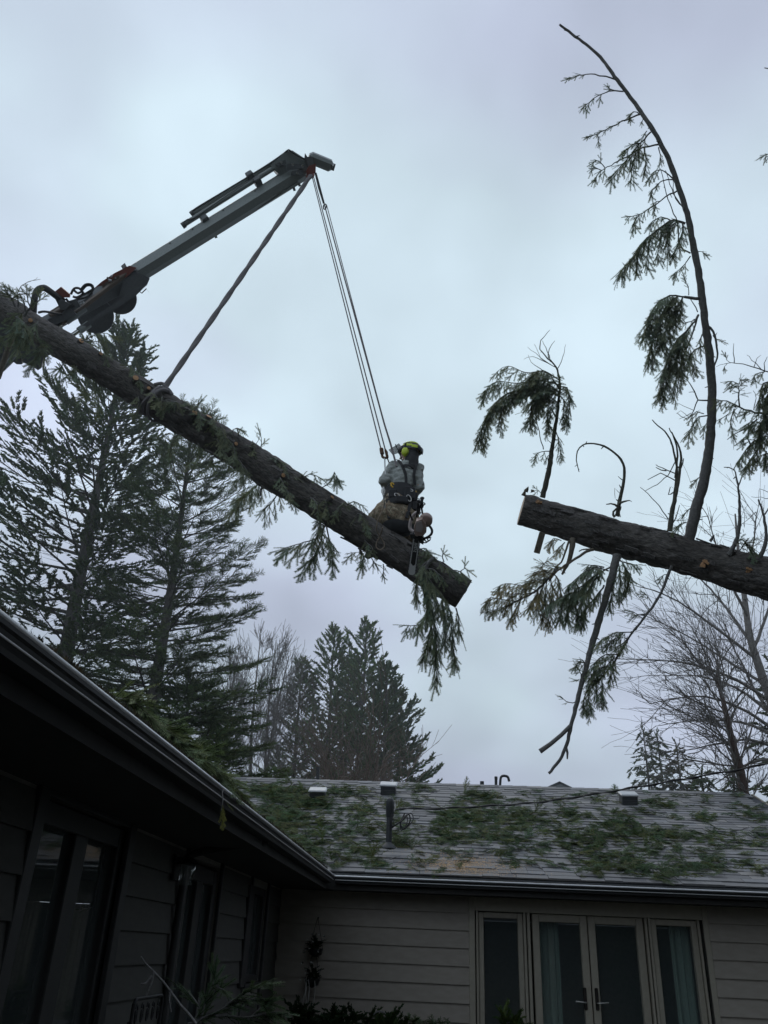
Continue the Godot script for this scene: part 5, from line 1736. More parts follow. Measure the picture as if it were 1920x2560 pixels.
	for i in 90:
		var t := rf(0.0, 1.0)
		var p := L.lerp(R, t)
		var a := rf(0, TAU)
		var out := (hi * cos(a) + dir.cross(hi) * sin(a)).normalized()
		var w := rf(0.02, 0.05)
		f.tint = Color(1, 1, 1) * rf(0.6, 1.5)
		f.box(Transform3D(frame_of(dir + rv() * 0.15, out, 1.0), p + out * lerpf(0.140, 0.172, minf(1.0, t * 1.6))), Vector3(rf(0.05, 0.16), 0.012, w))
	var fo := obj("bark_plates", f, M.bark, o)
	fo.set_meta("kind", "stuff")


func leaning_trunk() -> void:
	var A: Vector3 = Vector3(0.97, 6.154, -8.57)
	var B: Vector3 = Vector3(3.336, 4.983, -7.834)
	var dir := (B - A).normalized()
	var root := B + dir * ((B.y - 0.25) / -dir.y)
	var o := thing("leaning_trunk", "thick cut trunk slanting in from the right with many limbs still standing on it", "log", B)
	var tk := bark_log([A, Vector3(2.016, 5.655, -8.302), B, B.lerp(root, 0.3), root], [0.188, 0.206, 0.218, 0.24, 0.34], 26.0, 48, 0.024, 8)
	var sight := (A - Vector3(0, 1.5, 0)).normalized()
	var face := (dir - sight * dir.dot(sight) + Vector3.UP * 0.015).normalized()      # the saw cut is not square to the trunk
	for i in tk.v.size():
		var q := tk.v[i] - A
		var run := q.dot(dir)
		if run < 0.7:
			tk.v[i] -= dir * ((q - dir * run).dot(face) / dir.dot(face)) * (1.0 - maxf(0.0, run) / 0.7)
	obj("trunk", tk, M.bark, o)
	var cap := MB.new()
	for j in 48:
		cap.tri(A, tk.v[j] + origins[o], tk.v[j + 1] + origins[o], -dir)
	obj("cut_end", cap, M.log_end, o)
	var sp := MB.new()
	for q in [[Vector3(1.01, 6.3, -8.392), Vector3(1.042, 6.347, -8.361)], [Vector3(0.99, 6.295, -8.489), Vector3(1.018, 6.358, -8.45)], [Vector3(1.095, 6.302, -8.415), Vector3(1.074, 6.33, -8.401)]]:
		sp.tube([q[0], (q[0] + q[1]) / 2 + rv() * 0.005, q[1]], [0.03, 0.018, 0.003], 5, true)
	obj("splinters", sp, M.dead_wood, o)
	var bl := MB.new()
	var s0: Vector3 = Vector3(1.18, 5.771, -8.403)
	var s1: Vector3 = Vector3(1.116, 5.561, -8.515)
	bl.box(Transform3D(frame_of(s1 - s0, Vector3(0.3, 0, 1), 1.0), (s0 + s1) / 2), Vector3((s1 - s0).length(), 0.02, 0.072), 0.006)
	bl.tube([Vector3(1.113, 5.62, -8.465), Vector3(1.133, 5.61, -8.467), Vector3(1.141, 5.551, -8.494)], [0.012, 0.012, 0.004], 4)
	obj("hinge_slab", bl, M.dead_wood, o)
	# big curved limb
	var l := limb(o, [Vector3(2.66, 5.486, -7.993), Vector3(2.728, 5.787, -7.789), Vector3(2.791, 6.023, -7.631), Vector3(2.832, 6.304, -7.443), Vector3(2.839, 6.687, -7.179), Vector3(2.8, 7.016, -6.944), Vector3(2.721, 7.379, -6.673), Vector3(2.626, 7.816, -6.374), Vector3(2.58, 8.01, -6.271), Vector3(2.505, 8.276, -6.092), Vector3(2.396, 8.529, -5.925), Vector3(2.278, 8.763, -5.767), Vector3(2.129, 8.975, -5.634), Vector3(1.993, 9.201, -5.552), Vector3(1.885, 9.337, -5.485), Vector3(1.756, 9.488, -5.399), Vector3(1.615, 9.693, -5.317), Vector3(1.471, 9.817, -5.259), Vector3(1.326, 9.93, -5.212), Vector3(1.194, 9.99, -5.147)], 0.058, 0.011, 0.9, "curved_limb")
	var b: MB = l[1]
	var f: Array = l[2]
	twig(b, f, [Vector3(1.759, 9.474, -5.418), Vector3(1.561, 9.53, -5.396), Vector3(1.438, 9.542, -5.412), Vector3(1.311, 9.546, -5.439)], 0.009, 0.003, 0.6, 32.0, 0.36, 0.0)
	twig(b, f, [Vector3(1.848, 9.355, -5.473), Vector3(1.76, 9.375, -5.473), Vector3(1.649, 9.336, -5.474), Vector3(1.548, 9.321, -5.525), Vector3(1.458, 9.286, -5.599)], 0.009, 0.004, 0.45, 35.2, 0.45, 0.5)
	twig(b, f, [Vector3(1.76, 9.375, -5.473), Vector3(1.715, 9.389, -5.467), Vector3(1.682, 9.366, -5.421)], 0.005, 0.003, 0.0, 32.0, 0.35, -0.2)
	twig(b, f, [Vector3(2.025, 9.161, -5.595), Vector3(1.9, 9.154, -5.648), Vector3(1.74, 9.1, -5.687), Vector3(1.604, 9.08, -5.753), Vector3(1.526, 9.074, -5.782)], 0.011, 0.004, 0.3, 27.2, 0.36, 0.1)
	twig(b, f, [Vector3(1.604, 9.08, -5.753), Vector3(1.63, 9.046, -5.791), Vector3(1.629, 9.025, -5.817)], 0.005, 0.003, 0.1, 40.0, 0.4, 0.6)
	twig(b, f, [Vector3(2.017, 9.159, -5.6), Vector3(1.953, 9.188, -5.582), Vector3(1.905, 9.127, -5.597), Vector3(1.919, 9.095, -5.636)], 0.006, 0.003, 0.3, 35.2, 0.4, 0.4)
	twig(b, f, [Vector3(2.051, 9.151, -5.599), Vector3(2.047, 9.127, -5.632), Vector3(2.039, 9.109, -5.66)], 0.005, 0.002, 0.3, 32.0, 0.3, 0.8)
	twig(b, f, [Vector3(2.209, 8.874, -5.736), Vector3(2.062, 8.882, -5.781), Vector3(1.904, 8.823, -5.827), Vector3(1.745, 8.756, -5.879), Vector3(1.635, 8.729, -5.942), Vector3(1.598, 8.674, -6.019)], 0.012, 0.004, 0.75, 32.0, 0.5, 0.6)
	twig(b, f, [Vector3(1.685, 8.749, -5.904), Vector3(1.627, 8.795, -5.864), Vector3(1.582, 8.807, -5.861)], 0.006, 0.003, 0.2, 35.2, 0.4, 0.2)
	twig(b, f, [Vector3(1.652, 8.738, -5.928), Vector3(1.587, 8.769, -5.907), Vector3(1.544, 8.759, -5.931)], 0.006, 0.003, 0.2, 35.2, 0.4, 0.3)
	twig(b, f, [Vector3(2.115, 8.961, -5.658), Vector3(2.044, 8.891, -5.692), Vector3(1.942, 8.797, -5.765), Vector3(1.85, 8.739, -5.867), Vector3(1.754, 8.684, -5.963)], 0.011, 0.004, 0.15, 48.0, 0.62, 0.55)
	twig(b, f, [Vector3(2.032, 8.862, -5.733), Vector3(1.959, 8.742, -5.828), Vector3(1.94, 8.587, -5.942)], 0.008, 0.003, 0.1, 43.2, 0.6, 0.8)
	twig(b, f, [Vector3(2.06, 8.842, -5.75), Vector3(2.077, 8.731, -5.801), Vector3(2.073, 8.652, -5.9)], 0.007, 0.003, 0.1, 40.0, 0.55, 0.8)
	twig(b, f, [Vector3(2.013, 8.876, -5.722), Vector3(1.936, 8.839, -5.713), Vector3(1.872, 8.819, -5.76)], 0.007, 0.003, 0.0, 40.0, 0.55, 0.3)
	twig(b, f, [Vector3(2.08, 8.975, -5.653), Vector3(2.04, 8.916, -5.66), Vector3(1.991, 8.86, -5.668)], 0.006, 0.003, 0.0, 35.2, 0.45, 0.2)
	twig(b, f, [Vector3(2.207, 8.859, -5.756), Vector3(2.228, 8.814, -5.806), Vector3(2.248, 8.762, -5.862)], 0.006, 0.003, 0.35, 43.2, 0.42, 0.9)
	twig(b, f, [Vector3(2.351, 8.558, -5.909), Vector3(2.243, 8.565, -5.941), Vector3(2.154, 8.494, -5.979), Vector3(2.142, 8.462, -6.02)], 0.009, 0.004, 0.35, 40.0, 0.5, 0.7)
	twig(b, f, [Vector3(2.349, 8.565, -5.9), Vector3(2.231, 8.643, -5.852), Vector3(2.139, 8.6, -5.858), Vector3(2.103, 8.558, -5.921)], 0.008, 0.003, 0.45, 36.8, 0.45, 0.6)
	twig(b, f, [Vector3(2.404, 8.478, -5.982), Vector3(2.3, 8.46, -6.043), Vector3(2.153, 8.381, -6.109), Vector3(2.028, 8.319, -6.144), Vector3(1.925, 8.325, -6.171)], 0.011, 0.004, 0.45, 40.0, 0.5, 0.6)
	twig(b, f, [Vector3(2.044, 8.322, -6.135), Vector3(2.006, 8.288, -6.186), Vector3(1.996, 8.224, -6.258)], 0.007, 0.003, 0.1, 43.2, 0.5, 0.8)
	twig(b, f, [Vector3(2.233, 8.406, -6.052), Vector3(2.207, 8.416, -6.049), Vector3(2.192, 8.339, -6.142)], 0.006, 0.003, 0.1, 40.0, 0.42, 0.4)
	twig(b, f, [Vector3(2.498, 8.211, -6.167), Vector3(2.373, 8.219, -6.13), Vector3(2.234, 8.15, -6.182), Vector3(2.079, 8.057, -6.259), Vector3(1.987, 7.962, -6.386), Vector3(1.875, 7.872, -6.509)], 0.014, 0.004, 0.1, 60.8, 0.75, 0.8)
	twig(b, f, [Vector3(2.424, 8.203, -6.128), Vector3(2.334, 8.142, -6.153), Vector3(2.298, 8.029, -6.212), Vector3(2.326, 7.939, -6.295)], 0.010, 0.003, 0.0, 51.2, 0.7, 0.8)
	twig(b, f, [Vector3(2.459, 8.184, -6.135), Vector3(2.455, 8.082, -6.17), Vector3(2.404, 7.972, -6.231), Vector3(2.371, 7.906, -6.312)], 0.009, 0.003, 0.0, 43.2, 0.65, 0.8)
	twig(b, f, [Vector3(2.357, 8.217, -6.139), Vector3(2.252, 8.266, -6.124), Vector3(2.144, 8.202, -6.157)], 0.009, 0.003, 0.0, 40.0, 0.6, 0.5)
	twig(b, f, [Vector3(2.143, 8.082, -6.211), Vector3(2.135, 8.011, -6.288), Vector3(2.123, 7.889, -6.416)], 0.008, 0.003, 0.0, 40.0, 0.6, 0.9)
	twig(b, f, [Vector3(2.033, 8.016, -6.316), Vector3(2.042, 7.928, -6.403), Vector3(2.033, 7.854, -6.48)], 0.008, 0.003, 0.0, 40.0, 0.55, 0.9)
	twig(b, f, [Vector3(2.251, 8.147, -6.179), Vector3(2.235, 8.005, -6.26), Vector3(2.22, 7.922, -6.35)], 0.008, 0.003, 0.1, 36.8, 0.55, 0.9)
	twig(b, f, [Vector3(2.562, 7.959, -6.33), Vector3(2.455, 8.036, -6.294), Vector3(2.408, 8.2, -6.137), Vector3(2.303, 8.37, -5.988), Vector3(2.199, 8.575, -5.785)], 0.010, 0.004)
	twig(b, f, [Vector3(2.465, 8.325, -6.054), Vector3(2.382, 8.393, -6.01), Vector3(2.338, 8.523, -5.875)], 0.007, 0.003)
	twig(b, f, [Vector3(2.457, 8.326, -6.055), Vector3(2.36, 8.431, -5.975), Vector3(2.262, 8.592, -5.822)], 0.006, 0.003)
	twig(b, f, [Vector3(2.564, 7.94, -6.349), Vector3(2.513, 7.895, -6.415), Vector3(2.42, 7.837, -6.507)], 0.008, 0.003, 0.3, 44.8, 0.5, 0.5)
	twig(b, f, [Vector3(2.627, 7.958, -6.305), Vector3(2.669, 7.942, -6.303), Vector3(2.718, 7.91, -6.316)], 0.006, 0.002, 0.2, 35.2, 0.35, 0.2)
	finish(l, M.limb_bark, 0)
	# the drooping skirts below, on the same limb
	l = limb(o, [Vector3(2.647, 7.547, -6.551), Vector3(2.575, 7.554, -6.545), Vector3(2.499, 7.554, -6.532)], 0.018, 0.013, 1.0, "side_limb")
	b = l[1]
	f = l[2]
	twig(b, f, [Vector3(2.499, 7.554, -6.532), Vector3(2.352, 7.554, -6.516), Vector3(2.21, 7.478, -6.565), Vector3(2.133, 7.324, -6.659), Vector3(2.113, 7.259, -6.722)], 0.012, 0.004, 0.1, 72.0, 0.75, 0.9)
	twig(b, f, [Vector3(2.419, 7.534, -6.51), Vector3(2.313, 7.447, -6.558), Vector3(2.227, 7.308, -6.642), Vector3(2.188, 7.164, -6.778), Vector3(2.163, 7.042, -6.886)], 0.011, 0.003, 0.0, 72.0, 0.75, 0.9)
	twig(b, f, [Vector3(2.47, 7.518, -6.506), Vector3(2.399, 7.405, -6.565), Vector3(2.33, 7.263, -6.646), Vector3(2.273, 7.15, -6.762)], 0.010, 0.003, 0.0, 64.0, 0.75, 0.8)
	twig(b, f, [Vector3(2.659, 7.425, -6.657), Vector3(2.558, 7.275, -6.689), Vector3(2.42, 7.158, -6.772), Vector3(2.336, 6.971, -6.886), Vector3(2.282, 6.755, -7.07)], 0.012, 0.004, 0.25, 72.0, 0.75, 0.9)
	twig(b, f, [Vector3(2.657, 7.419, -6.663), Vector3(2.56, 7.151, -6.793), Vector3(2.476, 6.965, -6.908), Vector3(2.417, 6.734, -7.041)], 0.011, 0.004, 0.35, 51.2, 0.65, 0.9)
	twig(b, f, [Vector3(2.437, 7.155, -6.768), Vector3(2.446, 7.051, -6.784), Vector3(2.405, 6.931, -6.894)], 0.008, 0.003, 0.0, 51.2, 0.65, 0.9)
	twig(b, f, [Vector3(2.63, 7.398, -6.693), Vector3(2.535, 7.355, -6.698), Vector3(2.45, 7.39, -6.629)], 0.007, 0.003, 0.2, 40.0, 0.5, 0.5)
	twig(b, f, [Vector3(2.649, 7.447, -6.641), Vector3(2.593, 7.525, -6.593), Vector3(2.554, 7.585, -6.553)], 0.006, 0.003)
	twig(b, f, [Vector3(2.553, 7.591, -6.548), Vector3(2.538, 7.659, -6.49), Vector3(2.509, 7.703, -6.459)], 0.005, 0.002, 0.4, 24.0, 0.35, 0.0)
	finish(l, M.limb_bark, 1)
	l = limb(o, [Vector3(2.763, 7.179, -6.827), Vector3(2.731, 7.171, -6.846)], 0.012, 0.009, 1.0, "side_limb")
	b = l[1]
	f = l[2]
	twig(b, f, [Vector3(2.731, 7.171, -6.846), Vector3(2.636, 7.128, -6.851), Vector3(2.596, 7.051, -6.929), Vector3(2.64, 6.971, -6.976)], 0.009, 0.003, 0.25, 40.0, 0.55, 0.8)
	twig(b, f, [Vector3(2.707, 7.266, -6.776), Vector3(2.672, 7.191, -6.785), Vector3(2.686, 7.119, -6.839)], 0.007, 0.003, 0.2, 35.2, 0.45, 0.8)
	twig(b, f, [Vector3(2.754, 7.318, -6.712), Vector3(2.803, 7.267, -6.736), Vector3(2.857, 7.132, -6.827), Vector3(2.858, 7.047, -6.896), Vector3(2.831, 6.974, -6.965)], 0.013, 0.008)
	twig(b, f, [Vector3(2.806, 7.239, -6.759), Vector3(2.832, 7.213, -6.77), Vector3(2.861, 7.193, -6.774)], 0.005, 0.003, 0.2, 32.0, 0.35, 0.2)
	twig(b, f, [Vector3(2.804, 6.715, -7.171), Vector3(2.704, 6.741, -7.191), Vector3(2.675, 6.806, -7.154), Vector3(2.62, 6.89, -7.111), Vector3(2.527, 6.98, -7.076)], 0.010, 0.003)
	twig(b, f, [Vector3(2.675, 6.806, -7.154), Vector3(2.616, 6.817, -7.168)], 0.005, 0.003)
	twig(b, f, [Vector3(2.704, 6.734, -7.196), Vector3(2.667, 6.657, -7.265), Vector3(2.611, 6.59, -7.332), Vector3(2.515, 6.659, -7.318)], 0.008, 0.003)
	for q in [[Vector3(2.667, 6.657, -7.265), Vector3(2.58, 6.702, -7.264), Vector3(2.51, 6.744, -7.259)], [Vector3(2.651, 6.637, -7.285), Vector3(2.568, 6.612, -7.332), Vector3(2.535, 6.602, -7.351)], [Vector3(2.628, 6.603, -7.318), Vector3(2.548, 6.677, -7.294), Vector3(2.507, 6.653, -7.325)]]:
		twig(b, f, q, 0.004, 0.002)
	twig(b, f, [Vector3(2.806, 6.587, -7.262), Vector3(2.72, 6.587, -7.295), Vector3(2.673, 6.533, -7.349), Vector3(2.638, 6.48, -7.398)], 0.009, 0.003, 0.2, 43.2, 0.5, 0.7)
	twig(b, f, [Vector3(2.769, 6.609, -7.261), Vector3(2.701, 6.636, -7.267), Vector3(2.644, 6.615, -7.303)], 0.007, 0.003, 0.2, 32.0, 0.45, 0.6)
	twig(b, f, [Vector3(2.813, 6.555, -7.282), Vector3(2.79, 6.513, -7.319), Vector3(2.759, 6.48, -7.354)], 0.006, 0.003, 0.2, 35.2, 0.4, 0.8)
	twig(b, f, [Vector3(2.777, 6.066, -7.611), Vector3(2.732, 6.048, -7.638), Vector3(2.699, 6.018, -7.668)], 0.006, 0.003, 0.3, 32.0, 0.4, 0.3)
	twig(b, f, [Vector3(2.641, 5.732, -7.73), Vector3(2.576, 5.675, -7.724), Vector3(2.543, 5.646, -7.75)], 0.006, 0.003, 0.1, 32.0, 0.45, 0.3)
	twig(b, f, [Vector3(2.6, 5.605, -7.812), Vector3(2.527, 5.574, -7.794), Vector3(2.493, 5.545, -7.82)], 0.006, 0.003, 0.1, 35.2, 0.5, 0.4)
	finish(l, M.limb_bark, 2)
	# umbrella-headed limb at the cut end
	l = limb(o, [Vector3(1.182, 6.144, -8.26), Vector3(1.241, 6.379, -8.057), Vector3(1.279, 6.632, -7.891), Vector3(1.312, 6.846, -7.742), Vector3(1.333, 7.04, -7.602), Vector3(1.338, 7.198, -7.483), Vector3(1.291, 7.326, -7.392), Vector3(1.2, 7.411, -7.34), Vector3(1.11, 7.494, -7.286)], 0.034, 0.005, 1.0, "umbrella_limb")
	b = l[1]
	f = l[2]
	for q in [[Vector3(1.11, 7.494, -7.286), Vector3(1.116, 7.568, -7.223), Vector3(1.213, 7.649, -7.139)], [Vector3(1.231, 7.378, -7.361), Vector3(1.198, 7.472, -7.291), Vector3(1.136, 7.567, -7.222)], [Vector3(1.21, 7.41, -7.339), Vector3(1.207, 7.486, -7.277), Vector3(1.271, 7.555, -7.209)], [Vector3(1.307, 7.31, -7.402), Vector3(1.364, 7.412, -7.31), Vector3(1.389, 7.511, -7.224)], [Vector3(1.251, 7.345, -7.384), Vector3(1.112, 7.433, -7.336), Vector3(0.976, 7.526, -7.279)], [Vector3(1.232, 7.355, -7.379), Vector3(1.034, 7.439, -7.342), Vector3(0.937, 7.422, -7.369)], [Vector3(1.291, 7.326, -7.392), Vector3(1.132, 7.416, -7.346), Vector3(1.049, 7.544, -7.254)], [Vector3(1.178, 6.588, -7.935), Vector3(1.072, 6.896, -7.745), Vector3(0.951, 6.953, -7.721), Vector3(0.853, 6.933, -7.746)], [Vector3(1.156, 7.307, -7.43), Vector3(1.016, 7.394, -7.381), Vector3(0.985, 7.458, -7.334)], [Vector3(1.275, 6.633, -7.892), Vector3(1.235, 6.669, -7.874), Vector3(1.215, 6.662, -7.882)]]:
		twig(b, f, q, 0.006, 0.002)
	twig(b, f, [Vector3(1.33, 7.214, -7.472), Vector3(1.156, 7.307, -7.43), Vector3(0.956, 7.274, -7.419), Vector3(0.753, 7.317, -7.346), Vector3(0.627, 7.258, -7.404)], 0.010, 0.003, 0.2, 35.2, 0.55, 0.9)
	twig(b, f, [Vector3(1.332, 7.167, -7.507), Vector3(1.114, 7.201, -7.454), Vector3(0.856, 7.156, -7.459), Vector3(0.635, 7.152, -7.421), Vector3(0.489, 7.063, -7.499)], 0.011, 0.003, 0.1, 52.8, 0.65, 0.9)
	twig(b, f, [Vector3(1.328, 7.072, -7.579), Vector3(1.116, 7.138, -7.501), Vector3(0.858, 7.093, -7.507), Vector3(0.639, 6.978, -7.551), Vector3(0.521, 6.807, -7.619), Vector3(0.449, 6.603, -7.762)], 0.013, 0.004, 0.1, 67.2, 0.75, 0.8)
	twig(b, f, [Vector3(0.956, 7.087, -7.499), Vector3(0.796, 7.002, -7.517), Vector3(0.7, 6.895, -7.605), Vector3(0.66, 6.737, -7.657)], 0.009, 0.003, 0.0, 48.0, 0.65, 0.8)
	twig(b, f, [Vector3(1.326, 7.008, -7.626), Vector3(1.19, 7.023, -7.512), Vector3(1.076, 6.968, -7.57), Vector3(1.002, 6.81, -7.691)], 0.010, 0.003, 0.0, 60.8, 0.7, 0.8)
	twig(b, f, [Vector3(1.329, 7.136, -7.531), Vector3(1.223, 7.193, -7.379), Vector3(1.08, 7.219, -7.318), Vector3(0.967, 7.134, -7.399)], 0.010, 0.003, 0.0, 72.0, 0.75, 0.7)
	twig(b, f, [Vector3(1.33, 7.104, -7.555), Vector3(1.2, 7.087, -7.401), Vector3(1.081, 7.003, -7.419), Vector3(1.007, 6.913, -7.495)], 0.010, 0.003, 0.0, 72.0, 0.75, 0.8)
	twig(b, f, [Vector3(1.307, 6.88, -7.72), Vector3(1.232, 6.924, -7.577), Vector3(1.196, 6.863, -7.627), Vector3(1.219, 6.731, -7.715)], 0.008, 0.003, 0.0, 43.2, 0.6, 0.9)
	twig(b, f, [Vector3(1.336, 7.151, -7.519), Vector3(1.407, 7.106, -7.476), Vector3(1.439, 6.939, -7.53), Vector3(1.391, 6.758, -7.666)], 0.009, 0.003, 0.1, 48.0, 0.55, 1.0)
	twig(b, f, [Vector3(1.336, 7.071, -7.578), Vector3(1.392, 6.989, -7.565), Vector3(1.37, 6.817, -7.63)], 0.007, 0.003, 0.1, 43.2, 0.5, 1.0)
	twig(b, f, [Vector3(1.311, 6.747, -7.81), Vector3(1.349, 6.644, -7.872), Vector3(1.375, 6.507, -7.956)], 0.007, 0.003, 0.1, 40.0, 0.5, 1.0)
	twig(b, f, [Vector3(1.257, 6.566, -7.938), Vector3(1.159, 6.564, -7.954), Vector3(1.1, 6.542, -7.976), Vector3(1.071, 6.518, -7.995)], 0.007, 0.003, 0.25, 32.0, 0.45, 0.6)
	twig(b, f, [Vector3(1.248, 6.533, -7.96), Vector3(1.219, 6.518, -7.974), Vector3(1.204, 6.476, -8.003)], 0.005, 0.003, 0.1, 35.2, 0.35, 0.8)
	twig(b, f, [Vector3(1.166, 6.156, -8.198), Vector3(1.136, 6.193, -8.182), Vector3(1.11, 6.177, -8.194)], 0.006, 0.003, 0.1, 32.0, 0.35, 0.2)
	finish(l, M.mossy_bark, 1)
	# bare hooked limb
	l = limb(o, [Vector3(1.951, 5.807, -8.066), Vector3(1.981, 5.985, -7.961), Vector3(2.015, 6.133, -7.867), Vector3(2.006, 6.301, -7.768), Vector3(1.917, 6.41, -7.723), Vector3(1.804, 6.484, -7.702), Vector3(1.692, 6.522, -7.703), Vector3(1.579, 6.516, -7.731), Vector3(1.528, 6.464, -7.775), Vector3(1.519, 6.381, -7.829), Vector3(1.548, 6.268, -7.893)], 0.026, 0.0045, 0.6, "hooked_limb")
	for q in [[Vector3(1.945, 5.878, -7.971), Vector3(1.88, 5.91, -7.969), Vector3(1.828, 5.909, -7.982)], [Vector3(1.953, 5.903, -7.955), Vector3(2.008, 5.915, -7.935), Vector3(2.068, 5.924, -7.915)]]:
		twig(l[1], l[2], q, 0.014, 0.005)
	twig(l[1], l[2], [Vector3(2.012, 6.142, -7.863), Vector3(1.982, 6.17, -7.854), Vector3(1.956, 6.19, -7.849)], 0.007, 0.003)
	twig(l[1], l[2], [Vector3(1.977, 6.027, -7.938), Vector3(1.925, 6.075, -7.924), Vector3(1.922, 6.024, -7.954), Vector3(1.932, 5.981, -7.976)], 0.004, 0.002)
	twig(l[1], l[2], [Vector3(1.981, 5.875, -7.964), Vector3(1.969, 5.816, -7.999), Vector3(1.979, 5.772, -8.02)], 0.008, 0.004)
	twig(l[1], l[2], [Vector3(1.918, 5.778, -8.032), Vector3(1.899, 5.831, -8.008), Vector3(1.939, 5.862, -7.982)], 0.014, 0.010)
	finish(l, M.mossy_bark, 2)
	# bundle of broken leaders
	l = limb(o, [Vector3(2.457, 5.563, -7.939), Vector3(2.476, 5.712, -7.854), Vector3(2.5, 5.842, -7.776), Vector3(2.532, 6.002, -7.674), Vector3(2.555, 6.209, -7.541)], 0.03, 0.012, 1.0, "broken_leaders")
	for q in [[Vector3(2.524, 5.987, -7.685), Vector3(2.51, 6.199, -7.562), Vector3(2.442, 6.416, -7.445), Vector3(2.356, 6.515, -7.407), Vector3(2.262, 6.608, -7.373)], [Vector3(2.505, 6.055, -7.651), Vector3(2.515, 6.294, -7.5), Vector3(2.48, 6.41, -7.436), Vector3(2.43, 6.512, -7.385)], [Vector3(2.556, 6.201, -7.545), Vector3(2.54, 6.322, -7.474), Vector3(2.457, 6.473, -7.402)], [Vector3(2.538, 6.082, -7.624), Vector3(2.579, 6.221, -7.525)], [Vector3(2.476, 5.695, -7.863), Vector3(2.499, 5.925, -7.729), Vector3(2.511, 6.151, -7.591), Vector3(2.48, 6.315, -7.498)]]:
		twig(l[1], l[2], q, 0.014, 0.005)
	for q in [[Vector3(2.509, 6.215, -7.552), Vector3(2.452, 6.119, -7.63), Vector3(2.367, 6.04, -7.704), Vector3(2.214, 5.973, -7.788)], [Vector3(2.504, 6.095, -7.627), Vector3(2.417, 6.14, -7.629), Vector3(2.311, 6.202, -7.623)], [Vector3(2.506, 6.03, -7.666), Vector3(2.365, 6.114, -7.66), Vector3(2.235, 6.073, -7.724)], [Vector3(2.442, 5.682, -7.881), Vector3(2.354, 5.81, -7.839), Vector3(2.246, 5.939, -7.798), Vector3(2.162, 6.012, -7.78)], [Vector3(2.491, 5.643, -7.886), Vector3(2.528, 5.722, -7.832), Vector3(2.549, 5.799, -7.783)], [Vector3(2.49, 5.926, -7.731), Vector3(2.439, 5.908, -7.758), Vector3(2.458, 5.979, -7.711)], [Vector3(2.417, 6.132, -7.633), Vector3(2.365, 6.147, -7.641), Vector3(2.312, 6.178, -7.638)]]:
		twig(l[1], l[2], q, 0.008, 0.004)
	finish(l, M.mossy_bark, 0)
	l = limb(o, [Vector3(2.963, 5.213, -7.762), Vector3(3.039, 5.366, -7.657), Vector3(3.057, 5.604, -7.525), Vector3(3.037, 5.829, -7.406), Vector3(2.999, 5.968, -7.338), Vector3(2.909, 6.007, -7.351)], 0.03, 0.004, 0.7, "forked_limb")
	twig(l[1], l[2], [Vector3(3.044, 5.825, -7.406), Vector3(3.075, 5.9, -7.348), Vector3(3.1, 5.935, -7.317)], 0.010, 0.005)
	twig(l[1], l[2], [Vector3(3.055, 5.716, -7.464), Vector3(3.096, 5.598, -7.512), Vector3(3.102, 5.453, -7.587)], 0.003, 0.002)
	twig(l[1], l[2], [Vector3(2.994, 5.268, -7.664), Vector3(3.04, 5.302, -7.57), Vector3(3.094, 5.23, -7.584)], 0.006, 0.003, 0.0, 48.0, 0.5, 0.3)
	twig(l[1], l[2], [Vector3(3.041, 5.212, -7.673), Vector3(3.071, 5.265, -7.576), Vector3(3.132, 5.192, -7.587)], 0.006, 0.003, 0.0, 48.0, 0.5, 0.3)
	twig(l[1], l[2], [Vector3(2.81, 5.38, -7.796), Vector3(2.834, 5.418, -7.768), Vector3(2.843, 5.434, -7.757)], 0.016, 0.010)
	finish(l, M.limb_bark, 1)
	l = limb(o, [Vector3(3.195, 5.103, -7.603), Vector3(3.253, 5.253, -7.505), Vector3(3.232, 5.462, -7.407), Vector3(3.183, 5.626, -7.338)], 0.024, 0.008, 0.8, "bare_limb")
	twig(l[1], l[2], [Vector3(3.237, 5.484, -7.392), Vector3(3.281, 5.562, -7.33), Vector3(3.325, 5.616, -7.28)], 0.010, 0.004)
	twig(l[1], l[2], [Vector3(3.325, 5.6, -7.289), Vector3(3.205, 5.638, -7.322), Vector3(3.122, 5.66, -7.345)], 0.005, 0.002)
	twig(l[1], l[2], [Vector3(3.324, 5.646, -7.263), Vector3(3.234, 5.694, -7.277), Vector3(3.189, 5.718, -7.283)], 0.005, 0.002)
	finish(l, M.limb_bark, 2)
	# limb beyond the right edge whose boughs reach into view
	l = limb(o, [Vector3(3.42, 4.975, -7.446), Vector3(3.378, 5.37, -7.268), Vector3(3.351, 5.856, -7.064), Vector3(3.338, 6.253, -6.875), Vector3(3.34, 6.635, -6.662), Vector3(3.292, 7.407, -6.09), Vector3(3.244, 7.948, -5.705), Vector3(3.198, 8.347, -5.421), Vector3(3.123, 8.729, -5.133), Vector3(3.089, 8.954, -5.015)], 0.05, 0.012, 1.0, "right_limb")
	b = l[1]
	f = l[2]
	twig(b, f, [Vector3(3.338, 6.253, -6.875), Vector3(3.206, 6.309, -6.833), Vector3(3.098, 6.309, -6.818), Vector3(2.96, 6.38, -6.829), Vector3(2.849, 6.452, -6.824), Vector3(2.758, 6.482, -6.84)], 0.014, 0.004, 0.3, 48.0, 0.55, 0.8)
	twig(b, f, [Vector3(2.96, 6.38, -6.829), Vector3(2.949, 6.474, -6.765), Vector3(2.932, 6.576, -6.697), Vector3(2.839, 6.609, -6.712)], 0.008, 0.003, 0.2, 44.8, 0.5, 0.7)
	twig(b, f, [Vector3(2.933, 6.562, -6.707), Vector3(2.96, 6.597, -6.668), Vector3(2.998, 6.589, -6.657)], 0.005, 0.003, 0.1, 35.2, 0.42, 0.5)
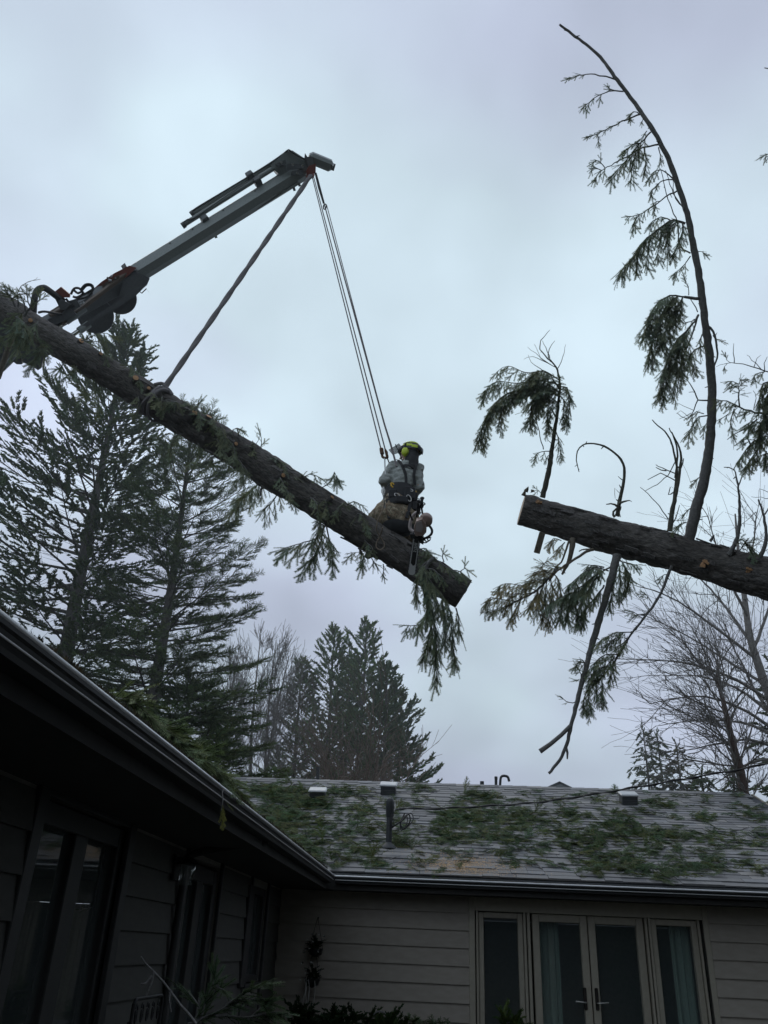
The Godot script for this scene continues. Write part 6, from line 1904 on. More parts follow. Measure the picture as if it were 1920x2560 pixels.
	twig(b, f, [Vector3(3.116, 6.255, -6.848), Vector3(3.03, 6.201, -6.923), Vector3(2.955, 6.179, -6.97), Vector3(2.865, 6.136, -7.036)], 0.010, 0.004)
	twig(b, f, [Vector3(2.914, 6.382, -6.847), Vector3(2.888, 6.301, -6.915), Vector3(2.918, 6.164, -6.996)], 0.007, 0.003, 0.0, 44.8, 0.5, 0.9)
	twig(b, f, [Vector3(2.87, 6.348, -6.89), Vector3(2.825, 6.328, -6.923), Vector3(2.795, 6.319, -6.941)], 0.006, 0.003, 0.0, 35.2, 0.42, 0.6)
	for q in [[Vector3(3.314, 6.513, -6.7), Vector3(3.204, 6.561, -6.65), Vector3(3.131, 6.491, -6.671), Vector3(3.124, 6.367, -6.765)], [Vector3(3.326, 6.454, -6.738), Vector3(3.225, 6.474, -6.706), Vector3(3.168, 6.371, -6.741), Vector3(3.177, 6.228, -6.839)], [Vector3(3.333, 6.34, -6.816), Vector3(3.22, 6.32, -6.819), Vector3(3.148, 6.205, -6.867), Vector3(3.139, 6.106, -6.939)], [Vector3(3.35, 6.179, -6.92), Vector3(3.227, 6.19, -6.906), Vector3(3.102, 6.244, -6.862), Vector3(3.028, 6.23, -6.904)]]:
		twig(b, f, q, 0.011, 0.003, 0.1, 64.0, 0.7, 0.9)
	for q in [[Vector3(3.353, 6.105, -6.968), Vector3(3.201, 6.123, -6.963), Vector3(3.066, 6.062, -7), Vector3(2.965, 5.932, -7.126)], [Vector3(3.202, 6.108, -6.973), Vector3(3.128, 6.006, -7.009), Vector3(3.028, 5.876, -7.134)], [Vector3(3.066, 6.062, -7), Vector3(3.033, 6.127, -6.971), Vector3(3.003, 6.118, -6.99)], [Vector3(3.367, 5.955, -7.058), Vector3(3.222, 5.986, -7.043), Vector3(3.101, 5.922, -7.074)], [Vector3(3.221, 6.001, -7.033), Vector3(3.192, 5.889, -7.054), Vector3(3.208, 5.841, -7.076)]]:
		twig(b, f, q, 0.009, 0.003, 0.15, 52.8, 0.6, 0.9)
	twig(b, f, [Vector3(3.37, 5.865, -7.113), Vector3(3.226, 5.873, -7.111), Vector3(3.118, 5.874, -7.096), Vector3(3.058, 5.885, -7.116)], 0.006, 0.002)
	twig(b, f, [Vector3(3.319, 6.608, -6.626), Vector3(3.167, 6.652, -6.598), Vector3(3.012, 6.695, -6.569), Vector3(2.859, 6.747, -6.596), Vector3(2.734, 6.745, -6.651)], 0.010, 0.002)
	twig(b, f, [Vector3(2.859, 6.747, -6.596), Vector3(2.826, 6.776, -6.587), Vector3(2.817, 6.798, -6.573)], 0.004, 0.002, 0.3, 32.0, 0.35, 0.2)
	twig(b, f, [Vector3(2.828, 6.749, -6.608), Vector3(2.811, 6.732, -6.628), Vector3(2.805, 6.712, -6.646)], 0.004, 0.002, 0.3, 32.0, 0.35, 0.6)
	for q in [[Vector3(2.889, 6.738, -6.59), Vector3(2.877, 6.819, -6.53), Vector3(2.873, 6.893, -6.471)], [Vector3(3.058, 6.671, -6.566), Vector3(3.082, 6.732, -6.506), Vector3(3.11, 6.752, -6.477)], [Vector3(3.119, 6.643, -6.559), Vector3(3.039, 6.729, -6.529), Vector3(2.99, 6.78, -6.511)], [Vector3(3.15, 6.623, -6.561), Vector3(3.145, 6.678, -6.52), Vector3(3.163, 6.727, -6.472)], [Vector3(3.082, 6.333, -6.808), Vector3(3.091, 6.43, -6.734), Vector3(3.065, 6.492, -6.701)]]:
		twig(b, f, q, 0.005, 0.002)
	twig(b, f, [Vector3(3.168, 6.645, -6.603), Vector3(3.078, 6.612, -6.603), Vector3(3.058, 6.576, -6.64)], 0.006, 0.003, 0.1, 44.8, 0.5, 0.7)
	twig(b, f, [Vector3(3.198, 8.347, -5.421), Vector3(3.136, 8.348, -5.456), Vector3(3.079, 8.357, -5.476), Vector3(3.031, 8.351, -5.51)], 0.007, 0.003, 0.3, 35.2, 0.4, 0.4)
	twig(b, f, [Vector3(3.1, 8.865, -5.045), Vector3(3.05, 8.926, -4.986), Vector3(3.008, 8.946, -4.981)], 0.006, 0.004)
	finish(l, M.limb_bark, 0)
	# what hangs below
	l = limb(o, [Vector3(1.505, 5.666, -8.348), Vector3(1.488, 5.537, -8.357), Vector3(1.45, 5.414, -8.423), Vector3(1.382, 5.29, -8.49)], 0.036, 0.012, 1.0, "dead_snag")
	twig(l[1], l[2], [Vector3(1.459, 5.628, -8.318), Vector3(1.365, 5.397, -8.389), Vector3(1.308, 5.345, -8.422), Vector3(1.279, 5.274, -8.458)], 0.013, 0.006)
	twig(l[1], l[2], [Vector3(1.716, 5.523, -8.321), Vector3(1.594, 5.464, -8.317), Vector3(1.472, 5.379, -8.323), Vector3(1.32, 5.288, -8.39), Vector3(1.224, 5.184, -8.451)], 0.018, 0.009)
	twig(l[1], l[2], [Vector3(1.716, 5.523, -8.321), Vector3(1.64, 5.537, -8.329), Vector3(1.556, 5.493, -8.31)], 0.012, 0.006)
	finish(l, M.dead_wood, 1)
	l = limb(o, [Vector3(1.327, 5.345, -8.419), Vector3(1.243, 5.237, -8.425), Vector3(1.083, 5.079, -8.461), Vector3(0.866, 4.957, -8.482), Vector3(0.653, 4.86, -8.54), Vector3(0.467, 4.843, -8.558)], 0.016, 0.003, 1.0, "browned_bough")
	for q in [[Vector3(1.372, 5.633, -8.33), Vector3(1.288, 5.633, -8.287), Vector3(1.24, 5.6, -8.311)], [Vector3(1.411, 5.613, -8.334), Vector3(1.346, 5.541, -8.324), Vector3(1.327, 5.524, -8.335)]]:
		twig(l[1], l[2], q, 0.007, 0.003, 0.1, 44.8, 0.5, 0.6)
	for q in [[Vector3(1.263, 5.255, -8.414), Vector3(1.16, 5.274, -8.365), Vector3(1.049, 5.24, -8.34)], [Vector3(1.243, 5.237, -8.425), Vector3(1.141, 5.311, -8.351), Vector3(1.192, 5.35, -8.27)], [Vector3(1.205, 5.203, -8.446), Vector3(1.102, 5.187, -8.412), Vector3(0.962, 5.153, -8.389)], [Vector3(1.083, 5.079, -8.461), Vector3(0.904, 5.118, -8.41), Vector3(0.749, 5.14, -8.416), Vector3(0.671, 5.105, -8.438)], [Vector3(1.025, 5.054, -8.478), Vector3(0.846, 5.03, -8.454), Vector3(0.711, 5.05, -8.458)], [Vector3(0.866, 4.957, -8.482), Vector3(0.691, 4.978, -8.489), Vector3(0.594, 5.006, -8.485), Vector3(0.526, 4.943, -8.515)], [Vector3(0.924, 4.983, -8.465), Vector3(0.861, 4.884, -8.458), Vector3(0.794, 4.759, -8.513)], [Vector3(0.866, 4.957, -8.482), Vector3(0.726, 4.886, -8.469), Vector3(0.591, 4.851, -8.494)], [Vector3(1.122, 5.114, -8.441), Vector3(1.058, 4.988, -8.447), Vector3(1, 4.9, -8.49)], [Vector3(1.205, 5.185, -8.453), Vector3(1.173, 5.003, -8.426), Vector3(1.143, 4.769, -8.523)], [Vector3(1.243, 5.219, -8.433), Vector3(1.249, 5.036, -8.401), Vector3(1.209, 4.732, -8.529)], [Vector3(1.16, 5.13, -8.428), Vector3(1.115, 5.005, -8.433), Vector3(1.086, 4.861, -8.495)], [Vector3(1.282, 5.254, -8.412), Vector3(1.332, 5.16, -8.39), Vector3(1.35, 5.015, -8.449)], [Vector3(1.301, 5.289, -8.393), Vector3(1.243, 5.327, -8.384), Vector3(1.166, 5.367, -8.377)]]:
		twig(l[1], l[2], q, 0.007, 0.003, 0.1, 44.8, 0.6, 0.8)
	var bo := obj(l[3], l[1], M.limb_bark, o)
	scatter("needles", SPRAY.near[2], l[2], tints(23, Color(1.30, 1.02, 0.88), 0.25, 0.2), bo)
	l = limb(o, [Vector3(1.942, 5.409, -8.212), Vector3(1.891, 5.216, -8.257), Vector3(1.847, 5.084, -8.292), Vector3(1.777, 4.868, -8.375), Vector3(1.707, 4.652, -8.451), Vector3(1.634, 4.431, -8.512), Vector3(1.579, 4.246, -8.552), Vector3(1.516, 4.047, -8.604), Vector3(1.456, 3.837, -8.673), Vector3(1.406, 3.661, -8.727), Vector3(1.356, 3.486, -8.777), Vector3(1.279, 3.329, -8.822), Vector3(1.166, 3.199, -8.864)], 0.047, 0.014, 0.9, "hanging_limb")
	b = l[1]
	f = l[2]
	b.tube([Vector3(1.408, 3.67, -8.725), Vector3(1.297, 3.563, -8.716), Vector3(1.18, 3.465, -8.703), Vector3(1.07, 3.392, -8.734)], [0.022, 0.021, 0.022, 0.026], 8)
	b.tube([Vector3(1.346, 3.469, -8.782), Vector3(1.362, 3.399, -8.795), Vector3(1.358, 3.338, -8.808)], [0.016, 0.013, 0.008], 6)
	for q in [[Vector3(1.864, 5.271, -8.238), Vector3(1.707, 5.17, -8.206), Vector3(1.551, 5.053, -8.233), Vector3(1.403, 4.973, -8.294), Vector3(1.216, 4.892, -8.356)], [Vector3(1.835, 5.217, -8.213), Vector3(1.679, 5.22, -8.133), Vector3(1.524, 5.139, -8.145), Vector3(1.395, 5.041, -8.211)], [Vector3(1.707, 5.152, -8.214), Vector3(1.615, 4.995, -8.19), Vector3(1.504, 4.826, -8.281), Vector3(1.484, 4.66, -8.35)], [Vector3(1.588, 5.069, -8.219), Vector3(1.505, 4.966, -8.223), Vector3(1.431, 4.864, -8.279)], [Vector3(1.789, 5.079, -8.284), Vector3(1.678, 4.924, -8.263), Vector3(1.567, 4.806, -8.332), Vector3(1.547, 4.675, -8.387)], [Vector3(1.44, 4.989, -8.28), Vector3(1.347, 4.904, -8.331), Vector3(1.317, 4.719, -8.409)], [Vector3(1.514, 5.038, -8.246), Vector3(1.432, 4.934, -8.25), Vector3(1.375, 4.726, -8.343)], [Vector3(1.79, 5.255, -8.206), Vector3(1.689, 5.258, -8.17), Vector3(1.615, 5.271, -8.179)]]:
		twig(b, f, q, 0.010, 0.003, 0.15, 60.8, 0.68, 0.8)
	for q in [[Vector3(1.955, 5.334, -8.188), Vector3(2.007, 5.239, -8.163), Vector3(2.006, 5.117, -8.218), Vector3(1.987, 4.996, -8.275)], [Vector3(1.946, 5.3, -8.206), Vector3(1.953, 5.156, -8.214), Vector3(1.941, 4.929, -8.314)], [Vector3(1.909, 5.197, -8.261), Vector3(1.879, 5.038, -8.282), Vector3(1.841, 4.847, -8.37)], [Vector3(2, 5.313, -8.187), Vector3(2.061, 5.269, -8.136), Vector3(2.123, 5.255, -8.126)], [Vector3(1.991, 5.279, -8.205), Vector3(2.042, 5.184, -8.179), Vector3(2.023, 5.028, -8.252)]]:
		twig(b, f, q, 0.008, 0.003, 0.1, 48.0, 0.6, 0.9)
	for q in [[Vector3(1.526, 4.065, -8.597), Vector3(1.519, 4.171, -8.565), Vector3(1.476, 4.261, -8.545)], [Vector3(1.576, 4.258, -8.528), Vector3(1.522, 4.295, -8.525), Vector3(1.467, 4.252, -8.549)], [Vector3(1.575, 4.24, -8.533), Vector3(1.541, 4.312, -8.516), Vector3(1.505, 4.322, -8.52)]]:
		twig(b, f, q, 0.007, 0.003, 0.1, 48.0, 0.5, 0.5)
	twig(b, f, [Vector3(1.458, 3.898, -8.656), Vector3(1.395, 3.894, -8.668), Vector3(1.332, 3.927, -8.669), Vector3(1.307, 3.959, -8.663)], 0.006, 0.003, 0.4, 32.0, 0.3, 0.3)
	finish(l, M.limb_bark, 0)
	l = limb(o, [Vector3(2.463, 5.214, -8.048), Vector3(2.428, 5.132, -8.096), Vector3(2.357, 4.967, -8.189), Vector3(2.232, 4.785, -8.298), Vector3(2.069, 4.595, -8.413), Vector3(1.94, 4.399, -8.513), Vector3(1.8, 4.212, -8.552), Vector3(1.671, 4.093, -8.615), Vector3(1.578, 3.998, -8.66)], 0.016, 0.006, 1.0, "slender_limb")
	b = l[1]
	f = l[2]
	for q in [[Vector3(2.223, 4.772, -8.306), Vector3(2.126, 4.772, -8.331), Vector3(2.043, 4.813, -8.336)], [Vector3(2.178, 4.719, -8.339), Vector3(2.126, 4.758, -8.337), Vector3(2.081, 4.743, -8.354)], [Vector3(2.428, 5.132, -8.096), Vector3(2.385, 5.136, -8.107), Vector3(2.341, 5.106, -8.133)], [Vector3(2.268, 4.87, -8.255), Vector3(2.226, 4.943, -8.236), Vector3(2.182, 4.981, -8.232)]]:
		twig(b, f, q, 0.006, 0.003, 0.3, 35.2, 0.42, 0.3)
	for q in [[Vector3(2.073, 4.594, -8.412), Vector3(1.97, 4.583, -8.387), Vector3(1.852, 4.563, -8.366), Vector3(1.707, 4.482, -8.426)], [Vector3(1.97, 4.583, -8.387), Vector3(1.887, 4.509, -8.378), Vector3(1.796, 4.461, -8.415)], [Vector3(2.033, 4.553, -8.437), Vector3(1.949, 4.47, -8.432), Vector3(1.867, 4.422, -8.413)]]:
		twig(b, f, q, 0.007, 0.003, 0.15, 44.8, 0.55, 0.5)
	for q in [[Vector3(1.921, 4.382, -8.523), Vector3(1.786, 4.372, -8.502), Vector3(1.667, 4.29, -8.5), Vector3(1.574, 4.169, -8.556)], [Vector3(1.885, 4.366, -8.537), Vector3(1.791, 4.25, -8.488), Vector3(1.682, 4.166, -8.537)], [Vector3(1.819, 4.247, -8.536), Vector3(1.719, 4.235, -8.507), Vector3(1.609, 4.115, -8.566)], [Vector3(1.903, 4.365, -8.533), Vector3(1.855, 4.28, -8.518), Vector3(1.825, 4.158, -8.563)], [Vector3(1.725, 4.126, -8.593), Vector3(1.644, 4.097, -8.565), Vector3(1.589, 4.063, -8.586)], [Vector3(1.689, 4.11, -8.606), Vector3(1.677, 4.008, -8.585), Vector3(1.674, 3.902, -8.616)], [Vector3(1.726, 4.144, -8.588), Vector3(1.741, 4.058, -8.558), Vector3(1.728, 3.918, -8.601)], [Vector3(1.614, 4.023, -8.646), Vector3(1.594, 3.922, -8.626), Vector3(1.609, 3.825, -8.65)], [Vector3(1.578, 3.998, -8.66), Vector3(1.545, 3.905, -8.639), Vector3(1.547, 3.835, -8.658)]]:
		twig(b, f, q, 0.007, 0.003, 0.1, 48.0, 0.56, 0.7)
	twig(b, f, [Vector3(1.826, 4.211, -8.546), Vector3(1.841, 4.105, -8.576), Vector3(1.853, 4.034, -8.595)], 0.004, 0.002)
	finish(l, M.limb_bark, 1)
	# orange tears in the bark
	for q in [[Vector3(2.704, 5.111, -7.765), 0.05], [Vector3(3.055, 4.969, -7.559), 0.05], [Vector3(1.147, 6.098, -8.326), 0.035]]:
		var w := MB.new()
		var c: Vector3 = Geometry3D.get_closest_point_to_segment_uncapped(q[0], A, B)
		var out: Vector3 = (q[0] - c).normalized()
		for i in 6:
			var at: Vector3 = c + out * 0.208 + rv() * q[1] * 0.5
			w.box(Transform3D(frame_of(dir + rv() * 0.5, out, 1.0), at), Vector3(rf(0.02, 0.06), 0.02, rf(0.01, 0.03)))
		obj("bark_tear", w, M.fresh_wood, o)
	var fl := MB.new()
	for i in 80:
		var t := rf(0.0, 1.0)
		var a := rf(0, TAU)
		var hi := dir.cross(Vector3.RIGHT).normalized()
		var out := (hi * cos(a) + dir.cross(hi) * sin(a)).normalized()
		fl.tint = Color(1, 1, 1) * rf(0.6, 1.5)
		fl.box(Transform3D(frame_of(dir + rv() * 0.12, out, 1.0), A.lerp(B, t) + out * lerpf(0.176, 0.205, t)), Vector3(rf(0.06, 0.2), 0.014, rf(0.02, 0.05)))
	obj("bark_plates", fl, M.bark, o).set_meta("kind", "stuff")


func plate(b: MB, pts: Array, ext: Vector3) -> void:      # a flat part from its corners, thickened along ext
	var n := ext.normalized()
	var u := n.cross(Vector3.UP).normalized()
	var w := n.cross(u)
	var o: Vector3 = pts[0]
	var poly := []
	for p in pts:
		var d: Vector3 = p - o
		poly.append(Vector2(d.dot(u), d.dot(w)))
	b.prism(poly, o, u, w, n, ext.length())


func rod(root: Node3D, called: String, pts: Array, r: float, m: Material, sides := 10) -> MeshInstance3D:
	var b := MB.new()
	b.tube(pts, [r], sides)
	return obj(called, b, m, root)


func crane() -> void:
	var A: Vector3 = Vector3(-4.261, 9.807, -8.387)
	var B: Vector3 = Vector3(-2.095, 11.402, -8.079)
	var e1 := (B - A).normalized()
	var n := (Vector3(0, 1.5, 0) - A).normalized()
	var e3 := e1.cross(Vector3.UP).normalized()
	if e3.dot(n) < 0:
		e3 = -e3
	var e2 := e3.cross(e1)
	if e2.y < 0:
		e2 = -e2
	var bs := Basis(e1, e2, e1.cross(e2))
	var C: Vector3 = Vector3(-5.301, 8.755, -8.253)
	var o := thing("crane", "grey truck crane with folding jib reaching over the house from the left", "crane", C)
	# outer boom: a folded steel box, six-sided in section
	var b := MB.new()
	b.prism([Vector2(-0.09, 0.10), Vector2(0.09, 0.10), Vector2(0.115, 0.06), Vector2(0.10, -0.09), Vector2(0.0, -0.125), Vector2(-0.10, -0.09), Vector2(-0.115, 0.06)], (A + B) / 2 - e1 * 0.1, e3, e2, e1, (B - A).length() + 0.35)
	var boom := obj("outer_boom", b, M.crane_grey, o)
	for q in [[0.22], [0.36], [0.55], [0.75]]:
		rod(boom, "bolt", [A.lerp(B, q[0]) + e3 * 0.11 + e2 * 0.03, A.lerp(B, q[0]) + e3 * 0.122 + e2 * 0.03], 0.012, M.crane_dark, 8)
	# telescoping cylinders on its back
	rod(o, "cylinder", [Vector3(-3.553, 10.665, -8.121), Vector3(-2.257, 11.558, -7.889)], 0.034, M.crane_grey)
	rod(o, "cylinder", [Vector3(-3.663, 10.468, -8.151), Vector3(-2.294, 11.432, -7.906)], 0.036, M.crane_grey)
	rod(o, "cylinder_cap", [Vector3(-3.675, 10.457, -8.157), Vector3(-3.633, 10.485, -8.145)], 0.045, M.crane_dark)
	rod(o, "cylinder_cap", [Vector3(-3.571, 10.652, -8.128), Vector3(-3.532, 10.679, -8.114)], 0.043, M.crane_dark)
	rod(o, "hydraulic_line", spline([Vector3(-3.541, 10.668, -8.075), Vector3(-3.469, 10.723, -8.06), Vector3(-2.74, 11.222, -7.943), Vector3(-2.411, 11.434, -7.869), Vector3(-2.249, 11.564, -7.833)], 0.1), 0.012, M.crane_dark, 6)
	rod(o, "hydraulic_line", spline([Vector3(-3.633, 10.456, -8.084), Vector3(-3.58, 10.508, -8.082), Vector3(-3.514, 10.544, -8.101), Vector3(-3.052, 10.896, -8.012), Vector3(-2.673, 11.175, -7.943), Vector3(-2.586, 11.231, -7.936)], 0.1), 0.011, M.crane_dark, 6)
	for q in [[Vector3(-3.37, 10.596, -8.166), 0.15], [Vector3(-2.741, 11.213, -7.954), 0.09], [Vector3(-2.633, 11.146, -7.992), 0.09]]:
		var m := MB.new()
		m.box(Transform3D(bs, q[0]), Vector3(0.10, q[1], 0.14), 0.01)
		obj("clamp", m, M.crane_dark, o)
	rod(o, "guide_rod", [Vector3(-3.155, 10.555, -8.327), Vector3(-2.077, 11.246, -8.113)], 0.018, M.crane_grey)
	for q in [[Vector3(-3.25, 10.492, -8.329), Vector3(-3.231, 10.452, -8.379)], [Vector3(-2.148, 11.214, -8.133), Vector3(-2.13, 11.174, -8.186)], [Vector3(-2.073, 11.254, -8.105), Vector3(-2.052, 11.223, -8.147)]]:
		rod(o, "stop_pin", q, 0.02, M.crane_dark, 8)
	# head of the boom
	var hd := MB.new()
	plate(hd, [Vector3(-2.328, 11.511, -7.878), Vector3(-2.27, 11.561, -7.831), Vector3(-2.158, 11.587, -7.829), Vector3(-1.969, 11.54, -7.939), Vector3(-1.938, 11.487, -8.013), Vector3(-1.987, 11.401, -8.107), Vector3(-2.122, 11.331, -8.158), Vector3(-2.276, 11.285, -8.172), Vector3(-2.374, 11.354, -8.06), Vector3(-2.491, 11.418, -7.945)], n * 0.16)
	var head := obj("boom_head", hd, M.crane_grey, o)
	var h2 := MB.new()
	plate(h2, [Vector3(-2.203, 11.356, -7.865), Vector3(-1.95, 11.385, -7.894), Vector3(-1.952, 11.353, -7.933), Vector3(-2.208, 11.302, -7.93)], n * 0.05)
	plate(h2, [Vector3(-2.366, 11.334, -7.844), Vector3(-2.229, 11.387, -7.818), Vector3(-2.218, 11.354, -7.863), Vector3(-2.34, 11.303, -7.891)], n * 0.06)
	plate(h2, [Vector3(-2.149, 11.301, -7.948), Vector3(-1.984, 11.329, -7.956), Vector3(-2.003, 11.282, -8.009), Vector3(-2.167, 11.263, -7.989)], n * 0.06)
	obj("link_plate", h2, M.crane_dark, head)
	for q in [Vector3(-2.129, 11.324, -7.859), Vector3(-1.99, 11.332, -7.886), Vector3(-2.284, 11.322, -7.818), Vector3(-2.07, 11.261, -7.953)]:
		rod(head, "bolt", [q, q + n * 0.03], 0.02, M.chrome, 8)
	rod(head, "hose", spline([Vector3(-2.24, 11.525, -7.803), Vector3(-2.19, 11.534, -7.772), Vector3(-2.156, 11.525, -7.794), Vector3(-2.075, 11.504, -7.843), Vector3(-1.97, 11.485, -7.894)], 0.03), 0.012, M.rubber, 6)
	var fin := MB.new()
	plate(fin, [Vector3(-1.979, 11.499, -7.906), Vector3(-1.963, 11.55, -7.846), Vector3(-1.924, 11.516, -7.899)], n * 0.02)
	obj("fin", fin, M.crane_dark, head)
	# short end section with its knob
	var E0: Vector3 = Vector3(-1.901, 11.561, -7.928)
	var E1: Vector3 = Vector3(-1.615, 11.558, -8.077)
	var es := MB.new()
	es.box(Transform3D(frame_of(E1 - E0, e2, 1.0), (E0 + E1) / 2), Vector3((E1 - E0).length() + 0.05, 0.15, 0.16), 0.04)
	obj("end_section", es, M.crane_grey, o)
	rod(o, "end_knob", [Vector3(-1.64, 11.559, -8.07), Vector3(-1.561, 11.548, -8.099)], 0.05, M.crane_dark, 12)
	rod(o, "end_knob", [Vector3(-1.588, 11.505, -8.035), Vector3(-1.576, 11.503, -8.04)], 0.022, M.chrome, 10)
	var pin := MB.new()
	plate(pin, [Vector3(-1.96, 11.515, -7.89), Vector3(-1.87, 11.529, -7.896), Vector3(-1.852, 11.448, -8.001), Vector3(-1.938, 11.43, -8.003)], n * 0.12)
	obj("end_hinge", pin, M.crane_dark, o)
	# orange hook block
	var hk := MB.new()
	plate(hk, [Vector3(-1.914, 11.411, -7.952), Vector3(-1.813, 11.439, -7.94), Vector3(-1.824, 11.367, -8.027), Vector3(-1.876, 11.326, -8.066), Vector3(-1.95, 11.327, -8.047), Vector3(-1.956, 11.362, -8.002)], n * 0.08)
	hk.torus(Transform3D(Basis(e1, e2, e3) * Basis(Vector3.RIGHT, PI / 2), Vector3(-1.895, 11.31, -8.033)), 0.05, 0.018, 14, 8)
	obj("hook_block", hk, M.crane_red, o)
	# inner boom
	var ib := MB.new()
	var I0: Vector3 = Vector3(-6.094, 7.878, -8.135)
	var I1: Vector3 = Vector3(-4.256, 9.734, -8.387)
	ib.box(Transform3D(frame_of(I1 - I0, e2, 1.0), (I0 + I1) / 2 + e2 * 0.02), Vector3((I1 - I0).length(), 0.14, 0.22), 0.02)
	var inner := obj("inner_boom", ib, M.crane_dark, o)
	var col := MB.new()
	plate(col, [Vector3(-4.415, 9.636, -8.325), Vector3(-4.222, 9.736, -8.327), Vector3(-4.09, 9.717, -8.412), Vector3(-4.135, 9.64, -8.464), Vector3(-4.286, 9.514, -8.51), Vector3(-4.502, 9.438, -8.469)], n * 0.22)
	obj("boom_collar", col, M.crane_dark, o)
	var rail := MB.new()
	rail.box(Transform3D(frame_of(Vector3(-4.362, 9.612, -8.228) - Vector3(-5.02, 8.809, -8.233), e2, 1.0), (Vector3(-4.362, 9.612, -8.228) + Vector3(-5.02, 8.809, -8.233)) / 2), Vector3(1.2, 0.05, 0.06), 0.008)
	obj("slide_rail", rail, M.crane_bronze, o)
	# red casting on top
	var rc := MB.new()
	plate(rc, [Vector3(-4.787, 9.397, -8.276), Vector3(-4.675, 9.499, -8.241), Vector3(-4.516, 9.638, -8.224), Vector3(-4.334, 9.778, -8.227), Vector3(-4.243, 9.781, -8.272), Vector3(-4.373, 9.668, -8.317), Vector3(-4.712, 9.397, -8.318)], n * 0.12)
	var red := obj("red_casting", rc, M.crane_red, o)
	var rd := MB.new()
	plate(rd, [Vector3(-4.647, 9.398, -8.205), Vector3(-4.554, 9.468, -8.19), Vector3(-4.54, 9.455, -8.209), Vector3(-4.634, 9.381, -8.228)], n * 0.03)
	plate(rd, [Vector3(-4.505, 9.501, -8.184), Vector3(-4.423, 9.555, -8.176), Vector3(-4.417, 9.54, -8.194), Vector3(-4.497, 9.487, -8.202)], n * 0.03)
	obj("cover", rd, M.crane_bronze, red)
	for q in [Vector3(-4.561, 9.49, -8.164), Vector3(-4.515, 9.518, -8.162), Vector3(-4.528, 9.474, -8.197), Vector3(-4.466, 9.515, -8.192)]:
		rod(red, "bolt", [q, q + n * 0.05], 0.016, M.chrome, 8)
	var wl := MB.new()
	plate(wl, [Vector3(-4.422, 9.714, -8.169), Vector3(-4.371, 9.757, -8.154), Vector3(-4.349, 9.725, -8.197), Vector3(-4.401, 9.683, -8.211)], n * 0.05)
	var lamp := obj("work_lamp", wl, M.crane_dark, o)
	var wg := MB.new()
	plate(wg, [Vector3(-4.397, 9.69, -8.146), Vector3(-4.361, 9.721, -8.134), Vector3(-4.346, 9.697, -8.166), Vector3(-4.382, 9.668, -8.176)], n * 0.006)
	obj("lens", wg, M.vent_lid, lamp)
	# two cable drums on the underside
	for q in [[Vector3(-4.871, 9.269, -8.671), 0.24], [Vector3(-4.59, 9.617, -8.695), 0.22]]:
		var d := MB.new()
		var bb := frame_of(n, e2, 1.0)
		d.lathe(Transform3D(Basis(bb.y, bb.x, bb.z), q[0]), [Vector2(0, -0.05), Vector2(q[1], -0.05), Vector2(q[1] + 0.006, -0.04), Vector2(q[1] + 0.006, 0.04), Vector2(q[1], 0.05), Vector2(0, 0.05)], 36)
		var dr := obj("hose_drum", d, M.crane_dark, o)
	var ud := MB.new()
	plate(ud, [Vector3(-4.866, 8.692, -8.355), Vector3(-4.892, 8.716, -8.318), Vector3(-4.21, 9.448, -8.316), Vector3(-4.091, 9.545, -8.357), Vector3(-4.218, 9.374, -8.383), Vector3(-4.793, 8.755, -8.342)], n * 0.06)
	obj("drum_bar", ud, M.crane_dark, o)
	rod(o, "cylinder_rod", [Vector3(-5.124, 8.711, -8.255), Vector3(-4.996, 8.863, -8.273)], 0.028, M.chrome)
	rod(o, "cylinder_barrel", [Vector3(-5.03, 8.804, -8.261), Vector3(-4.831, 9.051, -8.275)], 0.05, M.crane_grey)
	rod(o, "cylinder_rod", [Vector3(-4.94, 8.6, -8.319), Vector3(-4.83, 8.738, -8.335)], 0.03, M.chrome)
	rod(o, "cylinder_barrel", [Vector3(-4.856, 8.695, -8.328), Vector3(-4.751, 8.83, -8.344)], 0.052, M.crane_grey)
	rod(o, "cylinder_rod", [Vector3(-5.292, 8.05, -7.978), Vector3(-5.2, 8.241, -8.025)], 0.022, M.chrome)
	# control box, hoses
	var cb := MB.new()
	plate(cb, [Vector3(-5.076, 8.983, -7.889), Vector3(-4.997, 9.055, -7.872), Vector3(-4.903, 9.013, -7.97), Vector3(-4.912, 8.982, -7.993), Vector3(-4.981, 8.961, -7.97), Vector3(-5.074, 8.961, -7.912)], n * 0.12)
	obj("valve_box", cb, M.crane_red, o)
	var cb2 := MB.new()
	plate(cb2, [Vector3(-5.071, 8.915, -7.881), Vector3(-4.995, 8.91, -7.934), Vector3(-4.888, 8.885, -8.023), Vector3(-4.963, 8.81, -8.046), Vector3(-5.008, 8.801, -8.026)], n * 0.08)
	plate(cb2, [Vector3(-5.019, 8.939, -8.042), Vector3(-4.873, 9.058, -8.096), Vector3(-4.835, 8.992, -8.18), Vector3(-4.984, 8.853, -8.142)], n * 0.12)
	plate(cb2, [Vector3(-5.196, 8.729, -8.12), Vector3(-4.934, 8.907, -8.124), Vector3(-4.87, 8.867, -8.198), Vector3(-5.016, 8.765, -8.202), Vector3(-5.135, 8.689, -8.195)], n * 0.16)
	obj("valve_bracket", cb2, M.crane_dark, o)
	rod(o, "hose", spline([Vector3(-5.157, 8.466, -7.71), Vector3(-5.131, 8.594, -7.61), Vector3(-5.116, 8.713, -7.584), Vector3(-5.064, 8.796, -7.617), Vector3(-5.036, 8.845, -7.742), Vector3(-5.017, 8.884, -7.868), Vector3(-4.996, 8.928, -7.992)], 0.04), 0.042, M.rubber, 10)
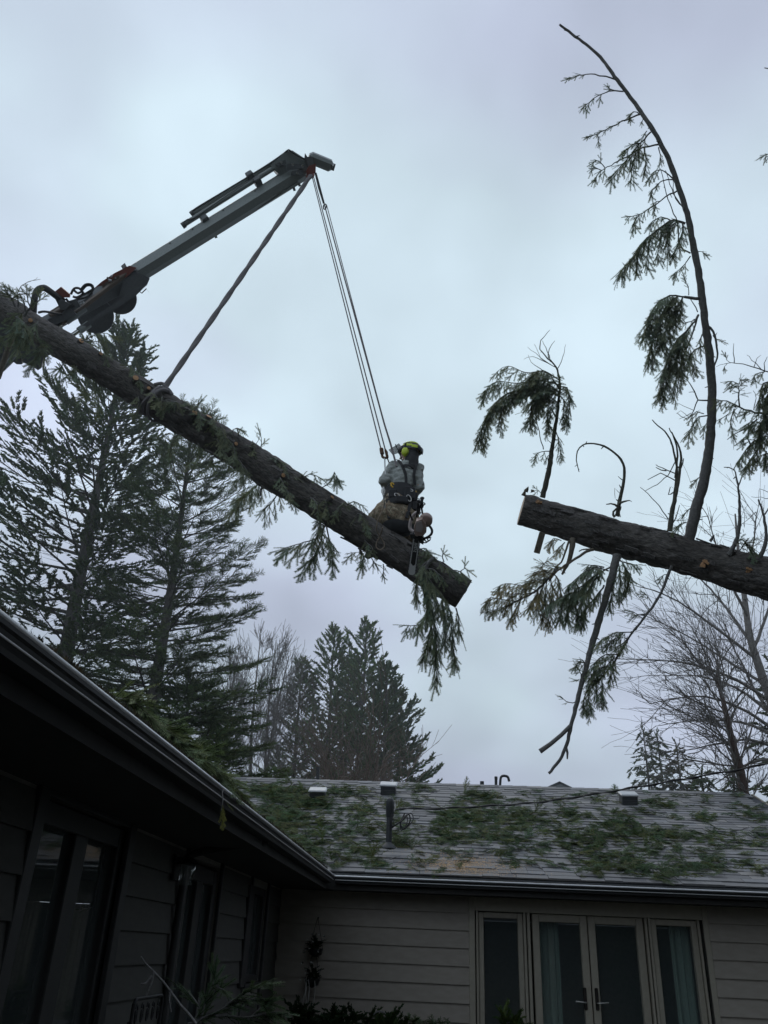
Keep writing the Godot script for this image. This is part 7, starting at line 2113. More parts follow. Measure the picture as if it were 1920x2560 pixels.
	for q in [[Vector3(-4.897, 9.015, -7.972), Vector3(-4.856, 9.079, -7.936), Vector3(-4.797, 9.101, -7.951), Vector3(-4.757, 9.066, -8.008), Vector3(-4.851, 9.037, -8.053), Vector3(-4.897, 9.033, -8.03)], [Vector3(-4.775, 9.098, -7.967), Vector3(-4.723, 9.155, -7.943), Vector3(-4.664, 9.177, -7.957), Vector3(-4.652, 9.19, -8.027), Vector3(-4.682, 9.124, -8.072), Vector3(-4.754, 9.103, -8.125)], [Vector3(-4.785, 9.123, -8.012), Vector3(-4.732, 9.181, -7.988), Vector3(-4.673, 9.198, -8.007), Vector3(-4.68, 9.19, -8.085), Vector3(-4.74, 9.126, -8.111)], [Vector3(-4.868, 9.071, -7.937), Vector3(-4.815, 9.049, -7.99), Vector3(-4.766, 9.082, -7.988), Vector3(-4.746, 9.059, -8.021)], [Vector3(-5.148, 8.544, -7.796), Vector3(-5.103, 8.604, -7.845), Vector3(-5.037, 8.717, -8.01), Vector3(-4.989, 8.795, -8.117)], [Vector3(-4.86, 8.95, -8.055), Vector3(-4.795, 9.026, -8.023), Vector3(-4.741, 9.107, -8.053), Vector3(-4.66, 9.215, -8.073)], [Vector3(-4.959, 8.958, -7.986), Vector3(-4.918, 8.932, -8.036), Vector3(-4.834, 8.986, -8.037), Vector3(-4.746, 9.068, -8.088), Vector3(-4.69, 9.159, -8.109)], [Vector3(-5, 8.87, -7.967), Vector3(-4.957, 8.86, -8.004), Vector3(-4.899, 8.887, -8.015), Vector3(-4.865, 8.91, -8.089)]]:
		rod(o, "hose", spline(q, 0.03), 0.016, M.rubber, 7)
	for q in [[Vector3(-4.783, 8.93, -8.045), Vector3(-4.773, 8.919, -8.061)], [Vector3(-4.752, 8.949, -8.046), Vector3(-4.742, 8.937, -8.062)], [Vector3(-4.49, 9.456, -8.086), Vector3(-4.473, 9.451, -8.101)], [Vector3(-4.52, 9.405, -8.119), Vector3(-4.484, 9.41, -8.135)]]:
		rod(o, "fitting", q, 0.018, M.vent_lid, 8)
	rod(o, "mast_rail", [Vector3(-5.234, 8.84, -8.146), Vector3(-5.109, 8.989, -8.164)], 0.02, M.crane_bronze, 8)
	rod(o, "mast_rail", [Vector3(-5.193, 8.787, -8.145), Vector3(-4.99, 9.04, -8.191)], 0.045, M.crane_bronze, 8)
	# mirror or marker on the collar
	var mi := MB.new()
	mi.lathe(Transform3D(Basis(frame_of(e3, e2, 1.0).y, n, frame_of(n, e1, 1.0).z) * Basis.from_scale(Vector3(0.8, 1, 1.8)), Vector3(-4.095, 9.522, -8.45)), [Vector2(0, -0.01), Vector2(0.028, -0.008), Vector2(0.028, 0.008), Vector2(0, 0.01)], 14)
	obj("marker_disc", mi, M.crane_grey, o)
	rod(o, "marker_arm", [Vector3(-4.207, 9.495, -8.42), Vector3(-4.175, 9.478, -8.452), Vector3(-4.111, 9.539, -8.426)], 0.008, M.crane_dark, 6)
	# knuckle below the log and what carries it
	var kn := MB.new()
	plate(kn, [Vector3(-5.66, 8.142, -7.489), Vector3(-5.401, 8.235, -7.597), Vector3(-5.22, 8.165, -7.783), Vector3(-5.046, 8.164, -7.899), Vector3(-4.959, 8.073, -8.028), Vector3(-5.034, 8.006, -8.036), Vector3(-5.062, 7.913, -8.093), Vector3(-5.099, 7.88, -8.096), Vector3(-5.146, 7.902, -8.048), Vector3(-5.239, 7.908, -7.984), Vector3(-5.251, 7.944, -7.947), Vector3(-5.293, 7.925, -7.934), Vector3(-5.254, 7.913, -7.97), Vector3(-5.261, 7.886, -7.987), Vector3(-5.313, 7.87, -7.966), Vector3(-5.347, 7.883, -7.932), Vector3(-5.491, 7.713, -7.969), Vector3(-5.723, 7.47, -7.991)], n * 0.34)
	obj("knuckle", kn, M.crane_dark, o)
	rod(o, "strut", [Vector3(-5.087, 7.894, -7.365), Vector3(-5.192, 7.645, -7.502), Vector3(-5.295, 7.376, -7.644)], 0.032, M.dead_wood, 8)
	rod(o, "strut", [Vector3(-5.047, 7.894, -7.54), Vector3(-5.123, 7.758, -7.603), Vector3(-5.276, 7.557, -7.661)], 0.028, M.crane_grey, 8)
	var base := Vector3(-13.5, 0, -11.5)
	var kb := Vector3(-5.695, 7.885, -7.833)
	var mb := MB.new()
	mb.box(Transform3D(frame_of(kb - (base + Vector3.UP * 4.2), Vector3.UP, 1.0), (kb + base + Vector3.UP * 4.2) / 2), Vector3((kb - base - Vector3.UP * 4.2).length() + 0.6, 0.42, 0.36), 0.05)
	obj("main_boom", mb, M.crane_grey, o)
	var ped := MB.new()
	ped.lathe(Transform3D(Basis(), base), [Vector2(0.9, 0), Vector2(0.9, 1.0), Vector2(0.4, 1.15), Vector2(0.34, 4.3), Vector2(0.0, 4.4)], 20)
	obj("pedestal", ped, M.crane_dark, o)
	# the sling that carries the log
	var a0: Vector3 = Vector3(-1.875, 11.257, -7.99)
	var a1: Vector3 = Vector3(-3.119, 7.05, -7.385)
	var s := thing("sling", "long grey lifting sling from the crane hook down to the hanging trunk", "sling", a1)
	var sb := MB.new()
	var fb0 := frame_of(a1 - a0, Vector3.RIGHT, 1.0)
	for w in 2:
		var hx := []
		for i in 121:
			var t := i / 120.0
			hx.append(a0.lerp(a1, t) + (fb0.y * cos(t * 34.0 + w * PI) + fb0.z * sin(t * 34.0 + w * PI)) * 0.008 + Vector3(0, -0.05 * t * (1.0 - t), 0))
		sb.tube(hx, [0.026], 8)
	obj("strop", sb, M.sling, s)
	var L: Vector3 = Vector3(-4.164, 7.398, -7.206)
	var R: Vector3 = Vector3(0.273, 4.936, -8.26)
	var dir := (R - L).normalized()
	var c: Vector3 = Geometry3D.get_closest_point_to_segment_uncapped(a1, L, R)
	var wr := MB.new()
	for i in 4:
		var p := []
		for k in 25:
			var a := TAU * k / 24.0
			var fb := frame_of(dir, Vector3.UP, 1.0)
			p.append(c + dir * (-0.06 + i * 0.045 + 0.05 * sin(a + i)) + (fb.y * cos(a) + fb.z * sin(a)) * (0.178 + 0.012 * (i % 2)))
		wr.tube(p, [0.016], 8, false)
	wr.tube(spline([c + (a1 - c) * 0.7 - dir * 0.08, a1 + dir * 0.02, c + (a1 - c) * 0.85 + dir * 0.12], 0.03), [0.024], 8)
	wr.tube(spline([c + (a1 - c) * 0.8 - dir * 0.12, a1 - dir * 0.03 + Vector3(0, 0.03, 0), c + (a1 - c) * 0.8 + dir * 0.05], 0.03), [0.02], 8)
	obj("choker", wr, M.sling, s)


func climber() -> void:
	var seat := Vector3(-0.445, 5.60, -8.17)
	var o := thing("person", "climber in grey jacket, camouflage trousers and lime-black helmet, seated on the trunk with back turned", "person", seat)
	var turn := Transform3D(Basis(Vector3.UP, 0.16), seat)
	# body: one continuous figure, dressed below
	var sk := MB.new()
	body(sk, [[Vector3(-0.02, 0.30, 0.0), Vector3(0.0, 0.42, 0), 0.13, 0.125], [Vector3(0, 0.42, 0), Vector3(0.06, 0.78, 0), 0.105, 0.11], [Vector3(-0.07, 0.88, 0), Vector3(0.19, 0.88, 0), 0.05, 0.05], [Vector3(0.075, 0.88, 0), Vector3(0.095, 1.02, -0.01), 0.06, 0.055],
		[Vector3(-0.085, 0.88, 0), Vector3(-0.195, 0.66, 0.03), 0.048, 0.04], [Vector3(-0.195, 0.66, 0.03), Vector3(-0.09, 0.55, -0.22), 0.04, 0.03], [Vector3(0.2, 0.88, 0), Vector3(0.215, 0.63, 0.02), 0.048, 0.04], [Vector3(0.215, 0.63, 0.02), Vector3(0.15, 0.52, -0.22), 0.04, 0.03],
		[Vector3(-0.09, 0.26, 0.0), Vector3(-0.25, 0.15, -0.36), 0.10, 0.07], [Vector3(-0.25, 0.15, -0.36), Vector3(-0.27, -0.02, -0.42), 0.06, 0.045], [Vector3(0.05, 0.25, 0), Vector3(0.16, 0.12, -0.38), 0.10, 0.07], [Vector3(0.16, 0.12, -0.38), Vector3(0.17, -0.14, -0.42), 0.06, 0.045]], 0.022, 0.05)
	# head turned to the left, with face
	var hc := Vector3(0.10, 1.065, -0.01)
	var fw := Vector3(-0.86, 0.02, -0.51).normalized()
	var sd := fw.cross(Vector3.UP).normalized()
	var hb := [[hc + Vector3(0, 0.035, 0) - fw * 0.02, hc + Vector3(0, 0.035, 0) + fw * 0.02, 0.088, 0.082], [hc + Vector3(0, -0.03, 0) + fw * 0.025, hc + Vector3(0, -0.085, 0) + fw * 0.055, 0.062, 0.035], [hc + fw * 0.095 + Vector3(0, 0.01, 0), hc + fw * 0.118 + Vector3(0, -0.022, 0), 0.010, 0.014], [hc + fw * 0.088 + Vector3(0, -0.055, 0) - sd * 0.018, hc + fw * 0.088 + Vector3(0, -0.055, 0) + sd * 0.018, 0.009, 0.009], [hc + fw * 0.086 + Vector3(0, 0.03, 0) - sd * 0.045, hc + fw * 0.086 + Vector3(0, 0.03, 0) + sd * 0.045, 0.010, 0.010], [hc + Vector3(0, -0.07, 0), hc + Vector3(-0.01, -0.16, 0), 0.055, 0.058]]
	for s in [-1.0, 1.0]:
		hb.append([hc + sd * s * 0.083 + Vector3(0, -0.025, 0), hc + sd * s * 0.086 + Vector3(0, 0.025, 0), 0.012, 0.014])
	body(sk, hb, 0.006, 0.018)
	# hands closed on the lines in front
	for q in [[Vector3(-0.09, 0.55, -0.22), Vector3(0.55, 0.1, -0.8)], [Vector3(0.15, 0.52, -0.22), Vector3(-0.5, 0.15, -0.85)]]:
		var w: Vector3 = q[0]
		var f: Vector3 = q[1].normalized()
		var si: Vector3 = f.cross(Vector3.UP).normalized()
		var up := si.cross(f)
		var bones := [[w, w + f * 0.085, 0.027, 0.030]]
		for i in 4:
			var k := w + f * 0.095 + up * (0.03 - 0.02 * i)
			var ln: float = [0.040, 0.046, 0.043, 0.034][i]
			bones.append([w + f * 0.05 + up * (0.024 - 0.016 * i), k, 0.011, 0.0105])
			bones.append([k, k + (f * 0.4 + si * 0.9 * signf(w.x)).normalized() * ln, 0.0100, 0.009])
			bones.append([k + (f * 0.4 + si * 0.9 * signf(w.x)).normalized() * ln, k + (f * 0.0 + si * 0.9 * signf(w.x)).normalized() * ln - f * 0.025, 0.009, 0.008])
		bones.append([w + f * 0.03 + up * 0.022, w + f * 0.07 + up * 0.058, 0.013, 0.011])
		bones.append([w + f * 0.07 + up * 0.058, w + f * 0.095 + up * 0.05 + si * signf(w.x) * 0.03, 0.011, 0.009])
		body(sk, bones, 0.0045, 0.008)
	obj("body", place(sk, turn), M.skin, o)
	var ja := MB.new()
	body(ja, [[Vector3(0.0, 0.50, 0.0), Vector3(0.05, 0.74, 0.0), 0.135, 0.14], [Vector3(0.03, 0.74, 0.01), Vector3(0.065, 0.86, 0), 0.135, 0.11], [Vector3(-0.075, 0.885, 0), Vector3(0.195, 0.885, 0), 0.065, 0.065], [Vector3(0.08, 0.90, 0), Vector3(0.09, 0.97, -0.005), 0.075, 0.068],
		[Vector3(-0.085, 0.875, 0), Vector3(-0.195, 0.66, 0.03), 0.068, 0.056], [Vector3(-0.195, 0.66, 0.03), Vector3(-0.09, 0.55, -0.2), 0.056, 0.042], [Vector3(0.20, 0.875, 0), Vector3(0.215, 0.63, 0.02), 0.066, 0.054], [Vector3(0.215, 0.63, 0.02), Vector3(0.15, 0.52, -0.2), 0.054, 0.042]], 0.0105, 0.035, 0.024)
	obj("jacket", place(ja, turn), M.jacket, o)
	var tr := MB.new()
	body(tr, [[Vector3(-0.03, 0.36, 0.02), Vector3(0.0, 0.47, 0), 0.175, 0.16], [Vector3(-0.12, 0.20, 0.04), Vector3(0.06, 0.19, 0.04), 0.175, 0.16], [Vector3(-0.10, 0.22, 0.0), Vector3(-0.26, 0.17, -0.36), 0.16, 0.10], [Vector3(-0.26, 0.17, -0.36), Vector3(-0.27, -0.02, -0.42), 0.09, 0.07], [Vector3(0.05, 0.21, 0), Vector3(0.16, 0.13, -0.38), 0.155, 0.10], [Vector3(0.16, 0.13, -0.38), Vector3(0.17, -0.14, -0.42), 0.09, 0.07], [Vector3(-0.16, 0.25, -0.02), Vector3(-0.24, 0.20, -0.08), 0.14, 0.12]], 0.014, 0.06, 0.02)
	obj("trousers", place(tr, turn), M.camo, o)
	var se := MB.new()                       # underside of the seat, its shade put into a dark colour
	body(se, [[Vector3(-0.09, 0.085, 0.06), Vector3(0.05, 0.085, 0.06), 0.125, 0.118]], 0.014, 0.03, 0.006)
	obj("seat_shade", place(se, turn), M.harness, o)
	for q in [[Vector3(-0.27, -0.03, -0.42), Vector3(-0.29, -0.03, -0.54)], [Vector3(0.17, -0.15, -0.42), Vector3(0.18, -0.17, -0.57)]]:
		var bo := MB.new()
		body(bo, [[q[0] + Vector3(0, 0.10, 0), q[0], 0.062, 0.055], [q[0] + Vector3(0, -0.02, 0), q[1], 0.05, 0.042]], 0.011, 0.03)
		obj("boot", place(bo, turn), M.boot, o)
	# hood and hair at the nape
	var hd := MB.new()
	body(hd, [[hc + Vector3(0.025, -0.01, 0.025), hc + Vector3(0.022, -0.11, 0.035), 0.083, 0.078], [hc + Vector3(0.015, -0.13, 0.045), hc + Vector3(0.02, -0.21, 0.075), 0.075, 0.06]], 0.01, 0.04, 0.006)
	obj("hood", place(hd, turn), M.harness, o)
	# helmet
	var ht := Transform3D(Basis(sd, Vector3.UP, -fw) * Basis(Vector3.RIGHT, 0.10), hc + Vector3(0.0, 0.055, 0) - fw * 0.012)
	var rad := Vector3(0.112, 0.115, 0.140)
	var hm := shell(ht, rad, 0.0, TAU, -0.16, PI / 2, 0.0, 32, 14)
	var he := obj("helmet", place(hm, turn), M.helmet_black, o)
	var brim := shell(Transform3D(ht.basis, ht.origin), rad + Vector3(0.006, 0, 0.006), PI * 1.12, PI * 1.88, -0.16, 0.12, 0.012, 16, 3)
	obj("brim", place(brim, turn), M.helmet_black, he)
	var back := shell(ht, rad, PI * 0.30, PI * 0.70, -0.16, 0.16, 0.014, 10, 3)
	obj("rear_lip", place(back, turn), M.helmet_black, he)
	for s in [0.0, 1.0]:
		for q in [[-0.05, 0.42, 0.08, 0.34], [0.40, 0.95, -0.06, 0.26], [-0.45, 0.0, 0.22, 0.42], [0.15, 1.1, 0.56, 0.80], [-0.8, 0.1, 0.66, 0.88], [-0.2, 1.2, 0.98, 1.2]]:
			var u0: float = q[0]
			var u1: float = q[1]
			if s == 1.0:
				u0 = PI - q[1]
				u1 = PI - q[0]
			obj("lime_stripe", place(shell(ht, rad, u0, u1, q[2], q[3], 0.005, 8, 3), turn), M.helmet_lime, he)
		var sg := 1.0 if s == 0.0 else -1.0
		var mc := hc + sd * sg * 0.105 + Vector3(0, -0.012, 0) + fw * 0.012
		var mf := MB.new()
		mf.lathe(Transform3D(Basis(fw, sd * sg, fw.cross(sd * sg)) * Basis.from_scale(Vector3(0.85, 1, 1.15)), mc), [Vector2(0.044, -0.03), Vector2(0.05, -0.02), Vector2(0.05, 0.01), Vector2(0.04, 0.026), Vector2(0.018, 0.032), Vector2(0, 0.033)], 20)
		obj("ear_muff", place(mf, turn), M.lime_muff, he)
		var am := MB.new()
		am.tube(spline([mc + sd * sg * 0.012 + Vector3(0, 0.04, 0), mc + sd * sg * 0.02 + Vector3(0, 0.085, 0), hc + sd * sg * 0.115 + Vector3(0, 0.10, 0)], 0.02), [0.008], 6)
		obj("muff_arm", place(am, turn), M.helmet_black, he)
	var vb := MB.new()                       # mesh visor, raised, on its side arms
	var v0 := hc + Vector3(0, 0.135, 0) + fw * 0.105
	var vd := (fw * 0.96 - Vector3(0, 0.30, 0)).normalized()
	vb.hexa([v0 - sd * 0.085, v0 + sd * 0.085, v0 + sd * 0.06 + vd * 0.15, v0 - sd * 0.06 + vd * 0.15, v0 - sd * 0.085 + Vector3.UP * 0.005, v0 + sd * 0.085 + Vector3.UP * 0.005, v0 + sd * 0.06 + vd * 0.15 + Vector3.UP * 0.005, v0 - sd * 0.06 + vd * 0.15 + Vector3.UP * 0.005])
	obj("visor", place(vb, turn), M.visor_mesh, he)
	var cs := MB.new()
	cs.tube([v0 + vd * 0.04 - sd * 0.1, hc + fw * 0.08 - sd * 0.075 + Vector3(0, -0.05, 0), hc + fw * 0.07 + Vector3(0, -0.12, 0)], [0.006], 6)
	obj("chin_strap", place(cs, turn), M.harness, he)
	# harness over the jacket
	var ha := MB.new()
	for q in [[Vector3(-0.05, 0.95, 0.05), Vector3(-0.035, 0.90, 0.11), Vector3(0.005, 0.80, 0.152), Vector3(0.04, 0.70, 0.155), Vector3(0.05, 0.58, 0.152), Vector3(0.045, 0.46, 0.16)], [Vector3(0.19, 0.945, 0.04), Vector3(0.175, 0.90, 0.085), Vector3(0.15, 0.80, 0.125), Vector3(0.14, 0.70, 0.125), Vector3(0.155, 0.60, 0.11)], [Vector3(0.005, 0.81, 0.155), Vector3(0.08, 0.83, 0.145), Vector3(0.155, 0.81, 0.122)]]:
		var m := strap(spline(q, 0.05), 0.032, 0.007, Vector3(0.1, 0.1, 1))
		for i in m.v.size():
			ha.v.append(m.v[i]); ha.n.append(m.n[i]); ha.uv.append(m.uv[i]); ha.c.append(m.c[i]); ha.ix.append(ha.v.size() - 1)
	obj("harness_straps", place(ha, turn), M.harness, o)
	var be := MB.new()
	be.lathe(Transform3D(Basis.from_scale(Vector3(1.0, 1, 0.95)), Vector3(0.0, 0, 0.005)), [Vector2(0.178, 0.40), Vector2(0.19, 0.415), Vector2(0.172, 0.575), Vector2(0.155, 0.60)], 28)
	be.lathe(Transform3D(Basis.from_scale(Vector3(1.0, 1, 0.98)), Vector3(-0.03, 0, 0.015)), [Vector2(0.19, 0.29), Vector2(0.20, 0.305), Vector2(0.197, 0.36), Vector2(0.185, 0.375)], 28)
	var belt := obj("work_belt", place(be, turn), M.harness, o)
	for q in [[Vector3(-0.10, 0.42, 0.17), Vector3(0.10, 0.12, 0.05)], [Vector3(0.09, 0.44, 0.18), Vector3(0.13, 0.16, 0.06)], [Vector3(0.16, 0.42, 0.07), Vector3(0.05, 0.18, 0.10)], [Vector3(-0.165, 0.40, 0.04), Vector3(0.05, 0.13, 0.09)], [Vector3(0.0, 0.34, 0.2), Vector3(0.16, 0.09, 0.05)], [Vector3(0.15, 0.30, 0.13), Vector3(0.10, 0.12, 0.08)]]:
		var m := MB.new()
		m.box(Transform3D(Basis(Vector3.UP, q[0].x * 2.0), q[0]), q[1], 0.015)
		obj("pouch", place(m, turn), M.harness, belt)
	for q in [[Vector3(-0.10, 0.55, 0.14), 0.5], [Vector3(0.155, 0.50, 0.09), -0.4]]:
		var m := MB.new()
		m.torus(Transform3D(Basis(Vector3.RIGHT, PI / 2) * Basis(Vector3.UP, q[1]) * Basis.from_scale(Vector3(0.6, 1, 1.2)), q[0]), 0.026, 0.009, 14, 6)
		obj("yellow_clip", place(m, turn), M.yellow_clip, belt)
	for q in [[Vector3(-0.05, 0.385, 0.205), 0.03, 0.9], [Vector3(0.08, 0.36, 0.215), 0.034, 0.4], [Vector3(-0.13, 0.40, 0.17), 0.026, 0.2], [Vector3(0.10, 0.47, 0.205), 0.02, 1.2], [Vector3(-0.20, 0.50, 0.08), 0.03, 0.0], [Vector3(0.215, 0.42, 0.06), 0.032, 0.6]]:
		var m := MB.new()
		m.torus(Transform3D(Basis(Vector3.RIGHT, PI / 2) * Basis(Vector3.UP, q[2]) * Basis.from_scale(Vector3(0.65, 1, 1.25)), q[0]), q[1], 0.0055, 14, 6)
		obj("carabiner", place(m, turn), M.nickel, belt)
	for q in [[Vector3(-0.15, 0.40, 0.14), Vector3(-0.15, 0.24, 0.19), Vector3(-0.13, 0.10, 0.19)], [Vector3(0.10, 0.40, 0.18), Vector3(0.09, 0.25, 0.20), Vector3(0.06, 0.12, 0.20)]]:
		var m := strap(spline(q, 0.05), 0.036, 0.008, Vector3(0, 0, 1))
		obj("leg_loop", place(m, turn), M.harness, belt)
	# lines from the crane hook to the climber
	var hook: Vector3 = Vector3(-1.86, 11.269, -8.027)
	var hook2: Vector3 = Vector3(-1.809, 11.305, -7.995)
	var l1 := [hook, Vector3(-0.853, 7.305, -7.344), Vector3(-0.675, 6.427, -7.2), Vector3(-0.603, 6.097, -7.184)]
	var rp := MB.new()
	rp.tube([hook, Vector3(-0.6, 6.07, -7.142)], [0.0075], 6)
	var pr := tag(obj("rope", rp, M.rope), "left one of three ropes from crane hook to climber, ending in a coiled knot", "rope", "climbing lines under the crane hook")
	var kn := MB.new()
	for i in 5:
		kn.torus(Transform3D(Basis(), (Vector3(-0.597, 6.074, -7.139) as Vector3).lerp(Vector3(-0.587, 6.027, -7.17), i / 5.0)), 0.014, 0.009, 10, 6)
	kn.tube(spline([Vector3(-0.59, 6.027, -7.17), Vector3(-0.585, 6.007, -7.183), Vector3(-0.561, 5.998, -7.191), Vector3(-0.534, 6.005, -7.188), Vector3(-0.54, 6.023, -7.176)], 0.02), [0.014], 7)
	kn.tube([Vector3(-0.54, 6.009, -7.186), Vector3(-0.529, 5.991, -7.221), Vector3(-0.523, 6.012, -7.303)], [0.007], 6)
	obj("knot", kn, M.copper_knot, pr)
	var r2 := MB.new()
	r2.tube([hook + Vector3(0.02, 0, 0), Vector3(-0.561, 6.075, -7.118), Vector3(-0.537, 6, -7.179)], [0.0075, 0.0075, 0.013], 6)
	var pr2 := tag(obj("rope", r2, M.rope), "middle one of three ropes from crane hook to climber, with tan thimble end", "rope", "climbing lines under the crane hook")
	var th := MB.new()
	th.tube([Vector3(-0.556, 6.056, -7.119), Vector3(-0.544, 6.032, -7.135), Vector3(-0.536, 5.998, -7.169)], [0.010, 0.017, 0.012], 8)
	obj("splice", th, M.copper_knot, pr2)
	var r3 := MB.new()
	var mid: Vector3 = Vector3(-1.637, 10.681, -8.02)
	r3.tube([mid, Vector3(-0.587, 6.459, -7.246), Vector3(-0.506, 6.151, -7.156), Vector3(-0.454, 5.941, -7.116), Vector3(-0.425, 5.796, -7.031)], [0.0085, 0.0095, 0.0105, 0.0105, 0.01], 7)
	r3.tube([mid + Vector3(0.03, 0, 0), Vector3(-0.61, 6.586, -7.339)], [0.006], 6)
	var pr3 := tag(obj("rope", r3, M.rope), "right one of three ropes from crane hook to climber, passing behind the helmet visor", "rope", "climbing lines under the crane hook")
	var st := MB.new()
	st.tube([hook2, Vector3(-1.735, 11.014, -7.999), Vector3(-1.651, 10.721, -8.018)], [0.017, 0.02, 0.015], 7)
	st.torus(Transform3D(Basis(Vector3.RIGHT, PI / 2) * Basis.from_scale(Vector3(0.6, 1, 1.5)), Vector3(-1.634, 10.668, -8.035)), 0.035, 0.009, 14, 6)
	obj("strop", st, M.harness, pr3)
	# blue-grey lanyard below the knot and the loose tail looped against the trunk
	var ln := MB.new()
	ln.tube(spline([Vector3(-0.563, 6, -7.189), Vector3(-0.554, 5.88, -7.17), Vector3(-0.544, 5.772, -7.154)], 0.06), [0.0085], 6)
	ln.tube(spline([Vector3(-0.552, 5.589, -7.086), Vector3(-0.557, 5.514, -7.071), Vector3(-0.545, 5.472, -7.096), Vector3(-0.538, 5.411, -7.187)], 0.05), [0.0085], 6)
	tag(obj("lanyard", ln, M.saw_bar), "blue-grey lanyard hanging along the climber's left side", "lanyard")
	var tl := MB.new()
	tl.tube(spline([Vector3(-0.539, 5.451, -7.108), Vector3(-0.557, 5.343, -7.131), Vector3(-0.595, 5.26, -7.15), Vector3(-0.612, 5.188, -7.186), Vector3(-0.604, 5.167, -7.253), Vector3(-0.576, 5.144, -7.323), Vector3(-0.544, 5.106, -7.367), Vector3(-0.541, 5.069, -7.385), Vector3(-0.58, 5.042, -7.395), Vector3(-0.62, 5.062, -7.382), Vector3(-0.617, 5.107, -7.361), Vector3(-0.584, 5.151, -7.319), Vector3(-0.565, 5.176, -7.252), Vector3(-0.553, 5.199, -7.207)], 0.03), [0.0065], 6)
	tag(obj("rope_tail", tl, M.rope_tan), "tan rope end hanging in a loop in front of the trunk by the climber", "rope")
	chainsaw()


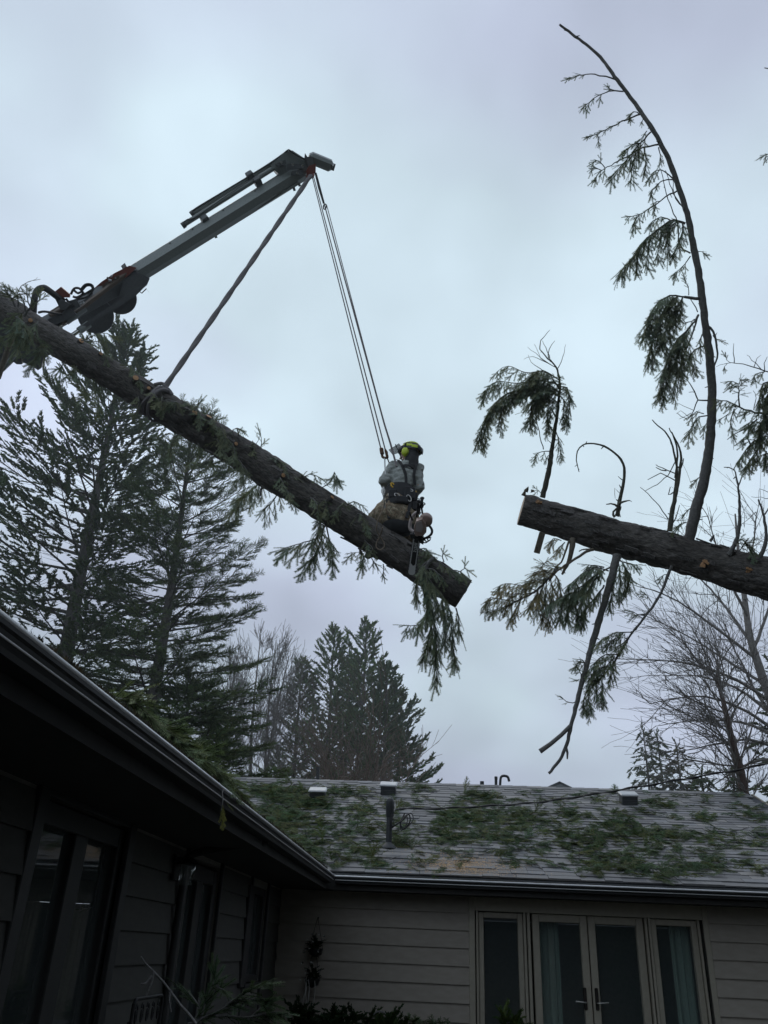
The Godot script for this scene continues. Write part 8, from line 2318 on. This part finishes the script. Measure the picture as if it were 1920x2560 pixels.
func chainsaw() -> void:
	var o := thing("chainsaw", "orange chainsaw hanging bar down from the climber's belt", "chainsaw", Vector3(-0.196, 5.36, -7.402))
	var t0: Vector3 = Vector3(-0.212, 5.271, -7.447)
	var t1: Vector3 = Vector3(-0.278, 4.959, -7.814)
	var d := (t1 - t0).normalized()
	var n := (Vector3(0, 1.5, 0) - t0).normalized()
	var s := d.cross(n).normalized()
	n = s.cross(d)
	var L := (t1 - t0).length()
	var b := MB.new()
	var poly := [Vector2(-0.1, -0.034), Vector2(-0.1, 0.034)]
	for i in 13:
		var a := PI / 2 - PI * i / 12.0
		poly.append(Vector2(L - 0.037 + cos(a) * 0.037, sin(a) * 0.037))
	b.prism(poly, t0, d, s, n, 0.006)
	var bar := obj("guide_bar", b, M.saw_bar, o)
	var pn := MB.new()
	pn.prism([Vector2(0.045, -0.022), Vector2(0.045, 0.022), Vector2(L * 0.72, 0.024), Vector2(L * 0.78, -0.004), Vector2(L * 0.74, -0.024)], t0 + n * 0.0045, d, s, n, 0.002)
	obj("printed_panel", pn, M.saw_dark, bar)
	var tm := TextMesh.new()
	tm.text = "STIHL"
	var ft := SystemFont.new()
	ft.font_names = PackedStringArray(["Droid Sans"])
	ft.font_weight = 700
	tm.font = ft
	tm.font_size = 32
	tm.pixel_size = 0.0013
	tm.depth = 0.001
	tm.material = M.saw_bar
	put("lettering", tm, bar, Transform3D(Basis(-d, -s, n), t0 + d * L * 0.34 + n * 0.0062 - (origins[bar] as Vector3)))
	var ch := MB.new()
	for i in 52:                             # the chain round the bar
		var q := float(i) / 52.0
		var p: Vector3
		if q < 0.48:
			p = t0 + d * (L - 0.04) * (q / 0.48) + s * 0.038
		elif q < 0.52:
			var a := PI / 2 - PI * (q - 0.48) / 0.04
			p = t0 + d * (L - 0.037 + cos(a) * 0.041) + s * sin(a) * 0.041
		else:
			p = t0 + d * (L - 0.04) * (1.0 - (q - 0.52) / 0.48) - s * 0.038
		ch.box(Transform3D(Basis(d, s, n), p), Vector3(0.013, 0.010, 0.008))
	obj("chain", ch, M.saw_dark, o)
	var c0: Vector3 = Vector3(-0.188, 5.36, -7.402)
	var cs := MB.new()
	plate(cs, [Vector3(-0.236, 5.246, -7.436), Vector3(-0.245, 5.32, -7.398), Vector3(-0.221, 5.395, -7.36), Vector3(-0.163, 5.418, -7.349), Vector3(-0.125, 5.367, -7.377), Vector3(-0.12, 5.286, -7.419), Vector3(-0.153, 5.244, -7.439)], n * 0.09)
	var hs := obj("housing", cs, M.saw_orange, o)
	var sc := MB.new()
	plate(sc, [Vector3(-0.231, 5.249, -7.368), Vector3(-0.223, 5.337, -7.323), Vector3(-0.17, 5.353, -7.316), Vector3(-0.157, 5.287, -7.35), Vector3(-0.169, 5.235, -7.376)], n * 0.025)
	obj("side_cover", sc, M.saw_pale, hs)
	var st := MB.new()
	st.lathe(Transform3D(Basis(frame_of(n, d, 1.0).y, n, frame_of(n, d, 1.0).z), Vector3(-0.129, 5.366, -7.366)), [Vector2(0, -0.06), Vector2(0.062, -0.06), Vector2(0.068, -0.04), Vector2(0.068, 0.02), Vector2(0.055, 0.035), Vector2(0, 0.04)], 24)
	obj("starter_cover", st, M.saw_orange, hs)
	var rr := MB.new()
	rr.tube(spline([Vector3(-0.247, 5.293, -7.491), Vector3(-0.29, 5.331, -7.493), Vector3(-0.289, 5.39, -7.462), Vector3(-0.262, 5.451, -7.431), Vector3(-0.223, 5.472, -7.398), Vector3(-0.189, 5.456, -7.385)], 0.03), [0.018], 9)
	obj("rear_handle", rr, M.saw_pale, o)
	var fh := MB.new()
	fh.tube(spline([Vector3(-0.125, 5.355, -7.417), Vector3(-0.087, 5.32, -7.413), Vector3(-0.065, 5.284, -7.432), Vector3(-0.074, 5.25, -7.449), Vector3(-0.111, 5.228, -7.471), Vector3(-0.153, 5.217, -7.487)], 0.03), [0.013], 9)
	obj("front_handle", fh, M.saw_dark, o)
	var sp := MB.new()
	for q in [[Vector3(-0.157, 5.198, -7.496), Vector3(-0.128, 5.216, -7.476), Vector3(-0.074, 5.22, -7.464), Vector3(-0.086, 5.198, -7.475), Vector3(-0.127, 5.177, -7.496), Vector3(-0.148, 5.181, -7.505), Vector3(-0.157, 5.198, -7.496)], [Vector3(-0.115, 5.219, -7.475), Vector3(-0.103, 5.19, -7.479)], [Vector3(-0.144, 5.204, -7.482), Vector3(-0.117, 5.179, -7.484)]]:
		sp.tube(q, [0.007], 6)
	obj("hand_guard", sp, M.saw_dark, o)
	var tk := MB.new()
	plate(tk, [Vector3(-0.212, 5.257, -7.465), Vector3(-0.17, 5.269, -7.46), Vector3(-0.145, 5.217, -7.487), Vector3(-0.153, 5.173, -7.531), Vector3(-0.195, 5.195, -7.519)], n * 0.05)
	plate(tk, [Vector3(-0.288, 5.275, -7.476), Vector3(-0.229, 5.276, -7.477), Vector3(-0.237, 5.224, -7.503), Vector3(-0.279, 5.23, -7.499)], n * 0.06)
	obj("bumper", tk, M.saw_dark, o)
	var sl := MB.new()
	sl.tube(spline([Vector3(-0.212, 5.509, -7.207), Vector3(-0.175, 5.488, -7.22), Vector3(-0.167, 5.525, -7.2), Vector3(-0.172, 5.532, -7.196)], 0.02), [0.014], 7)
	for q in [[Vector3(-0.208, 5.488, -7.219), Vector3(-0.213, 5.454, -7.295), Vector3(-0.222, 5.411, -7.374)], [Vector3(-0.183, 5.488, -7.22), Vector3(-0.172, 5.462, -7.291), Vector3(-0.165, 5.442, -7.359)], [Vector3(-0.175, 5.499, -7.214), Vector3(-0.157, 5.482, -7.258), Vector3(-0.172, 5.469, -7.287)], [Vector3(-0.196, 5.476, -7.249), Vector3(-0.192, 5.447, -7.299), Vector3(-0.205, 5.432, -7.341)]]:
		sl.tube(spline(q, 0.03), [0.010], 7)
	for q in [Vector3(-0.167, 5.528, -7.198), Vector3(-0.156, 5.488, -7.243), Vector3(-0.176, 5.476, -7.283), Vector3(-0.2, 5.489, -7.23)]:
		sl.torus(Transform3D(Basis(Vector3.RIGHT, 1.2), q), 0.018, 0.006, 10, 6)
	obj("saw_strop", sl, M.harness, o)
	var pw := MB.new()
	pw.tube(spline([Vector3(-0.294, 5.406, -7.261), Vector3(-0.282, 5.384, -7.307), Vector3(-0.267, 5.371, -7.371)], 0.03), [0.010], 6)
	obj("tether", pw, M.harness, o)


func courtyard() -> void:
	# iron stand with a scrolled top rail
	var a: Vector3 = Vector3(-1.78, 1.2, -5.59)
	var z1: Vector3 = Vector3(-1.78, 1.181, -6.174)
	var x := -1.78
	var top: float = (a.y + z1.y) / 2.0
	var r := thing("plant_stand", "black wrought iron stand with scrolled rail against the left wall", "stand", Vector3(x, 0, a.z))
	var e := Vector3(0, 0, z1.z - a.z)
	var dn := Vector3.UP
	var p0 := Vector3(x, top, a.z)
	for k in 2:
		var q := p0 + e * k
		for w in [0.0, -0.2]:
			rod(r, "leg", [Vector3(x + w, 0.0, q.z), Vector3(x + w, q.y - (0.02 if w == 0.0 else 0.16), q.z)], 0.011, M.iron, 8)
	var tr := MB.new()
	tr.tube(spline([p0 + Vector3(0, -0.06, 0), p0 + Vector3(0, -0.012, 0) + e * 0.03, p0 + e * 0.1, p0 + e * 0.5, p0 + e * 0.9, p0 + Vector3(0, -0.012, 0) + e * 0.97, p0 + e + Vector3(0, -0.06, 0)], 0.02), [0.011], 8)
	obj("top_rail", tr, M.iron, r)
	for k in 5:
		var c := p0 + e * (0.12 + 0.19 * k) + Vector3(0, -0.085, 0)
		var sc := []
		for i in 22:
			var th := i * 0.42
			var rr := 0.012 + 0.0017 * i
			sc.append(c + e.normalized() * cos(th) * rr * 0.55 + Vector3.UP * sin(th) * rr * 1.3)
		rod(r, "scroll", sc, 0.0055, M.iron, 6)
	for yy in [top - 0.17, top - 0.75]:
		var sh := MB.new()
		sh.aabb(Vector3(x - 0.21, yy - 0.012, a.z), Vector3(x + 0.01, yy, z1.z))
		obj("shelf", sh, M.iron, r)
	# young conifers along the foot of the wing
	var labs := ["young fir in the bottom left corner, its lit tips reaching right", "bare-stemmed sapling leaning in front of the left window"]
	var f := thing("fir_sapling", labs[0], "shrub", Vector3(-1.25, 0, -4.9))
	var b := MB.new()
	var g := []
	b.tube(spline([Vector3(-1.25, 0, -4.9), Vector3(-1.24, 0.6, -4.9), Vector3(-1.22, 1.25, -4.9)], 0.1), [0.022, 0.02, 0.012, 0.006], 7)
	for q in [[Vector3(-1.218, 1.145, -4.733), Vector3(-1.035, 1.224, -4.679), Vector3(-0.928, 1.299, -4.603), Vector3(-0.852, 1.336, -4.619)], [Vector3(-1.036, 1.232, -4.679), Vector3(-0.953, 1.262, -4.647), Vector3(-0.857, 1.268, -4.615)], [Vector3(-1.068, 1.189, -4.669), Vector3(-0.924, 1.188, -4.649), Vector3(-0.766, 1.221, -4.629)], [Vector3(-0.904, 1.18, -4.652), Vector3(-0.852, 1.224, -4.665), Vector3(-0.812, 1.261, -4.623)], [Vector3(-1.161, 1.146, -4.747), Vector3(-1.141, 1.267, -4.76), Vector3(-1.124, 1.356, -4.767)], [Vector3(-1.138, 1.25, -4.759), Vector3(-1.086, 1.306, -4.723), Vector3(-1.045, 1.3, -4.681)], [Vector3(-1.023, 1.14, -4.676), Vector3(-0.94, 1.093, -4.689), Vector3(-0.82, 1.117, -4.663)], [Vector3(-1.199, 1.145, -4.738), Vector3(-1.172, 1.214, -4.749), Vector3(-1.24, 1.281, -4.736)]]:
		twig(b, g, q, 0.007, 0.003, 0.1, 46.0, 0.55, 0.15)
	var so := obj("stem", b, M.limb_bark, f)
	scatter("needles", SPRAY.near[0], g, tints(17, Color(0.4, 0.5, 0.4), 0.25, 0.1), so)
	var sp := MB.new()
	var none := []
	for q in [[Vector3(-1.06, 1.182, -4.259), Vector3(-1.14, 1.256, -4.243), Vector3(-1.222, 1.339, -4.224), Vector3(-1.337, 1.437, -4.191)], [Vector3(-1.271, 1.377, -4.211), Vector3(-1.276, 1.337, -4.208), Vector3(-1.288, 1.282, -4.202)], [Vector3(-1.277, 1.361, -4.208), Vector3(-1.297, 1.332, -4.201), Vector3(-1.318, 1.328, -4.194)], [Vector3(-1.191, 1.309, -4.231), Vector3(-1.193, 1.27, -4.229), Vector3(-1.172, 1.224, -4.232)]]:
		twig(sp, none, q, 0.007, 0.003)
	sp.tube([Vector3(-1.06, 1.182, -4.259), Vector3(-0.95, 0.0, -4.2)], [0.008, 0.012], 6)
	tag(obj("bare_sapling", sp, M.limb_bark), "bare dark sapling leaning in front of the left wing's side door", "sapling")
	# shrubs under the far wall
	var sl := ["dark leafy shrub filling the corner between both wings", "low light-tipped shrub under the siding, left of the glazed doors", "small pale-leaved plant at the foot of the narrow left sidelight", "feathery shrub under the siding in the middle"]
	var k := 0
	for q in [[Vector3(-1.3, 0, -10.9), 0.82, 0.7, Color(0.22, 0.32, 0.2)], [Vector3(-0.55, 0, -11.3), 0.72, 0.55, Color(0.45, 0.55, 0.32)], [Vector3(0.95, 0.0, -11.6), 0.84, 0.22, Color(0.8, 0.9, 0.45)], [Vector3(-0.1, 0, -11.5), 0.72, 0.5, Color(0.4, 0.5, 0.36)]]:
		var at: Vector3 = q[0]
		var t := thing("shrub", sl[k], "shrub", at)
		var sb := MB.new()
		var fx := []
		for i in int(70 * q[2] / 0.5):
			var az := rf(0, TAU)
			var d := Vector3(cos(az) * rf(0.1, 0.8), 1.0, sin(az) * rf(0.1, 0.8)).normalized()
			var h: float = q[1] * rf(0.6, 1.12)
			var tip := at + Vector3(d.x * q[2] * 1.1, h, d.z * q[2] * 0.9)
			var p := spline([at + Vector3(d.x * 0.1, 0.0, d.z * 0.1), at.lerp(tip, 0.5) + Vector3(0, 0.08, 0), tip], 0.1)
			sb.tube(p, ramp(0.006, 0.002, p.size()), 3, false)
			for j in 16:
				var s := rf(0.35, 1.0)
				var m := mini(int(s * (p.size() - 1)), p.size() - 2)
				fx.append(Transform3D(frame_of(Vector3(rf(-1, 1), rf(-0.1, 0.9), rf(-1, 1)), Vector3.UP + rv() * 0.5, rf(0.25, 0.5)), (p[m] as Vector3).lerp(p[m + 1], rng.randf())))
		obj("stems", sb, M.brown_twig, t)
		scatter("leaves", SPRAY.fir if k < 3 else SPRAY.near[1], fx, tints(23, q[3], 0.3, 0.15), t)
		k += 1
	# flowering basket and trailing plant on the corner of the wall
	for i in 2:
		var c: Vector3 = [Vector3(-1.538, 1.544, -12), Vector3(-1.54, 1.205, -11.9)][i]
		var t := thing("hanging_plant", ["dark hanging plant with whitish blooms high in the corner", "smaller hanging plant with pale strands below the flowering one"][i], "plant", c)
		var hb := MB.new()
		hb.lathe(Transform3D(Basis(), c + Vector3(0, -0.14, 0)), [Vector2(0.02, 0.0), Vector2(0.08, 0.03), Vector2(0.10, 0.10), Vector2(0.09, 0.10), Vector2(0.0, 0.09)], 14)
		hb.tube([c + Vector3(0.09, -0.04, 0), c + Vector3(0.0, 0.32, 0)], [0.003], 4)
		hb.tube([c + Vector3(-0.09, -0.04, 0), c + Vector3(0.0, 0.32, 0)], [0.003], 4)
		hb.tube([c + Vector3(0.0, 0.32, 0), c + Vector3(0.0, 0.33, -0.17)], [0.005], 4)
		obj("basket", hb, M.iron, t)
		var fx := []
		for j in 60:
			fx.append(Transform3D(frame_of(rv() + Vector3(0, 0.1, 0.2), Vector3.UP + rv() * 0.4, rf(0.16, 0.28)), c + rv() * 0.05))
		scatter("leaves", SPRAY.fir, fx, tints(9, Color(0.2, 0.26, 0.22), 0.3, 0.1), t)
		var pt := MB.new()
		for j in 11:
			var w := c + Vector3(rf(-0.14, 0.12), rf(-0.10, 0.14), rf(0.06, 0.15))
			pt.lathe(Transform3D(Basis(Vector3.RIGHT, rf(0, 2)), w), [Vector2(0, 0), Vector2(0.012, 0.004), Vector2(0.014, 0.012)], 6)
		if i == 1:
			for j in 6:
				var w := c + Vector3(rf(-0.08, 0.08), -0.05, rf(0.05, 0.12))
				pt.tube(spline([w, w + Vector3(rf(-0.03, 0.03), -0.12, 0.02), w + Vector3(rf(-0.05, 0.05), -0.26, 0.0)], 0.05), [0.003], 4)
		obj("blooms", pt, M.petal, t)
	var hp := MB.new()
	var hc: Vector3 = Vector3(-0.637, 0.793, -11.4)
	hp.torus(Transform3D(Basis(Vector3.RIGHT, PI / 2), hc + Vector3(0, -0.02, 0)), 0.10, 0.009, 24, 8)
	hp.tube([hc + Vector3(-0.1, -0.02, 0), Vector3(hc.x - 0.1, 0, hc.z)], [0.008], 6)
	hp.tube([hc + Vector3(0.1, -0.02, 0), Vector3(hc.x + 0.1, 0, hc.z)], [0.008], 6)
	tag(obj("hoop", hp, M.limb_bark), "brown arched hoop standing among shrubs under the siding", "hoop")
